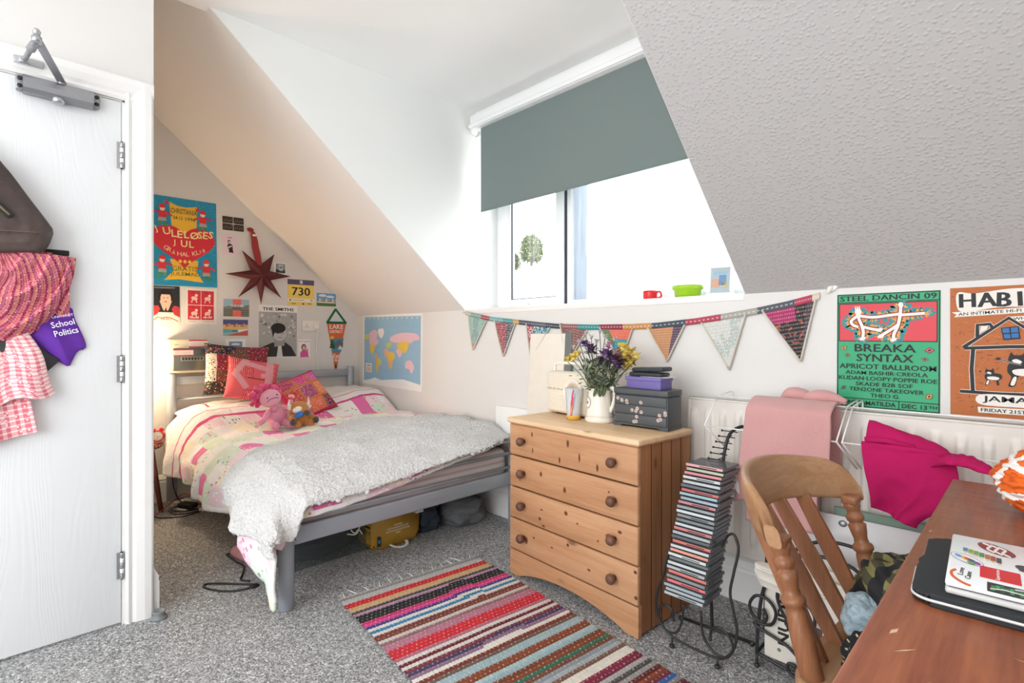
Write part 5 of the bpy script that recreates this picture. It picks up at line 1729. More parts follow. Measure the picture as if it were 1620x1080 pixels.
# ------------------------------------------------------------------ gig posters
a = Art(0.296, 0.407, '3aa878', M_PRINT)
K = '1c1d1e'
a.frame(.001, .001, .295, .406, .0035, K)
a.line([(0, .376), (.296, .376)], .003, K); a.line([(0, .031), (.296, .031)], .003, K); a.line([(.186, .001), (.186, .031)], .003, K)
a.text('STEEL DANCIN 09', .010, .381, .276, .019, K, .05)
a.rect(.006, .236, .289, .373, K); a.rect(.009, .239, .286, .370, 'd84a54')
def glow(c, wd):
    for pts in FIG:
        a.line([(x, y) for x, y in pts], wd, c)
FIG = [cr([(.066, .340, 0), (.068, .318, 0), (.078, .290, 0), (.082, .268, 0), (.080, .250, 0)], 5), cr([(.066, .330, 0), (.045, .310, 0), (.050, .296, 0), (.066, .288, 0)], 5), cr([(.082, .288, 0), (.110, .280, 0), (.130, .277, 0)], 5), cr([(.068, .328, 0), (.110, .322, 0), (.160, .328, 0), (.190, .332, 0)], 5),
       cr([(.190, .360, 0), (.189, .335, 0), (.186, .312, 0), (.182, .290, 0), (.172, .265, 0), (.170, .248, 0)], 5), cr([(.190, .328, 0), (.225, .330, 0), (.255, .332, 0)], 5), cr([(.184, .296, 0), (.160, .276, 0), (.136, .258, 0)], 5)]
FIG = [[(p.x, p.y) for p in P] for P in FIG]
r6 = random.Random(9)
a.many()
for pts in FIG:
    for (x, y) in pts:
        for k in range(5):
            an = r6.random() * 6.28
            a.line([(x, y), (x + .030 * math.cos(an), y + .022 * math.sin(an))], .008, '2f8f92')
a.many(0).many()
for pts in FIG:
    for (x, y) in pts:
        for k in range(4):
            an = r6.random() * 6.28
            a.line([(x, y), (x + .019 * math.cos(an), y + .017 * math.sin(an))], .0028, 'e8a04a')
a.many(0)
glow('8e2a32', .016)
glow('efe6e2', .0095)
for c, r_ in (('efe6e2', .009),):
    a.ell(.066, .342, .010, .013, c); a.ell(.190, .362, .007, .010, c)
for x, y in ((.080, .246), (.130, .277), (.134, .255), (.170, .243)):
    a.ell(x, y, .010, .006, 'efe6e2', .4)
for x in (.058, .064, .070):
    a.line([(x, .345), (x, .362)], .0035, 'efe6e2')
for s_, y, h, x, w_ in (('BREAKA', .200, .027, .056, .176), ('SYNTAX', .165, .027, .062, .164), ('APRICOT BALLROOM', .138, .018, .009, .277), ('ADAM BASHIR\u00b7CREOLA', .118, .0135, .028, .236), ('KUDAN\u00b7LOOPY\u00b7POPPIE ROE', .0975, .0145, .007, .281), ('SKADE B2B SOF', .078, .0135, .060, .164), ('TEN2ONE TAKEOVER', .0585, .0140, .040, .214), ('THEO G', .039, .0140, .104, .080)):
    a.text(s_, x, y, w_, h, K, .032)
a.text('SIDNEY&MATILDA', .006, .010, .172, .015, K, .02); a.text('DEC 13', .194, .009, .068, .015, K, .02); a.text('TH', .266, .014, .022, .009, K, .02)
for x, y, c, d_, r_ in ((.022, .212, 'e0a05a', (.011, .006), .5), (.034, .186, 'b5655a', (.008, .006), 0), (.022, .068, '6f6a62', (.010, .005), .7), (.268, .208, 'e0556a', (.012, .008), .1), (.256, .178, 'b5656a', (.010, .005), -.2), (.268, .055, 'e8964a', (.011, .008), .8)):
    a.ell(x, y, d_[0] * 1.15, d_[1] * 1.25, K, r_, 4); a.ell(x, y, d_[0], d_[1], c, r_, 4); a.ell(x, y, d_[0] * .4, d_[1] * .4, K, r_, 5)
a.put('poster', 'green gig poster headed STEEL DANCIN 09 with white dancing figures', 'poster', WALLB, (-0.521, YB - 0.0012, 0.8445), -.004)

a = Art(0.300, 0.408, 'b5652f', M_PRINT)
r6 = random.Random(2)
a.many()
for k in range(420):
    x, y = r6.uniform(.006, .29), r6.uniform(.006, .40)
    an = r6.random() * 3.14
    L = r6.uniform(.006, .016)
    a.line([(x, y), (min(.299, max(.001, x + L * math.cos(an))), min(.407, max(.001, y + L * math.sin(an) * .6)))], r6.uniform(.0008, .0022), r6.choice(('7a4524', '95552c', 'd07c3c', 'c9783f', '5e3a22')))
a.many(0)
WHT = 'e9e4dc'
def blobby(pts, c, n=5):
    P = cr([(x, y, 0) for x, y in pts], n, True)
    ar = sum(P[i].x * P[(i + 1) % len(P)].y - P[(i + 1) % len(P)].x * P[i].y for i in range(len(P)))
    P = P if ar > 0 else P[::-1]
    a.poly([(p.x, p.y) for p in P], c)
blobby([(.018, .392), (.06, .388), (.14, .398), (.22, .396), (.292, .401), (.294, .345), (.22, .340), (.12, .342), (.05, .332), (.020, .338)], WHT)
for ch, x, r_ in (('H', .024, .02), ('A', .068, .05), ('B', .112, -.03), ('I', .160, .04)):
    a.text(ch, x, .344, 0, .044, K, .06, r_)
a.poly([(.004, .330), (.15, .338), (.296, .346), (.296, .330), (.15, .322), (.010, .314), (.016, .322)][::-1], WHT); a.text('AN INTIMATE HI-FI DANCE PARTY', .020, .318, .268, .010, K, .015, .055)
a.poly([(.138, .312), (.292, .320), (.292, .303), (.144, .297)][::-1], WHT); a.text('WHERE', .148, .301, .052, .009, K, .03, .05)
house = [[(.032, .217), (.138, .308), (.238, .222)], [(.034, .214), (.140, .220), (.236, .222)], [(.056, .214), (.052, .15), (.055, .076)], [(.214, .216), (.218, .15), (.214, .078)], [(.024, .076), (.12, .074), (.240, .077)], [(.066, .250), (.066, .288), (.096, .290), (.100, .280)]]
for pts in house:
    a.line(pts, .013, WHT)
for pts in house:
    a.line(pts, .010, K)
a.poly([(.072, .262), (.074, .284), (.092, .286), (.088, .274)], WHT)
a.poly([(.120, .278), (.160, .283), (.164, .244), (.126, .240)][::-1], K); a.poly([(.123, .276), (.138, .2775), (.140, .263), (.125, .262)][::-1], '2f6fb0'); a.poly([(.142, .278), (.157, .280), (.159, .265), (.143, .263)][::-1], '2f6fb0'); a.poly([(.126, .258), (.140, .259), (.142, .246), (.128, .245)][::-1], '2f6fb0'); a.poly([(.143, .260), (.159, .262), (.160, .248), (.144, .247)][::-1], '2f6fb0')
# two cartoonish dogs in black and white inside the house
def dog(x, y, s):
    f = lambda pts: [(x + px * s, y + py * s) for px, py in pts]
    blobby(f([(-.30, .40), (.10, .46), (.52, .40), (.58, .10), (.40, -.06), (.44, -.38), (.30, -.40), (.24, -.08), (-.06, -.06), (-.16, -.40), (-.34, -.42), (-.26, -.10), (-.36, .10)]), K)
    blobby(f([(-.22, .16), (.10, .22), (.42, .14), (.36, -.02), (.10, -.04), (-.16, .0)]), WHT)
    blobby(f([(-.28, -.36), (-.20, -.10), (-.12, -.10), (-.18, -.37)]), WHT)
    blobby(f([(-.34, .54), (-.26, .80), (-.18, .70), (.02, .72), (.10, .84), (.16, .60), (.14, .40), (-.08, .32), (-.28, .38)]), K)
    blobby(f([(-.24, .50), (-.12, .56), (.02, .46), (-.10, .38)]), WHT)
    a.line(f([(-.62, .56), (-.30, .44), (.0, .36)]), .05 * s, WHT); a.line(f([(-.62, .56), (-.30, .44), (.0, .36)]), .035 * s, K)
    a.ell(*f([(-.60, .56)])[0], .07 * s, .05 * s, K)
dog(.165, .135, .085); dog(.098, .118, .042)
blobby([(.070, .068), (.14, .072), (.25, .070), (.29, .072), (.292, .040), (.18, .036), (.074, .038)], WHT); a.text('JAMAICA', .078, .043, .170, .023, K, .035)
a.poly([(.066, .030), (.29, .034), (.29, .014), (.068, .012)][::-1], WHT); a.text('FRIDAY 21ST NOVEMBER', .074, .016, .200, .011, K, .04)
a.put('poster', 'brown gig poster with a drawn house and dogs, right of the green poster', 'poster', WALLB, (-0.199, YB - 0.0012, 0.846), .002)

# ------------------------------------------------------------------ radiator
M_RADI = plain('ivory_radiator_enamel', 'e6e0d8', .35, var=.01)
rx0, rx1, rz0, rz1, ry = -1.065, 0.42, 0.215, 0.838, 2.125
ra = thing('radiator', 'long ivory fluted panel radiator under the gig posters', 'radiator', ((rx0 + rx1) / 2, 2.15, rz0))
b = MB()
pitch = .062
def rad_fn(u, v):
    x = rx0 + .012 + (rx1 - rx0 - .024) * u
    z = rz0 + .006 + (rz1 - rz0 - .012) * v
    ph = ((x - rx0) / pitch) % 1.0
    fl_ = sm((.26 - abs(ph - .5)) / .12)
    e = sm((z - rz0 - .045) / .03) * sm((rz1 - .045 - z) / .03)
    return V((x, ry - 0.004 - .016 * fl_ * e, z))
b.grid(rad_fn, 380, 48, M_RADI)
b.box(rx0, rx1, ry, ry + .022, rz0, rz1, M_RADI, .004)
b.box(rx0, rx1, ry - .006, ry + .052, rz1 - .010, rz1, M_RADI, .004)
b.box(rx0, rx1, ry - .006, ry + .002, rz0, rz0 + .012, M_RADI, .003)
for x in (rx0, rx1 - .014):
    b.box(x, x + .014, ry - .006, ry + .052, rz0, rz1, M_RADI, .004)
obj('panel', b, ra)
for x in (rx0 + .12, rx1 - .12):
    for za, zb_ in ((rz0 + .05, rz0 + .12), (rz1 - .14, rz1 - .06)):
        b = MB(); b.box(x - .02, x + .02, ry + .02, YB - .002, za, zb_, M_RADI); obj('wall_bracket', b, ra)

# ------------------------------------------------------------------ two white wire airers hooked over the radiator
M_WIRE = plain('white_coated_wire', 'f1f0ee', .35, var=.01)
def airer(x0, x1, label):
    t = thing('radiator_airer', label, 'airer', ((x0 + x1) / 2, 2.05, .70))
    for x in (x0, x1):
        q = MB()
        q.tube(cr([(x, 2.180, .800), (x, 2.180, .862), (x, 2.168, .868), (x, 2.110, .866), (x - .004, 2.055, .858)], 5), .0028, M_WIRE)
        q.tube([(x - .004, 2.055, .858), (x - .012, 1.955, .752)], .0028, M_WIRE)
        q.tube([(x - .012, 1.955, .752), (x + .012, 2.112, .64)], .0028, M_WIRE)
        obj('end_frame', q, t)
    for y, z in ((2.055, .858), (1.955, .752)):
        q = MB(); q.tube([(x0 - .01, y, z), (x1 - .008, y, z)], .0026, M_WIRE); obj('drying_rail', q, t)
    return t
airer(-0.900, -0.452, 'white wire airer on the radiator, under the pink towel')
airer(-0.436, 0.080, 'white wire airer on the radiator, under the magenta T-shirt')

# pink bath towel folded over the rails
def terry(name, col):
    m = Mat(name, col, 1.0, spec=.05)
    k = m.noise(m.co(), 420.0, 2.0)
    c = lin(col)
    m.base(m.mix(k, tuple(x * .84 for x in c[:3]) + (1,), tuple(min(1, x * 1.12) for x in c[:3]) + (1,)))
    m.bump(k, .55, .004)
    m.b.inputs['Sheen Weight'].default_value = .3
    return m.m
M_TOW = terry('dusty_pink_terry', 'd09e9c')
tw = thing('bath_towel', 'dusty pink towel hanging on the radiator airer', 'towel', (-.62, 1.97, .45))
q = MB()
def drape(xl, xr, zt, zb_l, zb_r, y0, y1, back_z, fold, seed, skew=0.0):
    def fn(u, v):
        # v 0 = hidden back edge, 0.3 = over the rail, 1 = front hem
        x = xl + (xr - xl) * u
        zb = zb_l + (zb_r - zb_l) * u
        if v < .3:
            k = v / .3
            y = y1 + .022 * (1 - k); z = back_z + (zt - back_z) * sm(k * 1.0)
        elif v < .38:
            k = (v - .3) / .08
            y = y1 + (y0 - y1) * k; z = zt + .008 * math.sin(k * PI) - (zt - (zt - .03)) * k * k
        else:
            k = (v - .38) / .62
            y = y0 - .012 * math.sin(k * 2.2) + fold * math.sin(u * 9 + seed) * k; z = zt - .03 + (zb - zt + .03) * k
        x += skew * max(0, v - .38) * (1 - u)
        y += .006 * nz(u * 5 + seed, v * 6, seed)
        z += .006 * nz(u * 4, v * 3, seed + 4)
        return V((x, y, z))
    return fn
q.grid(drape(-.748, -.478, .872, .485, .600, 1.945, 2.068, .55, .008, 1.0, -.07), 60, 70, M_TOW); obj('front_layer', q, tw, solid=.009, off=1.0)
q = MB(); q.grid(drape(-.735, -.520, .866, .425, .432, 1.962, 2.060, .60, .006, 4.0, -.03), 40, 60, M_TOW); obj('back_layer', q, tw, solid=.009, off=1.0)
q = MB()
for k, (xa, xb) in enumerate(((-.66, -.56), (-.60, -.46))):
    q.tube(cr([(xa, 2.06, .874), ((xa + xb) / 2 - .02, 2.05, .893 - .004 * k), ((xa + xb) / 2 + .02, 2.06, .888), (xb, 2.065, .872)], 6), [.010 + .012 * math.sin(PI * i / 18) for i in range(19)], M_TOW, 10)
obj('ruck', q, tw)
q = MB(); q.prism([(-.7925, .540), (-.768, .520), (-.772, .560), (-.782, .575)], 0, .002, plain('white_care_label', 'eceae6', .6), Matrix(((1, 0, 0, 0), (0, 0, -1, 1.934), (0, 1, 0, 0), (0, 0, 0, 1)))); obj('care_label', q, tw)

# magenta T-shirt on the front rail, a sleeve trailing on to the desk
M_TEE = woven('magenta_jersey', 'b81e5e', .9, 350)
ts = thing('tshirt', 'magenta T-shirt drying on the airer with a sleeve on the desk', 'T-shirt', (-.27, 1.93, .53))
q = MB()
def tee(u, v):
    xl = interp([0, 1], [-.392, -.362], v); xr = interp([0, .30, .6, 1], [-.165, -.156, -.185, -.250], v)
    x = xl + (xr - xl) * u
    ztop = .760 - .006 * u
    zb = .568 - .038 * u
    z = ztop + (zb - ztop) * v
    y = 1.945 - .015 * sm(v * 2) - .014 * math.sin(u * 7 + v * 2.5) * v - .012 * math.exp(-((u - .78 + .25 * v) / .07) ** 2) * v
    return V((x, y + .004 * nz(u * 6, v * 6, 2), z))
q.grid(tee, 60, 60, M_TEE); obj('front', q, ts, solid=.004, off=1.0)
q = MB(); q.grid(lambda u, v: V((-.385 + .20 * u, 1.952 + .06 * v + .006 * math.sin(u * 9), .748 + .064 * math.sin(v * 1.6) * (1 - u) ** .6 + .012 * v * (1 - u) + .004 * nz(u * 7, v * 5))), 30, 14, M_TEE); q.tube([(-.393, 1.953, .757), (-.28, 1.953, .757), (-.160, 1.952, .752)], .0085, M_TEE, 10); obj('back', q, ts, solid=.004, off=1.0)
q = MB(); q.tube([(-.385, 1.952, .772), (-.33, 1.952, .775), (-.26, 1.955, .764)], .006, M_TEE, flat=1.4); obj('neckband', q, ts)
q = MB()
P = cr([(-.195, 1.94, .725), (-.165, 1.91, .742), (-.130, 1.865, .752), (-.100, 1.820, .752), (-.075, 1.785, .748)], 8)
def sleeve(u, v):
    p = lerp_path(P, u); r = interp([0, .3, .8, 1], [.040, .040, .026, .004], u)
    a_ = v * 2 * PI
    w_ = 1 + .22 * nz(math.cos(a_) * 2, math.sin(a_) * 2, u * 9)
    return p + V((.5 * r * w_ * math.cos(a_), .9 * r * w_ * math.cos(a_), max(-.004, r * .62 * w_ * math.sin(a_))))
q.grid(sleeve, 34, 26, M_TEE); obj('sleeve', q, ts)

# ------------------------------------------------------------------ things on the dormer sill
ZS = ZK + .0045
mu = thing('mug', 'red mug on the dormer sill', 'mug', (-1.378, 2.345, ZS))
M_RED = plain('red_glaze', 'd1262a', .25); M_GRN = plain('lime_green_plastic', '9cc52a', .35)
b = MB(); b.lathe([(0, 0), (.030, 0), (.034, .006), (.036, .040), (.036, .050), (.033, .050), (.033, .010), (0, .008)], M_RED, Matrix.Translation((-1.378, 2.345, ZS)), 24, cap=False); obj('cup', b, mu)
b = MB(); b.tube(cr([(-1.345, 2.350, ZS + .042), (-1.325, 2.352, ZS + .042), (-1.322, 2.352, ZS + .018), (-1.343, 2.350, ZS + .012)], 5), .005, M_RED); obj('handle', b, mu)
b = MB(); b.lathe([(0, 0), (.052, 0), (.058, .010), (.064, .042), (.072, .046), (.072, .062), (.066, .062), (.060, .04), (0, .03)], M_GRN, Matrix.Translation((-1.180, 2.350, ZS)), 32, cap=False); b.lathe([(.075, 0), (.078, .004), (.070, .006)], M_GRN, Matrix.Translation((-1.180, 2.350, ZS)), 32)
setp(obj('plant_pot', b), 'lime green pot on the dormer sill', 'pot')
pf = thing('standing_picture', 'white-framed picture standing at the right end of the dormer sill', 'picture frame', (-1.03, 2.36, ZS), math.radians(14))
FM = MTX[pf.name] @ Matrix.Rotation(math.radians(-14), 4, 'X')
b = MB(); M_WF = plain('white_painted_frame', 'eeeeec', .45)
for a_ in ((-.065, .065, 0, .024), (-.065, .065, .146, .17), (-.065, -.041, .024, .146), (.041, .065, .024, .146)):
    b.box(a_[0], a_[1], 0, .016, a_[2], a_[3], M_WF, .004, FM)
obj('frame', b, pf)
b = MB()
b.box(-.042, .042, .006, .010, .022, .148, M_PRINT, mtx=FM, col='a9b6bd')
for x, z, w_, h_, c in ((-.02, .05, .018, .04, 'c9a08a'), (.01, .06, .016, .05, '6f8fb0'), (.02, .045, .014, .03, 'b9b08f'), (0, .115, .03, .012, '8fb0c9')):
    b.face([b.bm.verts.new(FM @ V((x + dx * w_, .0055, z + dz * h_))) for dx, dz in ((-1, 0), (1, 0), (1, 1), (-1, 1))], M_PRINT, c)
obj('picture', b, pf)
b = MB(); b.box(-.012, .012, .014, .018, 0, .11, M_WF, .001, MTX[pf.name] @ Matrix.Translation((0, .075, 0)) @ Matrix.Rotation(math.radians(22), 4, 'X')); obj('stand', b, pf)
# ------------------------------------------------------------------ wire CD tower with its discs
M_BWIRE = Mat('black_wrought_wire', '3a3a3b', .45, .5).m
tw0 = thing('cd_rack', 'black wrought wire rack holding a leaning stack of CDs', 'CD rack', (-.84, 1.78, 0))
b = MB(); b.tube([(-.970, 1.877, .012), (-.85, 1.887, .012), (-.711, 1.900, .012)], .006, M_BWIRE); b.blob((-.711, 1.900, .010), .010, M_BWIRE, seg=10, rings=8); b.blob((-.970, 1.877, .010), .010, M_BWIRE, seg=10, rings=8); obj('floor_bar', b, tw0)
SP = cr([(-.85, 1.887, .012), (-.848, 1.872, .16), (-.845, 1.862, .26), (-.842, 1.885, .42), (-.838, 1.945, .60), (-.834, 1.962, .67), (-.826, 1.985, .725), (-.800, 2.020, .752), (-.770, 2.045, .748)], 8)
b = MB(); b.tube(SP, .0062, M_BWIRE); obj('post', b, tw0)
hoop = cr([(-.776, 1.80, .360), (-.752, 1.755, .392), (-.722, 1.725, .438), (-.698, 1.715, .446), (-.684, 1.712, .404), (-.696, 1.706, .330), (-.706, 1.700, .262), (-.694, 1.697, .205), (-.682, 1.695, .150), (-.692, 1.693, .085), (-.730, 1.692, .038), (-.790, 1.692, .030), (-.860, 1.692, .032), (-.915, 1.692, .042), (-.955, 1.693, .075), (-.972, 1.694, .130), (-.962, 1.697, .190), (-.945, 1.705, .250), (-.930, 1.715, .330), (-.915, 1.76, .38)], 7)
b = MB(); b.tube(hoop, .0045, M_BWIRE); obj('front_hoop', b, tw0)
for pts in ([(-.905, 1.694, .098), (-.908, 1.694, .128), (-.930, 1.694, .142), (-.955, 1.694, .125), (-.960, 1.694, .085), (-.930, 1.694, .050), (-.893, 1.694, .058), (-.872, 1.696, .105), (-.868, 1.70, .165)], [(-.770, 1.694, .085), (-.765, 1.694, .118), (-.742, 1.694, .135), (-.708, 1.694, .120), (-.694, 1.694, .085), (-.715, 1.694, .048), (-.755, 1.694, .046), (-.795, 1.696, .085), (-.806, 1.70, .165)]):
    b = MB(); b.tube(cr(pts, 7), .0042, M_BWIRE); b.blob(pts[0], .0065, M_BWIRE, seg=10, rings=8); obj('scroll', b, tw0)
for x in (-.906, -.743):
    b = MB(); b.tube([(x, 1.692, .036), (x, 1.688, .010)], .004, M_BWIRE); b.blob((x, 1.688, .008), (.010, .010, .008), M_BWIRE, seg=12, rings=8); obj('foot', b, tw0)
NCD = 31
def cd_pose(i):
    k = i / (NCD - 1)
    z = .205 + (.622 - .205) * k
    y = 1.648 + .155 * k ** 1.25
    return z, y
b_ = None
for i in range(NCD + 6):
    z, y = cd_pose(i) if i < NCD else (.640 + .018 * (i - NCD), 1.82 + .018 * (i - NCD) + .0012 * (i - NCD) ** 2)
    if i >= NCD or i % 2 == 0:
        b = MB()
        yb = y + .125 if i >= NCD else y + .118
        b.tube([(-.875 if i >= NCD else -.905, yb - .03, z - .003), (-.815 if i >= NCD else -.775, yb - .03, z - .003)], .0022, M_BWIRE, 6)
        if i >= NCD:
            b.blob((-.877, yb - .03, z - .003), .0045, M_BWIRE, seg=8, rings=6)
            b.tube([(-.842, yb - .03, z - .003), (-.838, yb, z - .001)], .0022, M_BWIRE, 6)
        else:
            b.tube([(-.842, yb - .03, z - .003), (-.842, yb + .05, z - .001)], .0022, M_BWIRE, 6)
        obj('prong', b, tw0)
M_JEWEL = Mat('clear_grey_case_plastic', '8d9296', .12, spec=.6)
M_JEWEL.b.inputs['Alpha'].default_value = .55
M_JEWEL = M_JEWEL.m
M_TRAY = plain('black_disc_tray', '242628', .4)
SPN = ['b5bcc0', 'aab3b8', '9fb0b8', 'e2777a', '8a8f92', 'd97a72', 'b3b9bb', 'cfd3d4', '6f7678', 'd9dcdc', 'e39a86', 'cdd2d3', 'd8776f', '5f676a', 'b0b9bb', 'cf7f80', 'c9d2d4', '7d8588', '8c9496', 'd5d9da', '9aa2a5', 'c98a8e', 'a4b4c0', '9fc0c4', 'd06f74', '6d7477', 'c4cacb', 'd3d6d5', 'dd8f95', 'b9c0a4', 'e3a9ae']
SPN += ['4a5053']
WORD = {'b': 'silver', '9': 'grey-blue', 'a': 'pale steel', 'e': 'salmon pink', '8': 'mid grey', 'd': 'coral', 'c': 'light grey', '6': 'dark grey', '5': 'charcoal', '7': 'slate', '4': 'charcoal'}
ORD = ['first', 'second', 'third', 'fourth', 'fifth', 'sixth', 'seventh', 'eighth', 'ninth', 'tenth', 'eleventh', 'twelfth', 'thirteenth', 'fourteenth', 'fifteenth', 'sixteenth', 'seventeenth', 'eighteenth', 'nineteenth', 'twentieth', 'twenty-first', 'twenty-second', 'twenty-third', 'twenty-fourth', 'twenty-fifth', 'twenty-sixth', 'twenty-seventh', 'twenty-eighth', 'twenty-ninth', 'thirtieth', 'thirty-first']
def hue(c):
    r_, g_, b__ = (int(c[i:i + 2], 16) for i in (0, 2, 4))
    if r_ > g_ + 50:
        return 'pink' if b__ > 118 else 'coral'
    if r_ > g_ + 25:
        return 'dusty pink'
    if b__ > r_ + 14:
        return 'pale blue' if r_ > 140 else 'slate blue'
    if g_ > b__ + 14:
        return 'pale green'
    v_ = (r_ + g_ + b__) / 3
    return 'white' if v_ > 208 else 'light grey' if v_ > 175 else 'mid grey' if v_ > 125 else 'dark grey'
for i in range(NCD):
    z, y = cd_pose(i)
    x = -.840 + r4.uniform(-.004, .004)
    y += r4.uniform(-.004, .004)
    lab = 'CD with a %s spine, %s from the top of the wire rack' % (hue(SPN[i]), ORD[NCD - 1 - i])
    if i == 0:
        lab = 'CD with a %s spine, the lowest in the wire rack' % hue(SPN[i])
    t = thing('cd_case', lab, 'CD', (x, y, z), math.radians(r4.uniform(-2, 1)), 'CDs in the wire rack')
    q = MB(); q.box(-.071, .071, .0008, .124, .0016, .0092, M_TRAY, .0008); q.box(-.071, .071, .0006, .1245, .0092, .0102, M_JEWEL); q.box(-.071, .071, .0006, .1245, .0004, .0016, M_JEWEL); q.box(.0700, .0712, .0008, .124, .0005, .0102, M_JEWEL)
    obj('case', q, t, local=True)
    c = SPN[i]
    q = MB(); q.box(-.0712, .0660, -.0006, .0012, .0008, .0098, M_GLOSSY, .0003, col=c)
    if i % 3 == 0:
        q.face([q.bm.verts.new(v_) for v_ in ((-.02, -.0008, .0035), (.045, -.0008, .0035), (.045, -.0008, .0070), (-.02, -.0008, .0070))], M_GLOSSY, '3c4043' if hue(c) != 'dark grey' else 'd5d8d8')
    obj('spine', q, t, local=True)

# ------------------------------------------------------------------ boards leaning on the radiator behind the chair
lean = Matrix.Translation((-.672, 1.985, .002)) @ Matrix.Rotation(math.radians(-8), 4, 'X')
wb = thing('drawing_board', 'white drawing board with corner clips leaning below the radiator behind the chair', 'board', (-.45, 1.985, 0))
b = MB(); b.box(0, .475, 0, .012, 0, .485, plain('white_board_face', 'dddcdc', .5), .002, lean); bd = obj('panel', b, wb)
for x in (.205, .445):
    b = MB(); b.blob((0, 0, 0), (.013, .005, .011), M_SILVER, lean @ Matrix.Translation((x, -.002, .462)), 12, 8); obj('corner_clip', b, bd)
b = MB(); lean2 = Matrix.Translation((-.722, 2.03, .002)) @ Matrix.Rotation(math.radians(-5), 4, 'X')
b.box(0, .040, 0, .018, 0, .500, plain('black_frame_edge', '2b2b2d', .5), .002, lean2); setp(obj('picture_frame', b), 'black edge of a frame standing beside the white drawing board', 'frame')
b = MB(); lean3 = Matrix.Translation((-.50, 2.045, .002)) @ Matrix.Rotation(math.radians(-3), 4, 'X')
b.box(0, .33, 0, .012, 0, .505, plain('sage_green_folder', '7f9486', .7), .002, lean3); setp(obj('folder', b), 'sage green folder edge showing above the white drawing board', 'folder')

# ------------------------------------------------------------------ scrolled wire magazine rack full of newspapers
mr = thing('magazine_rack', 'black scrolled wire magazine rack stuffed with newspapers by the chair', 'magazine rack', (-.50, 1.87, 0))
for yy, nm in ((1.790, 'front_scroll'), (1.945, 'rear_scroll')):
    b = MB()
    hoopm = cr([(-.655, yy, .05), (-.650, yy, .15), (-.635, yy + .0, .26), (-.60, yy, .345), (-.53, yy, .405), (-.44, yy, .425), (-.36, yy, .40), (-.31, yy, .30), (-.30, yy, .15), (-.305, yy, .05)], 7)
    b.tube(hoopm, .0058, M_BWIRE)
    b.tube(cr([(-.655, yy, .05), (-.56, yy, .035), (-.40, yy, .035), (-.305, yy, .05)], 6), .0058, M_BWIRE)
    if yy < 1.9:
        # large scroll on the left, descending sweep and a small curl at the foot
        b.tube(cr([(-.632, yy - .005, .205), (-.622, yy - .005, .180), (-.636, yy - .005, .160), (-.664, yy - .005, .170), (-.676, yy - .005, .205), (-.655, yy - .005, .240), (-.618, yy - .005, .238), (-.594, yy - .005, .205), (-.610, yy - .005, .160), (-.66, yy - .005, .150), (-.64, yy - .005, .135), (-.56, yy - .005, .112), (-.515, yy - .005, .072), (-.508, yy - .005, .040), (-.53, yy - .005, .022), (-.556, yy - .005, .036), (-.556, yy - .005, .058), (-.538, yy - .005, .060), (-.534, yy - .005, .046)], 7), .0050, M_BWIRE)
        b.tube(cr([(-.560, yy - .006, .235), (-.545, yy - .006, .265), (-.510, yy - .006, .270), (-.482, yy - .006, .235), (-.490, yy - .006, .190), (-.53, yy - .006, .178), (-.565, yy - .006, .200), (-.590, yy - .006, .26), (-.57, yy - .006, .31)], 7), .0050, M_BWIRE)
        b.tube(cr([(-.565, yy - .006, .185), (-.53, yy - .006, .140), (-.47, yy - .006, .085), (-.42, yy - .006, .05)], 6), .0050, M_BWIRE)
    obj(nm, b, mr)
for x, z in ((-.655, .05), (-.305, .05), (-.53, .404)):
    b = MB(); b.tube([(x, 1.790, z), (x, 1.945, z)], .0052, M_BWIRE); obj('cross_bar', b, mr)
for x in (-.655, -.305):
    for yy in (1.790, 1.945):
        b = MB(); b.tube([(x, yy, .05), (x, yy, .006)], .0052, M_BWIRE); b.blob((x, yy, .008), .009, M_BWIRE, seg=10, rings=8); obj('foot', b, mr)
PAPER = ('d9d3c8', 'cfc8bc', 'c6bfb3', 'e0dbd2')
def newspaper(y, x0, x1, z0, z1, lab, title=None):
    n = Art(x1 - x0, z1 - z0, 'd6d0c6', M_PRINT, 0.012)
    rn = random.Random(int(y * 1000))
    if title:
        n.text(title, .075, .055, .16, .034, '26241f', .05, PI / 2)
        n.rect(.095, .060, .17, .15, '5b4a44'); n.rect(.10, .075, .15, .12, '7d665c'); n.ell(.045, .035, .006, .006, '5a7d5a')
    n.many()
    for k in range(30):
        yy = .01 + k * .0085
        if not title or yy > .24:
            n.line([(.01, yy), (x1 - x0 - .02, yy + rn.uniform(0, .001))], .0022, 'a9a39a')
    n.many(0)
    for k in range(9):          # fanned page edges
        n.mb.box(.002 * k, x1 - x0, z1 - z0 - .004, z1 - z0 + .004 + .003 * k, -.020 + k * .0035, -.019 + k * .0035, M_PRINT, col=PAPER[k % 4])
    n.mb.box(0, x1 - x0, 0, z1 - z0, -.020, .0, M_PRINT, .004, col='cdc6ba')
    return n.put('newspaper', lab, 'newspaper', Matrix.Translation(V((0, 0, 0))) @ Matrix.Rotation(math.radians(0), 4, 'X') @ WALLB, (x0, y, z0), 0, 'newspapers in the rack')
newspaper(1.815, -.635, -.335, .045, .318, 'folded newspaper with bold sideways black title in the wire rack', 'NUDE')
newspaper(1.858, -.640, -.33, .045, .335, 'folded newspaper of grey columns behind the one with the bold title')
newspaper(1.905, -.630, -.32, .045, .350, 'rearmost folded newspaper in the wire rack, nearest the white board')
b = MB()
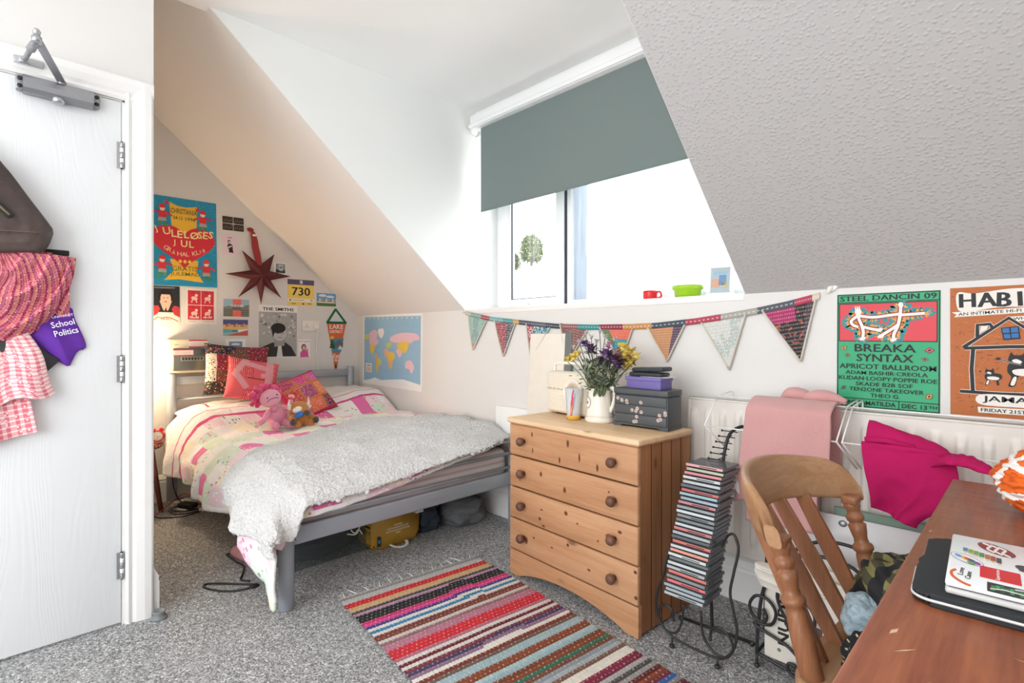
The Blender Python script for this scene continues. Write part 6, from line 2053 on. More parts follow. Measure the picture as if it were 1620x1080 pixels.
for k in range(9):              # curled sheaf lolling over the front
    P = cr([(-.640 + .004 * k, 1.812 - .001 * k, .300 + .004 * k), (-.655 + .003 * k, 1.790 - .003 * k, .335 + .004 * k), (-.655 + .002 * k, 1.770 - .005 * k, .325 + .006 * k), (-.630, 1.760 - .006 * k, .290 + .010 * k)], 5)
    b.grid(lambda u, v, P=P, k=k: lerp_path(P, v) + V((.085 * u, .004 * u, -.012 * u * v - .0)), 6, 14, M_PRINT, PAPER[k % 4])
setp(obj('magazine', b, solid=.0008), 'curled open magazine lolling out of the front of the wire rack', 'magazine')

# ------------------------------------------------------------------ spindle-backed pine kitchen chair
OAK = pine('golden_beech_upright', '7f5237', '966446', 'a87655', 2, False, .35)
OAKX = pine('golden_beech_across', '8e6748', 'a27a58', 'b58f6d', 1, False, .35)
kc = thing('kitchen_chair', 'golden wooden kitchen chair with turned posts tucked under the desk', 'chair', (-.085, 1.315, 0), math.radians(-5))
SEATZ = .435
b = MB()
seat = cr([(-.225, -.235, 0), (-.245, 0, 0), (-.225, .235, 0), (-.05, .225, 0), (.16, .235, 0), (.215, .18, 0), (.225, 0, 0), (.215, -.18, 0), (.16, -.235, 0), (-.05, -.225, 0)], 5, True)
b.prism([(p_.x, p_.y) for p_ in seat][::-1], SEATZ - .034, SEATZ, OAKX, bev=.008, smooth=False)
obj('seat', b, kc, local=True)
def turned(p0, p1, prof, mat):
    d = V(p1) - V(p0); L = d.length
    M_ = Matrix.Translation(V(p0)) @ d.to_track_quat('Z', 'Y').to_matrix().to_4x4()
    q_ = MB(); q_.lathe([(r, t * L) for t, r in prof], mat, M_, 20); return q_
POST = [(0, .017), (.02, .021), (.30, .0225), (.50, .020), (.535, .0175), (.55, .022), (.575, .0235), (.60, .022), (.615, .0165), (.66, .015), (.72, .018), (.79, .0205), (.80, .0165), (.815, .0150), (.83, .019), (.86, .0205), (.885, .019), (.90, .014), (.925, .0155), (.96, .019), (1.0, .019)]
for s in (-1, 1):
    obj('back_post', turned((-.205, s * .205, SEATZ - .01), (-.268, s * .206, .676), POST, OAK), kc, local=True)
for k in range(4):
    y = -.125 + k * .083
    yb = -.135 + k * .090
    b = MB()
    P0, P1 = V((-.215, yb, SEATZ - .005)), V((-.378 + .085 * (y / .225) ** 2, y, .690))
    d = (P1 - P0).normalized(); M_ = Matrix.Translation(P0) @ d.to_track_quat('Z', 'Y').to_matrix().to_4x4()
    L = (P1 - P0).length
    b.prism([(-.014, 0), (.014, 0), (.019, L * .5), (.016, L), (-.016, L), (-.019, L * .5)], -.007, .007, OAK, M_ @ Matrix(((0, 0, 1, 0), (1, 0, 0, 0), (0, 1, 0, 0), (0, 0, 0, 1))), bev=.002)
    obj('slat', b, kc, local=True)
b = MB()
def crest(u, v):
    a_ = (u - .5) * 2
    yy = a_ * .240
    xx = -.378 + .085 * a_ * a_ + .030 * a_ ** 4
    q_ = max(0, abs(a_) - .80) / .20
    top = .796 - .026 * a_ * a_ - .052 * (1 - math.sqrt(max(0, 1 - q_ * q_)))
    bot = .676 + .012 * (1 - a_ * a_)
    th = .0135 + .002 * abs(a_)
    ph = v * 2 * PI
    cz, cx_ = math.sin(ph), math.cos(ph)
    z = (top + bot) / 2 + (top - bot) / 2 * math.copysign(abs(cz) ** .55, cz)
    lean_ = -.26 * (z - .68)
    return V((xx + lean_ + th * math.copysign(abs(cx_) ** .55, cx_), yy, z))
b.grid(crest, 48, 28, OAKX)
for e in (0, 1):
    ring = [b.bm.verts.new(crest(e, k / 28)) for k in range(28)]
    b.face(ring if e else ring[::-1], OAKX)
for s in (-1, 1):           # squared shoulders where the posts enter
    b.box(-.286, -.250, s * .206 - .020, s * .206 + .020, .671, .694, OAK, .006)
obj('crest_rail', b, kc, local=True)
LEG = [(0, .014), (.03, .017), (.25, .022), (.30, .018), (.32, .025), (.36, .027), (.40, .020), (.65, .024), (.85, .021), (1, .018)]
for x, y in ((-.16, -.17), (-.16, .17), (.15, -.17), (.15, .17)):
    obj('leg', turned((x * 1.25, y * 1.2, 0), (x, y, SEATZ - .03), LEG, OAK), kc, local=True)
for s in (-1, 1):
    obj('stretcher', turned((-.185, s * .187, .17), (.175, s * .187, .17), [(0, .009), (.5, .016), (1, .009)], OAK), kc, local=True)
KM = MTX[kc.name]

# clothes heaped on the seat
def heap(name, lab, cat, c, r, col, M_=None, f=5.0, amp=.30, n=40):
    q = MB()
    def fn(u, v):
        th_, ph = u * 2 * PI, v * PI
        d = V((math.cos(th_) * math.sin(ph), math.sin(th_) * math.sin(ph), math.cos(ph)))
        k = 1 + amp * nz(d.x * 1.6 + c[0] * 3, d.y * 1.6, d.z * 1.6 + c[1]) + amp * .45 * abs(nz(d.x * f, d.y * f + c[1] * 9, d.z * f)) * 1.5
        p = V((d.x * r[0] * k, d.y * r[1] * k, d.z * r[2] * k))
        if M_:
            p = M_ @ p
        p = p + V(c)
        p.z = max(p.z, SEATZ + .0015)
        return p
    q.grid(fn, n, n, M_CLOTH, col)
    return setp(obj(name, q), lab, cat)
def plaid(u, v):
    a_ = (u * 11) % 1 < .5; c_ = (v * 9) % 1 < .5
    return '1f1f22' if a_ and c_ else '26262a' if a_ else '7f7a4a' if c_ else '4a4833'
heap('plaid_shirt', 'black and olive checked shirt heaped on the chair seat', 'shirt', (-.195, 1.400, .500), (.085, .175, .105), plaid, Matrix.Rotation(.3, 4, 'Z'), 3.2, .30, 84)
heap('jeans', 'pale blue denim bundled at the back of the chair seat', 'jeans', (-.258, 1.325, .490), (.045, .062, .050), lambda u, v: 'd98aa0' if (.22 < u < .27 and .3 < v < .5) else ('a9bcc6' if nz(u * 20, v * 20) > -.1 else '93a9b6'), None, 2.2, .22, 60)
heap('coat', 'grey-green coat on the chair seat beside the desk edge', 'coat', (-.105, 1.455, .540), (.080, .190, .120), lambda u, v: '9a9d94' if nz(u * 9, v * 9) > 0 else '8d918a', Matrix.Rotation(.12, 4, 'Z'), 3.0, .22, 70)
heap('scarf', 'dark patterned scarf hanging low between the chair post and the desk', 'scarf', (-.19, 1.175, .475), (.075, .065, .055), lambda u, v: 'b9b08f' if nz(u * 50, v * 50) > .45 else '1d1c20', None, 3.5, .28, 70)

# ------------------------------------------------------------------ desk
def veneer():
    m = Mat('red_brown_desk_veneer', '8a4a2c', .32, spec=.5)
    co = m.map(m.co(), (18, 1.3, 18))
    n1 = m.noise(co, 2.2, 6.0, .6, .6)
    n2 = m.noise(m.map(m.co(), (160, 7, 160)), 1.0, 3.0)
    f = m.math('ADD', m.math('MULTIPLY', n1, .7), m.math('MULTIPLY', n2, .35))
    m.base(m.ramp(f, [(.30, '6f3a24'), (.5, '8c4c30'), (.72, 'a5623f')]))
    sc_ = m.noise(m.map(m.co(), (9, 60, 9), (0, 0, .6)), 1.0, 2.0)
    m.put(m.b.inputs['Roughness'], m.math('ADD', .28, m.math('MULTIPLY', sc_, .15)))
    m.bump(n2, .06, .001)
    return m.m
M_DESK = veneer()
dk = thing('desk', 'red-brown wood veneer desk along the right side', 'desk', (.16, 1.05, 0))
b = MB(); b.box(-.150, .48, .36, 1.705, .712, .740, M_DESK, .003); tp = obj('desktop', b, dk)
b = MB()
for (xa, ya, L, an, wd) in ((-.110, .905, .030, 1.1, .0022), (-.125, .760, .022, 1.3, .003), (-.055, .945, .035, .2, .0012), (-.115, .72, .03, .9, .0012), (-.02, .80, .03, -.2, .0010), (-.139, 1.21, .012, 1.4, .002), (-.08, .68, .02, .4, .001)):
    d = V((math.cos(an), math.sin(an), 0)) * L; s = V((-math.sin(an), math.cos(an), 0)) * wd
    p_ = V((xa, ya, .74015))
    b.face([b.bm.verts.new(x) for x in (p_, p_ + d * .5 - s, p_ + d, p_ + d * .5 + s)], plain('pale_bare_wood_scratch', 'd9b99a', .6))
so_ = obj('scratch_marks', b, tp); so_['kind'] = 'stuff'
for x0, x1, y0, y1 in ((-.09, .44, .42, .445), (-.09, .44, 1.64, 1.665)):
    b = MB(); b.box(x0, x1, y0, y1, 0, .712, M_DESK, .002); obj('end_panel', b, dk)
b = MB(); b.box(.40, .42, .445, 1.64, .30, .712, M_DESK, .002); obj('modesty_panel', b, dk)

# laptop on its sleeve
M_NEO = plain('black_neoprene', '25282b', .75, var=.12)
la = math.radians(3)
sl = thing('laptop_sleeve', 'black zipped laptop sleeve lying on the desk under the laptop', 'laptop sleeve', (-.118, .874, .7405), la)
b = MB()
o_ = [V((cx_ + .022 * math.cos(a_), cy_ + .022 * math.sin(a_), 0)) for cx_, cy_, a0 in ((.318, .236, 0), (.024, .236, PI / 2), (.020, .020, PI), (.318, .020, 1.5 * PI)) for a_ in [a0 + k * PI / 12 for k in range(7)]]
o_ = o_[:14] + [V((.002, .150, 0)), V((.002, .125, 0)), V((-.004, .110, 0))] + o_[14:]
b.prism([(p_.x, p_.y) for p_ in o_], 0, .017, M_NEO, bev=.005, smooth=True); s1 = obj('sleeve_body', b, sl, local=True)
b = MB(); b.tube([V((p_.x, p_.y, .0085)) for p_ in o_], .0020, plain('white_zip_teeth', 'cfd0d0', .4), 6, True); obj('zip', b, s1, local=True)
lp = thing('laptop', 'closed white laptop covered in stickers on the black sleeve', 'laptop', (-.086, .889, .758), la)
M_LAP = plain('white_aluminium', 'eceef0', .25, var=.01)
b = MB(); b.box(0, .305, 0, .218, 0, .0085, plain('silver_laptop_base', 'c3c1bf', .3), .003); obj('base', b, lp, local=True)
b = MB(); b.box(0, .305, 0, .218, .0098, .0180, M_LAP, .003); ld = obj('lid', b, lp, local=True)
b = MB(); b.box(.004, .301, .004, .214, .0083, .0100, M_DARKM); obj('screen_gap', b, lp, local=True)
class Flat(Art):
    def __init__(s, z):
        s.mb = MB(); s.m = M_GLOSSY; s.d = z; s.step = .00004; s.cyc = 0; s.cnt = 0
def stick(name, fn, lab=None):
    f_ = Flat(.0182); fn(f_)
    for v in f_.mb.bm.verts:
        v.co.x, v.co.y = (v.co.x - .086) * .42 + .034, (v.co.y - .066) * 1.0 + .040
    o = obj(name, f_.mb, ld, local=True)
    if lab:
        o['label'] = lab
def s1_(f):
    f.ell(.128, .200, .052, .022, '7d2a2c', -.30); f.ell(.128, .200, .049, .019, '8c3032', -.30)
    for k in range(3):
        f.line([(p.x, p.y) for p in cr([(.092 + .020 * k, .222 - .004 * k, 0), (.112 + .020 * k, .212 - .004 * k, 0), (.105 + .02 * k, .196 - .004 * k, 0), (.124 + .02 * k, .184 - .004 * k, 0)], 6)], .008, 'ece4e0')
stick('sticker', s1_, 'dark red oval sticker')
def s2_(f):
    f.many()
    for k, c in enumerate(('5a86b5', '8fae4c', '7fa05a', '3f8a55', 'c0703f', 'b0503f', '4a4f52')):
        f.rect(.040 + k * .0145, .163 - k * .004, .053 + k * .0145, .180 - k * .003, c); f.rect(.043 + k * .0145, .156 - k * .004, .051 + k * .0145, .163 - k * .004, 'd9d39a')
    f.many(0)
stick('sticker', s2_, 'sticker of a colourful row of books')
def s3_(f):
    f.ell(.052, .128, .045, .018, '6a5aa0', -.30); f.ell(.052, .128, .043, .0162, 'f3f2ef', -.30)
    for x, y, c in ((.030, .136, '4f9bd6'), (.048, .130, 'efb33a'), (.056, .128, 'd9593a'), (.066, .124, '3a3f8c'), (.078, .118, '8a4fa0'), (.064, .114, '4fae3a')):
        f.ell(x, y, .012, .006, c, -.4, 9)
stick('sticker', s3_, 'oval rainbow sticker')
def s4_(f):
    f.rect(.086, .066, .182, .113, 'd9222f'); f.text('Supertones', .136, .068, .042, .013, 'f5efee', .02, PI / 2, .2)
stick('sticker', s4_, 'red sticker with white script')
def s5_(f):
    f.rect(.103, .020, .215, .054, '1f2628'); f.many()
    for k in range(9):
        f.rect(.112 + k * .0105, .026 + .010 * (k % 2), .121 + k * .0105, .044 + .003 * (k % 3), ('2f8f55', '3aa565', '1f6f45')[k % 3])
    f.many(0)
    f.line([(.110, .030), (.14, .036), (.18, .034), (.21, .024)], .004, 'e9ece9'); f.line([(.165, .046), (.19, .048), (.195, .042)], .004, 'e9ece9')
stick('sticker', s5_, 'dark sticker with green lettering')
def s6_(f):
    f.line([(p.x, p.y) for p in cr([(.028, .075, 0), (.018, .062, 0), (.022, .046, 0), (.045, .030, 0), (.066, .024, 0)], 7)], .008, 'e2672c'); f.text('Love', .046, .056, .030, .014, '2b2b2e', .03, PI / 2 - .1); f.text('Cane', .064, .046, .030, .014, '2b2b2e', .03, PI / 2 - .1)
stick('sticker', s6_, 'orange crescent sticker reading Love Cane')
def s7_(f):
    f.ell(.205, .135, .034, .014, '3a4240', -.25); f.ell(.215, .133, .014, .007, 'd9d6b9', -.2); f.line([(.18, .128), (.23, .118)], .004, '3a4240')
stick('sticker', s7_)

# crumpled orange and white fabric pouch at the far side of the desk
b = MB()
oc = V((.030, 1.495, .7405))
def pouch(u, v):
    th_, ph = u * 2 * PI, v * PI
    d = V((math.cos(th_) * math.sin(ph), math.sin(th_) * math.sin(ph), math.cos(ph)))
    rip = .030 * math.sin(ph * 26 + 2.5 * nz(d.x * 2, d.y * 2, d.z * 2)) * math.sin(ph)
    k = 1 + .10 * nz(d.x * 2, d.y * 2, d.z * 2 + 4) + rip + .03 * nz(d.x * 9, d.y * 9, d.z * 9)
    p_ = V((d.x * .098 * k, d.y * .105 * k, .062 + d.z * .066 * k))
    p_.z = max(0, p_.z)
    return oc + p_
def pcol(u, v):
    a_, c_ = (u * 2 * PI - 3.75), v
    if abs(math.sin(a_ * 1.5 + .35 + 1.1 * (c_ - .5))) < .17 or abs(c_ - .62 + .10 * math.sin(a_)) < .035 or c_ < .10 or abs(c_ - .30 - .06 * math.sin(a_ * 2)) < .030:
        return 'efece8'
    return 'e06a20' if nz(u * 30, v * 30) > -.15 else 'c9541a'
b.grid(pouch, 110, 110, M_CLOTH, pcol)
setp(obj('fabric_pouch', b), 'crumpled orange and white fabric pouch on the far end of the desk', 'pouch')
# ------------------------------------------------------------------ coats and bags hanging on the door
def hookm(y, z, lab):
    t = thing('coat_hook', lab, 'hook', (XD + .001, y, z))
    q = MB(); q.box(XD + .0005, XD + .005, y - .012, y + .012, z - .03, z + .03, M_STEEL, .002); obj('back_plate', q, t)
    q = MB(); q.tube(cr([(XD + .004, y, z + .015), (XD + .05, y, z + .022), (XD + .062, y, z + .05)], 5), .005, M_STEEL); q.tube(cr([(XD + .004, y, z - .015), (XD + .03, y, z - .03), (XD + .042, y, z - .010)], 5), .005, M_STEEL); obj('prong', q, t)
hookm(-.10, 1.735, 'steel coat hook on the door above the brown leather bag')
def leather():
    m = Mat('dark_brown_leather', '463a37', .42, spec=.5)
    n1 = m.noise(m.co(), 9.0, 5.0, .65)
    n2 = m.noise(m.co(), 260.0, 2.0)
    m.base(m.ramp(n1, [(.3, '332927'), (.55, '4b3e3b'), (.8, '65534d')]))
    m.put(m.b.inputs['Roughness'], m.ramp(n1, [(.3, .5), (.8, .32)]))
    m.bump(m.math('ADD', m.math('MULTIPLY', n2, .4), n1), .25, .004)
    return m.m
M_LEA = leather()
bgx = XD + .055
bag = thing('leather_bag', 'worn dark brown leather bag hanging on the white door', 'bag', (bgx, -.08, 1.36))
OUT = [(-.31, 1.40), (-.34, 1.47), (-.25, 1.66), (-.17, 1.70), (-.03, 1.695), (.015, 1.655), (.075, 1.560), (.128, 1.475), (.134, 1.452), (.110, 1.388), (.06, 1.380), (-.05, 1.368), (-.28, 1.366)]
b = MB()
PO = cr([(y, z, 0) for y, z in OUT], 6, True)
cen = V((-.10, 1.51, 0))
def bagf(u, v):
    p_ = lerp_path(PO + [PO[0]], u % 1.0) if u < 1 else PO[0]
    # v 0..1 : back rim, side, front rim, to the front centre
    if v < .35:
        k = v / .35
        return V((XD + .006 + .070 * k, cen.x + (p_.x - cen.x) * (.95 + .05 * math.sin(k * PI / 2)), cen.y + (p_.y - cen.y) * (.95 + .05 * math.sin(k * PI / 2))))
    k = (v - .35) / .65
    s = 1 - k * .999
    return V((XD + .076 + .028 * math.sin(k * PI / 2) ** .7 + .006 * nz(p_.x * 6 * s, p_.y * 6 * s, 3), cen.x + (p_.x - cen.x) * s, cen.y + (p_.y - cen.y) * s))
b.grid(bagf, 78, 30, M_LEA); body = obj('bag_body', b, bag)
def onbag(y, z, lift=.003):
    k = 0.75
    return V((XD + .104 + lift, y, z))
b = MB(); M_ZIP = Mat('brass_zip', '9a8a70', .35, .8).m
b.box(XD + .099, XD + .1055, -.150, .004, -.010, .010, M_DARKM, .002, Matrix.Translation((0, .026, 1.492)) @ Matrix.Rotation(math.radians(-46), 4, 'X'))
b.box(XD + .1050, XD + .1075, -.150, -.002, -.003, .003, M_ZIP, .001, Matrix.Translation((0, .026, 1.492)) @ Matrix.Rotation(math.radians(-46), 4, 'X'))
obj('zip', b, body)
b = MB()
for z0, dz in ((1.585, .012), (1.570, .012), (1.425, .018)):
    b.tube([onbag(-.26 + .03 * k, z0 + dz * k / 10, -.004) for k in range(int((.26 + (.030 if z0 > 1.5 else .10)) / .03) + 1)], .0013, plain('tan_stitching', '7d6658', .8), 5)
obj('stitching', b, body)
b = MB(); b.tube(cr([(XD + .05, -.20, 1.68), (XD + .055, -.13, 1.742), (XD + .052, -.10, 1.766), (XD + .055, -.07, 1.742), (XD + .05, -.02, 1.685)], 6), .011, M_LEA, 10, flat=.5); obj('strap', b, bag)

SPAL = ('b02a5e', 'cf7a86', 'd98f96', 'c23f70', 'e39a78', '8f2349', 'c9607f', 'a3708f', 'd77f86', 'b5325f', 'dd8f7a')


def stripes(u, v, seed=0.0):
    k = v * 62 + 1.1 * nz(u * 2.2, v * 3, seed)
    c, f = SPAL[int(k * 1.0) * 7 % 11], k % 1
    if f < .09 and int(k) % 3 == 0:
        return 'eedcba' if int(u * 120) % 2 == 0 else '5f1d34'
    return mixc(lin(c), lin('e8b4ae'), .14 * (nz(u * 40, k * 9) + .3))


b = MB()
def swag(u, v):
    # u along each swag (left top -> bottom -> right top), v from the inner neck fold to the outer drop
    a_ = PI * u
    rx, rz = .012 + .185 * v, .015 + .285 * v
    y = -.010 - math.cos(a_) * rx * (1.0 - .10 * math.sin(a_)) + .010 * v + .012 * nz(u * 4, v * 4)
    z = 1.385 - .006 * v - math.sin(a_) * rz * (.90 + .16 * u)
    g = (v * 3.3 + .35 * math.sin(u * 3.0) + .25 * nz(u * 3, v * 2, 5)) % 1.0
    fold = .034 * (1 - g) ** 1.5 * sm(g * 9) + .008 * nz(u * 7, v * 9, 2)
    x = XD + .026 + .036 * math.sin(min(1, v * 1.04) * PI) ** .5 + fold * (.25 + .75 * math.sin(a_) ** .6) * sm((1 - v) * 8)
    return V((x, y, max(z, 1.0)))
b.grid(swag, 90, 120, M_CLOTH, lambda u, v: stripes(v * .55 + u * .2, u * 1.25 + v * .72))
sc = thing('striped_scarf', 'pink striped woven scarf looped below the leather bag on the door', 'scarf', (XD + .05, .02, 1.07))
obj('looped_fold', b, sc, solid=.003)
b = MB(); b.grid(lambda u, v: V((XD + .030 + .010 * math.sin(v * 8 + u * 3), .035 + .140 * u + .006 * v, 1.398 - .012 * u - v * (.17 + .06 * u))), 30, 34, M_CLOTH, lambda u, v: stripes(v, u * .5 + v * .3)); obj('hanging_end', b, sc, solid=.003)
b = MB(); b.box(XD + .020, XD + .040, .055, .178, 1.384, 1.402, plain('black_binding', '222224', .8), .003, Matrix.Translation((0, 0, 0))); obj('binding', b, sc)

pu = thing('purple_tshirt', 'purple printed T-shirt poking out under the striped scarf on the door', 'T-shirt', (XD + .03, .15, .99))
M_PURP = woven('purple_jersey', '6a3aa5', .9, 350)
b = MB()
PP = [(.075, 1.180), (.178, 1.205), (.196, 1.160), (.226, 1.075), (.222, 1.052), (.203, 1.044), (.186, 1.005), (.176, .990), (.140, 1.020), (.095, 1.062), (.060, 1.10)]
cp = V((.145, 1.10, 0)); PQ = cr([(y, z, 0) for y, z in PP], 4, True)
def pf_(u, v):
    p_ = lerp_path(PQ + [PQ[0]], u) if u < 1 else PQ[0]
    s = 1 - v * .999
    y, z = cp.x + (p_.x - cp.x) * s, cp.y + (p_.y - cp.y) * s
    return V((XD + .008 + .022 * math.sin(v * PI / 2) ** .6 + .010 * math.sin(y * 60 + z * 40) * v, y, z))
b.grid(pf_, 50, 16, M_PURP); ptx = obj('folded_front', b, pu)
class WallFlat(Art):
    def __init__(s, z):
        s.mb = MB(); s.m = M_PRINT; s.d = z; s.step = .00004; s.cyc = 0; s.cnt = 0
f_ = WallFlat(0)
f_.text('UNIVERSITY', .132, 1.160, .066, .008, 'efeaf5', .01, .22); f_.text('School', .132, 1.126, .064, .021, 'f3f0f7', .01, .26); f_.text('Politics', .140, 1.096, .066, .021, 'f3f0f7', .01, .26)
for v in f_.mb.bm.verts:
    v.co = V((XD + .0435 + v.co.z, v.co.x, v.co.y))
obj('lettering', f_.mb, ptx)
b = MB(); PT_ = [(-.06, 1.12), (.075, 1.10), (.110, 1.045), (.155, 1.015), (.150, 1.008), (.116, .970), (.085, .985), (-.06, 1.0)]
b.prism(PT_, .004, .022, plain('charcoal_denim', '454346', .9), Matrix(((0, 0, 1, XD), (1, 0, 0, 0), (0, 1, 0, 0), (0, 0, 0, 1))), bev=.006, smooth=True)
setp(obj('trousers', b), 'dark grey trousers hem behind the purple T-shirt on the door', 'trousers')
def gingham(u, v):
    a_, c_ = (u * 13) % 1 < .5, (v * 17) % 1 < .5
    n1 = nz(u * 60, v * 60)
    if a_ and c_:
        return 'd9707c' if n1 < .3 else 'f0d5d5'
    return 'eda9ae' if (a_ or c_) else 'f5e1df'
tg = thing('gingham_towel', 'pink and white checked towel hanging lowest on the door', 'towel', (XD + .05, .0, .71))
b = MB()
b.grid(lambda u, v: V((XD + .022 + .030 * v + .020 * math.sin(u * 15 + v * 1.5) * (.35 + .65 * v), -.22 + (.285 + .085 * v) * u + .01 * math.sin(v * 5), 1.12 - v * (.285 - .075 * u ** 2 + .015 * math.sin(u * 15)))), 70, 60, M_CLOTH, gingham); obj('upper_layer', b, tg, solid=.003)
b = MB()
b.grid(lambda u, v: V((XD + .012 + .026 * v + .012 * math.sin(u * 12 + 1) * v, -.22 + (.27 + .045 * v) * u, 1.05 - v * (.355 - .075 * u))), 60, 50, M_CLOTH, gingham); obj('lower_layer', b, tg, solid=.003)

# ------------------------------------------------------------------ bedside stool, clock and lamp
M_STOOL = attr_mat('red_painted_wood', .45, (40.0, .2, .002))
sx, sy, sz = -3.945, .618, .432
stl = thing('stool', 'small round red-brown painted stool beside the bed head', 'stool', (sx, sy, 0))
b = MB(); b.lathe([(0, sz - .034), (.118, sz - .034), (.130, sz - .024), (.130, sz - .008), (.122, sz), (0, sz)], M_STOOL, Matrix.Translation((sx, sy, 0)), 40, col='7d4434'); sb = obj('seat', b, stl)
b = MB()
for k in range(30):
    a_ = 2 * PI * k / 30
    b.blob((sx + .1295 * math.cos(a_), sy + .1295 * math.sin(a_), sz - .016), .0035, M_STOOL, seg=6, rings=4, col='e6d9c2')
dt = obj('painted_dots', b, sb); dt['kind'] = 'stuff'
for k in range(3):
    a_ = .9 + k * 2 * PI / 3
    q = MB(); q.tube([(sx + .075 * math.cos(a_), sy + .075 * math.sin(a_), sz - .03), (sx + .135 * math.cos(a_), sy + .135 * math.sin(a_), .002)], [.017, .013], M_STOOL, 12, col='74403a'); obj('leg', q, stl)
ck = thing('alarm_clock', 'small red twin-bell alarm clock on the stool', 'alarm clock', (sx + .055, sy + .092, sz + .0005))
kx, ky, kz = sx + .055, sy + .092, sz + .0005
M_RC = plain('red_clock_enamel', 'c8242c', .25)
face = Matrix.Translation((kx, ky, kz + .043)) @ Matrix.Rotation(math.radians(-15), 4, 'Z') @ Matrix.Rotation(PI / 2, 4, 'Y')
b = MB(); b.lathe([(0, -.018), (.032, -.018), (.036, -.012), (.036, .012), (.032, .016), (.030, .012), (0, .012)], M_RC, face, 32); cc = obj('case', b, ck)
b = MB(); b.lathe([(0, .0122), (.029, .0122), (.029, .0132), (0, .0132)], plain('white_clock_face', 'efece6', .4), face, 28); dlc = obj('dial', b, cc)
b = MB(); b.box(-.001, .001, -.001, .018, .0134, .0142, M_DARKM, mtx=face); b.box(-.001, .014, -.001, .001, .0134, .0142, M_DARKM, mtx=face); obj('hands', b, dlc)
for s in (-1, 1):
    b = MB(); b.blob((kx, ky + s * .022, kz + .082), (.014, .014, .010), M_RC, Matrix.Rotation(-s * .5, 4, 'X')); obj('bell', b, ck)
    b = MB(); b.tube([(kx, ky + s * .020, kz + .014), (kx, ky + s * .028, kz + .0005)], .0035, M_STEEL); obj('foot', b, ck)
# the glowing bedside lamp stands on the stool, hidden by the door jamb in this view
lpx, lpy = sx - .050, sy - .030
lm = thing('table_lamp', 'bedside table lamp glowing on the stool behind the door jamb', 'lamp', (lpx, lpy, sz + .0005))
b = MB(); b.lathe([(0, 0), (.045, 0), (.047, .008), (.018, .020), (.009, .05), (.009, .46), (0, .46)], plain('brass_lamp_base', 'a98a4a', .35), Matrix.Translation((lpx, lpy, sz + .0005)), 24); obj('base', b, lm)
me_ = bpy.data.materials.new('warm_lamp_globe'); me_.use_nodes = True
n_ = me_.node_tree.nodes; n_.remove(n_['Principled BSDF']); em = n_.new('ShaderNodeEmission')
em.inputs['Color'].default_value = (1.0, .74, .46, 1); em.inputs['Strength'].default_value = 150.0
me_.node_tree.links.new(em.outputs[0], n_['Material Output'].inputs['Surface'])
b = MB(); b.blob((lpx, lpy, sz + .510), .052, me_, seg=24, rings=16); obj('globe', b, lm)

# ------------------------------------------------------------------ cables, adapter and small things on the carpet
M_BC = plain('black_cable', '1f1f21', .55); M_RCAB = plain('red_cable', 'c0524a', .55)
def cable(lab, pts, m_, r=.0032, cat='cable', nm='cable', grp='cables by the stool'):
    q = MB(); q.tube(cr(pts, 6), r, m_, 7); return setp(obj(nm, q), lab, cat, grp)
f = .004
cable('black cable looping out widest towards the door side on the carpet by the stool', [(-3.80, .66, f), (-3.72, .70, f), (-3.66, .80, f), (-3.70, .92, f), (-3.80, .98, f), (-3.88, .90, f)], M_BC)
cable('black cable hanging from the stool down to the adapter', [(-3.88, .765, .40), (-3.85, .79, .30), (-3.86, .785, .18), (-3.90, .82, .06), (-3.86, .86, .010), (-3.80, .84, f)], M_BC)
cable('black cable coiled tightly round the adapter', [(-3.84, .76, f), (-3.74, .77, f), (-3.70, .86, f), (-3.76, .94, f), (-3.86, .93, f), (-3.90, .84, .008), (-3.83, .77, .012), (-3.73, .82, .012), (-3.74, .92, .012)], M_BC)
cable('red cable arching over the adapter by the stool', [(-3.80, .67, f), (-3.85, .74, .02), (-3.90, .84, .075), (-3.86, .90, .065), (-3.76, .93, .012), (-3.70, .98, f), (-3.78, 1.02, f)], M_RCAB, .003)
ap = thing('power_adapter', 'black and white plug adapter among the cables by the stool', 'adapter', (-3.80, .855, .0005), .5)
b = MB(); b.box(-.055, .055, -.030, .030, .010, .044, plain('black_adapter', '26282a', .5), .008); obj('adapter_body', b, ap, local=True)
b = MB(); b.box(-.060, .020, -.034, .034, 0, .012, M_WP, .004); obj('white_base', b, ap, local=True)
b = MB(); b.box(-3.90, -3.78, .955, 1.005, .0005, .030, plain('beige_adapter', 'cdb79c', .5), .008); setp(obj('power_adapter', b), 'beige plug adapter nearest the skirting by the bed leg', 'adapter')
b = MB(); b.box(-3.72, -3.685, .895, .925, .0005, .020, M_WP, .005); setp(obj('plug', b), 'small white plug lying at the edge of the cables', 'plug')
hd_ = thing('hair_straightener', 'pink cylindrical hair tool with a black cord under the edge of the duvet', 'hair tool', (-2.72, .86, 0))
b = MB(); b.tube([(-2.815, .838, .031), (-2.80, .842, .031), (-2.62, .885, .031)], [.026, .030, .030], plain('dusty_pink_plastic', 'c98f92', .4), 20); obj('barrel', b, hd_)
b = MB(); b.tube(cr([(-2.80, .880, f), (-2.90, .935, f), (-2.98, .905, f), (-2.86, .855, f), (-2.80, .838, .006)], 6), .0038, M_BC); b.tube(cr([(-2.83, .845, .006), (-2.87, .815, f), (-2.75, .82, f), (-2.66, .83, f), (-2.58, .80, f), (-2.52, .775, f), (-2.48, .80, f)], 6), .0038, M_BC); obj('cord', b, hd_)
b = MB(); b.tube(cr([(-2.42, .812, .005), (-2.47, .76, .006), (-2.545, .70, f), (-2.585, .655, f), (-2.555, .638, f), (-2.48, .672, f), (-2.43, .72, f), (-2.405, .775, .006)], 7), .0045, M_BC); b.blob((-2.41, .795, .008), (.014, .020, .008), M_BC, seg=12, rings=8)
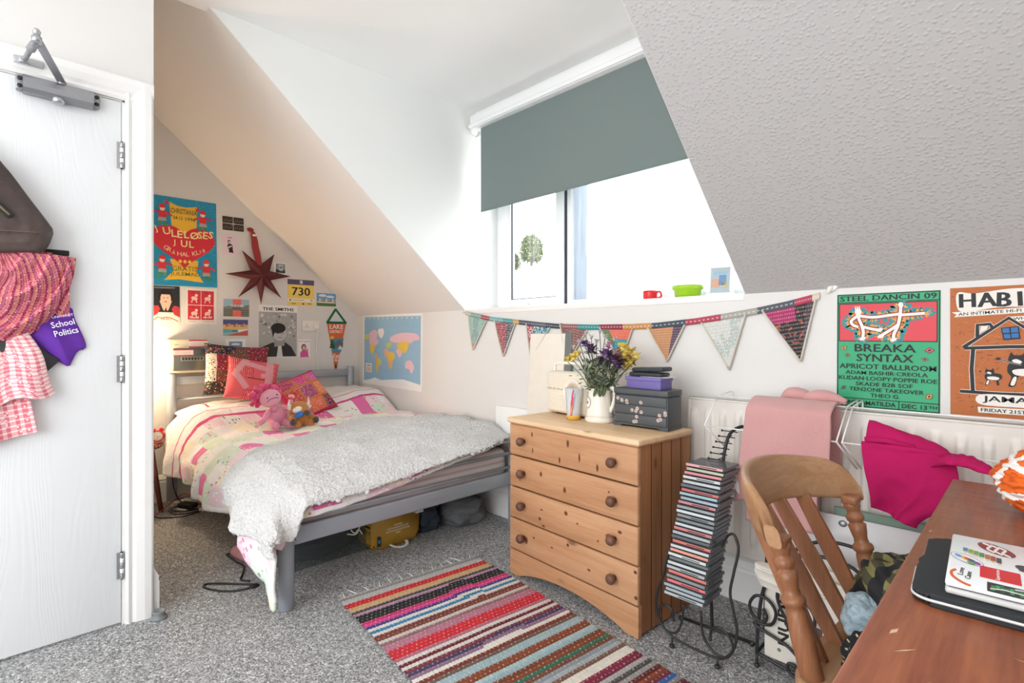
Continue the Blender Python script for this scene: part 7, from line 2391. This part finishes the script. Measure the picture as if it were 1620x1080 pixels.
setp(obj('cord', b), 'loop of black cord on the carpet by the hanging duvet corner', 'cord')
ds = thing('door_stop', 'round grey rubber door stop on the carpet at the door jamb', 'door stop', (-2.404, .440, 0))
M_RUB = plain('grey_rubber', '7d8283', .5)
b = MB(); b.lathe([(0, .0005), (.026, .0005), (.028, .004), (.025, .010), (.018, .014), (.021, .024), (.023, .030), (.020, .033), (.014, .030), (0, .028)], M_RUB, Matrix.Translation((-2.404, .444, 0)), 28); obj('stop_body', b, ds)

# ------------------------------------------------------------------ things stored under the bed
pbx = thing('storage_box', 'clear plastic storage box of dark clothes under the front of the bed', 'storage box', (-2.55, 1.16, 0))
mcl = Mat('clear_storage_plastic', '66706f', .15, spec=.5); mcl.b.inputs['Alpha'].default_value = .20
b = MB(); b.prism([(-2.70, .945), (-2.435, .945), (-2.435, 1.345), (-2.70, 1.345)], .002, .005, mcl.m)
for a_ in ((-2.435, -2.430, .94, 1.35), (-2.705, -2.70, .94, 1.35), (-2.70, -2.435, .94, .945), (-2.70, -2.435, 1.345, 1.35)):
    b.box(a_[0], a_[1], a_[2], a_[3], .002, .150, mcl.m)
b.box(-2.712, -2.424, .932, 1.358, .140, .150, mcl.m, .003)
obj('tub', b, pbx)
def lump(name, lab, cat, c, r, mat, amp=.2, f=3.0, n=36, zmin=.001, grp=None):
    q = MB()
    def fn(u, v):
        th_, ph = u * 2 * PI, v * PI
        d = V((math.cos(th_) * math.sin(ph), math.sin(th_) * math.sin(ph), math.cos(ph)))
        k = 1 + amp * nz(d.x * 1.7 + c[0] * 5, d.y * 1.7, d.z * 1.7) + amp * .6 * abs(nz(d.x * f, d.y * f, d.z * f + c[1] * 7))
        sq = max(.25, abs(d.x), abs(d.y)) ** -.35
        p = V(c) + V((d.x * r[0] * k * sq, d.y * r[1] * k * sq, d.z * r[2] * k))
        p.z = max(zmin, p.z)
        return p
    q.grid(fn, n, n, mat)
    return setp(obj(name, q), lab, cat, grp)
lump('folded_clothes', 'dark clothes packed inside the clear storage box', 'clothes', (-2.562, 1.145, .068), (.112, .172, .062), woven('dark_navy_cloth', '3b4248', .95, 200), .12, 5, zmin=.0065)
b = MB(); b.tube(cr([(-2.428, 1.26, .125), (-2.425, 1.28, .105), (-2.423, 1.30, .12), (-2.425, 1.32, .09)], 5), .003, M_WP); b.tube(cr([(-2.428, 1.24, .11), (-2.423, 1.285, .10), (-2.425, 1.31, .135)], 5), .003, M_WP)
setp(obj('cord', b), 'white cord dangling on the clear storage box', 'cord')
mb_ = thing('shopping_bag', 'mustard yellow shopping bag with white print under the bed', 'bag', (-2.42, 1.48, 0))
M_MUS = Mat('mustard_woven_plastic', 'a8802f', .5)
M_MUS.bump(M_MUS.noise(M_MUS.co(), 22.0, 4.0), .5, .010)
b = MB(); bo = cr([(1.375, .004, 0), (1.60, .004, 0), (1.632, .06, 0), (1.628, .19, 0), (1.56, .225, 0), (1.40, .215, 0), (1.352, .18, 0), (1.348, .06, 0)], 5, True)
b.prism([(p.x, p.y) for p in bo], -.10, .045, M_MUS.m, Matrix(((0, 0, 1, -2.42), (1, 0, 0, 0), (0, 1, 0, 0), (0, 0, 0, 1))), bev=.018, smooth=True); msb = obj('bag_body', b, mb_)
f_ = WallFlat(0)
for k, (tx, w_) in enumerate((('THIS BAG', .050), ('SUSTAINABLE PLASTIC', .130), ('MADE FROM RECYCLED MATERIAL', .145), ('100%', .030))):
    f_.text(tx, 1.50 - w_ / 2, .105 - k * .014, w_, .009, 'eee6d2', .02)
f_.poly([(1.375, .02), (1.40, .02), (1.398, .07), (1.378, .075)], '2a2f38'); f_.ell(1.388, .045, .007, .010, '4a8fb0')
for v in f_.mb.bm.verts:
    v.co = V((-2.3738 + v.co.z, v.co.x, v.co.y))
obj('printed_text', f_.mb, msb)
b = MB(); b.tube(cr([(-2.38, 1.455, .012), (-2.345, 1.470, .006), (-2.325, 1.500, .006), (-2.335, 1.530, .008), (-2.365, 1.545, .016)], 6), .009, plain('white_webbing', 'e6e4de', .8), 8, flat=.35); obj('handle', b, mb_)
lump('dark_bag', 'dark navy holdall under the bed beside the mustard bag', 'bag', (-2.48, 1.72, .085), (.11, .075, .085), woven('navy_nylon', '363d45', .7, 120), .25, 4)
lump('grey_bag', 'grey fabric bag under the bed nearest the wall', 'bag', (-2.40, 1.945, .075), (.12, .125, .078), woven('grey_nylon', '6c6e70', .7, 90), .25, 4)
b = MB(); M_CB = plain('grey_green_card', '8c9690', .8)
b.box(-2.95, -2.72, 1.42, 2.05, .001, .17, M_CB, .006); setp(obj('cardboard_box', b), 'low grey-green box deep under the bed behind the bags', 'box')

# ------------------------------------------------------------------ striped rag rug
rows = []
rg = random.Random(12)
base = ['8d8a86', 'b8b5b4', 'b8b5b4', 'c9302f', 'c9302f', 'c9a77a', 'c9a77a', '4a4543', 'b58aa5', '2c2a2b', '2c2a2b', '2c2a2b', 'c23a6a', 'd6478a', '4a3f78', 'd9d5cf', '3f7fa5', 'd9d5cf', '7a3f35', '7a4238', 'c9c2bc', '8f6a6a', 'b5788c', 'b5788c', 'cc3340', 'cc2f3a', 'c93038', 'b36a7c', 'd6d2cc', '6a2a35', 'd6cfc8', '7a3a48', '4f3f5e', '8a6f88', 'e2ddd3', '7a3a30', '6f5a50', '9fb6bb', '9fb6bb', '8a4a35', '83492f', 'a8c2c6', '9ab4ba', '7a4430', '87492f', '3a6f5a', '7a4a38', '8f979c', 'a6aeb4', '7a5a4a', 'e0dcd2', 'e6e0d2', '8a2f4a', '7a2f42', 'b0aeac', '55504c', '9a9896', '6a2f30', '8c4a30', '7a3340', '3a62a5', '8a8684', '6a3038', '5a2a30', 'e0c4bc', 'e6cfc6', '2f5a4c', '28455a', '6a2f34', '4f3a34', 'c9303a', 'c4323c', '4a3a32', '5a4438', '8a2a40', '6a3238', 'b0aaa4', '2a2a2a', '2a2a2a', '8a3036', '5a3a30', 'c9c2b8', '7a3a3a', '3a4a5a', '9a5a4a', 'c04a5a']
RL, RW = 1.62, .690
N_ = len(base)
b = MB()
M_RUG = attr_mat('cotton_rag', 1.0, (300.0, .4, .003))
nu, nv = N_ * 3, 150
def rcol(u, v):
    r_ = min(N_ - 1, max(0, int(u * N_ + .35 * nz(u * 9, v * 2.2, 1))))
    c = lin(base[r_])
    ph = (int(v * 150) + r_ * 1) % 3
    k = 1 + .16 * nz(v * 60, r_ * 3.7)
    c = tuple(min(1, x * k) for x in c[:3]) + (1,)
    if (int(v * 150) + 2 * int(u * N_ * 1)) % 4 == 0 and int(u * N_ * 3) % 3 == 1:
        c = mixc(c, lin('d8d2c8'), .45)
    return c
def rfn(u, v):
    r_ = u * N_
    z = .0045 + .0042 * abs(math.sin(PI * r_)) ** .7 + .0016 * math.sin(v * 150 * PI / 1.5 + int(r_) * PI)
    z *= 1.0
    e = .004 * nz(u * 60, v > .5 and 9 or 2) if (v < .02 or v > .98) else 0
    return V((u * RL, v * RW + e + .004 * math.sin(u * 7), max(.0012, z + .002 * nz(u * 5, v * 4))))
b.grid(rfn, nu, nv, M_RUG, rcol)
rug = thing('rag_rug', 'striped multicoloured rag rug on the grey carpet in front of the chest', 'rug', (-2.035, 1.000, .0006), math.radians(-6.4))
obj('woven_body', b, rug, local=True)
b = MB()
b.box(-.012, .004, .002, RW - .002, .001, .006, M_RUG, .002, col='b9b2ae'); obj('end_binding', b, rug, local=True)
for k in range(13):
    v_ = .03 + k * (RW - .06) / 12
    q = MB(); L = rg.uniform(.03, .065); s = rg.uniform(-.03, .03)
    q.tube(cr([(-.008, v_, .004), (-.02 - L * .4, v_ + s * .5, .005), (-.02 - L, v_ + s, .003)], 4), [.0035, .0034, .0032, .003, .003, .0026, .0022, .002, .0012], M_RUG, 6, col='d9d5d0'); obj('tassel', q, rug, local=True)
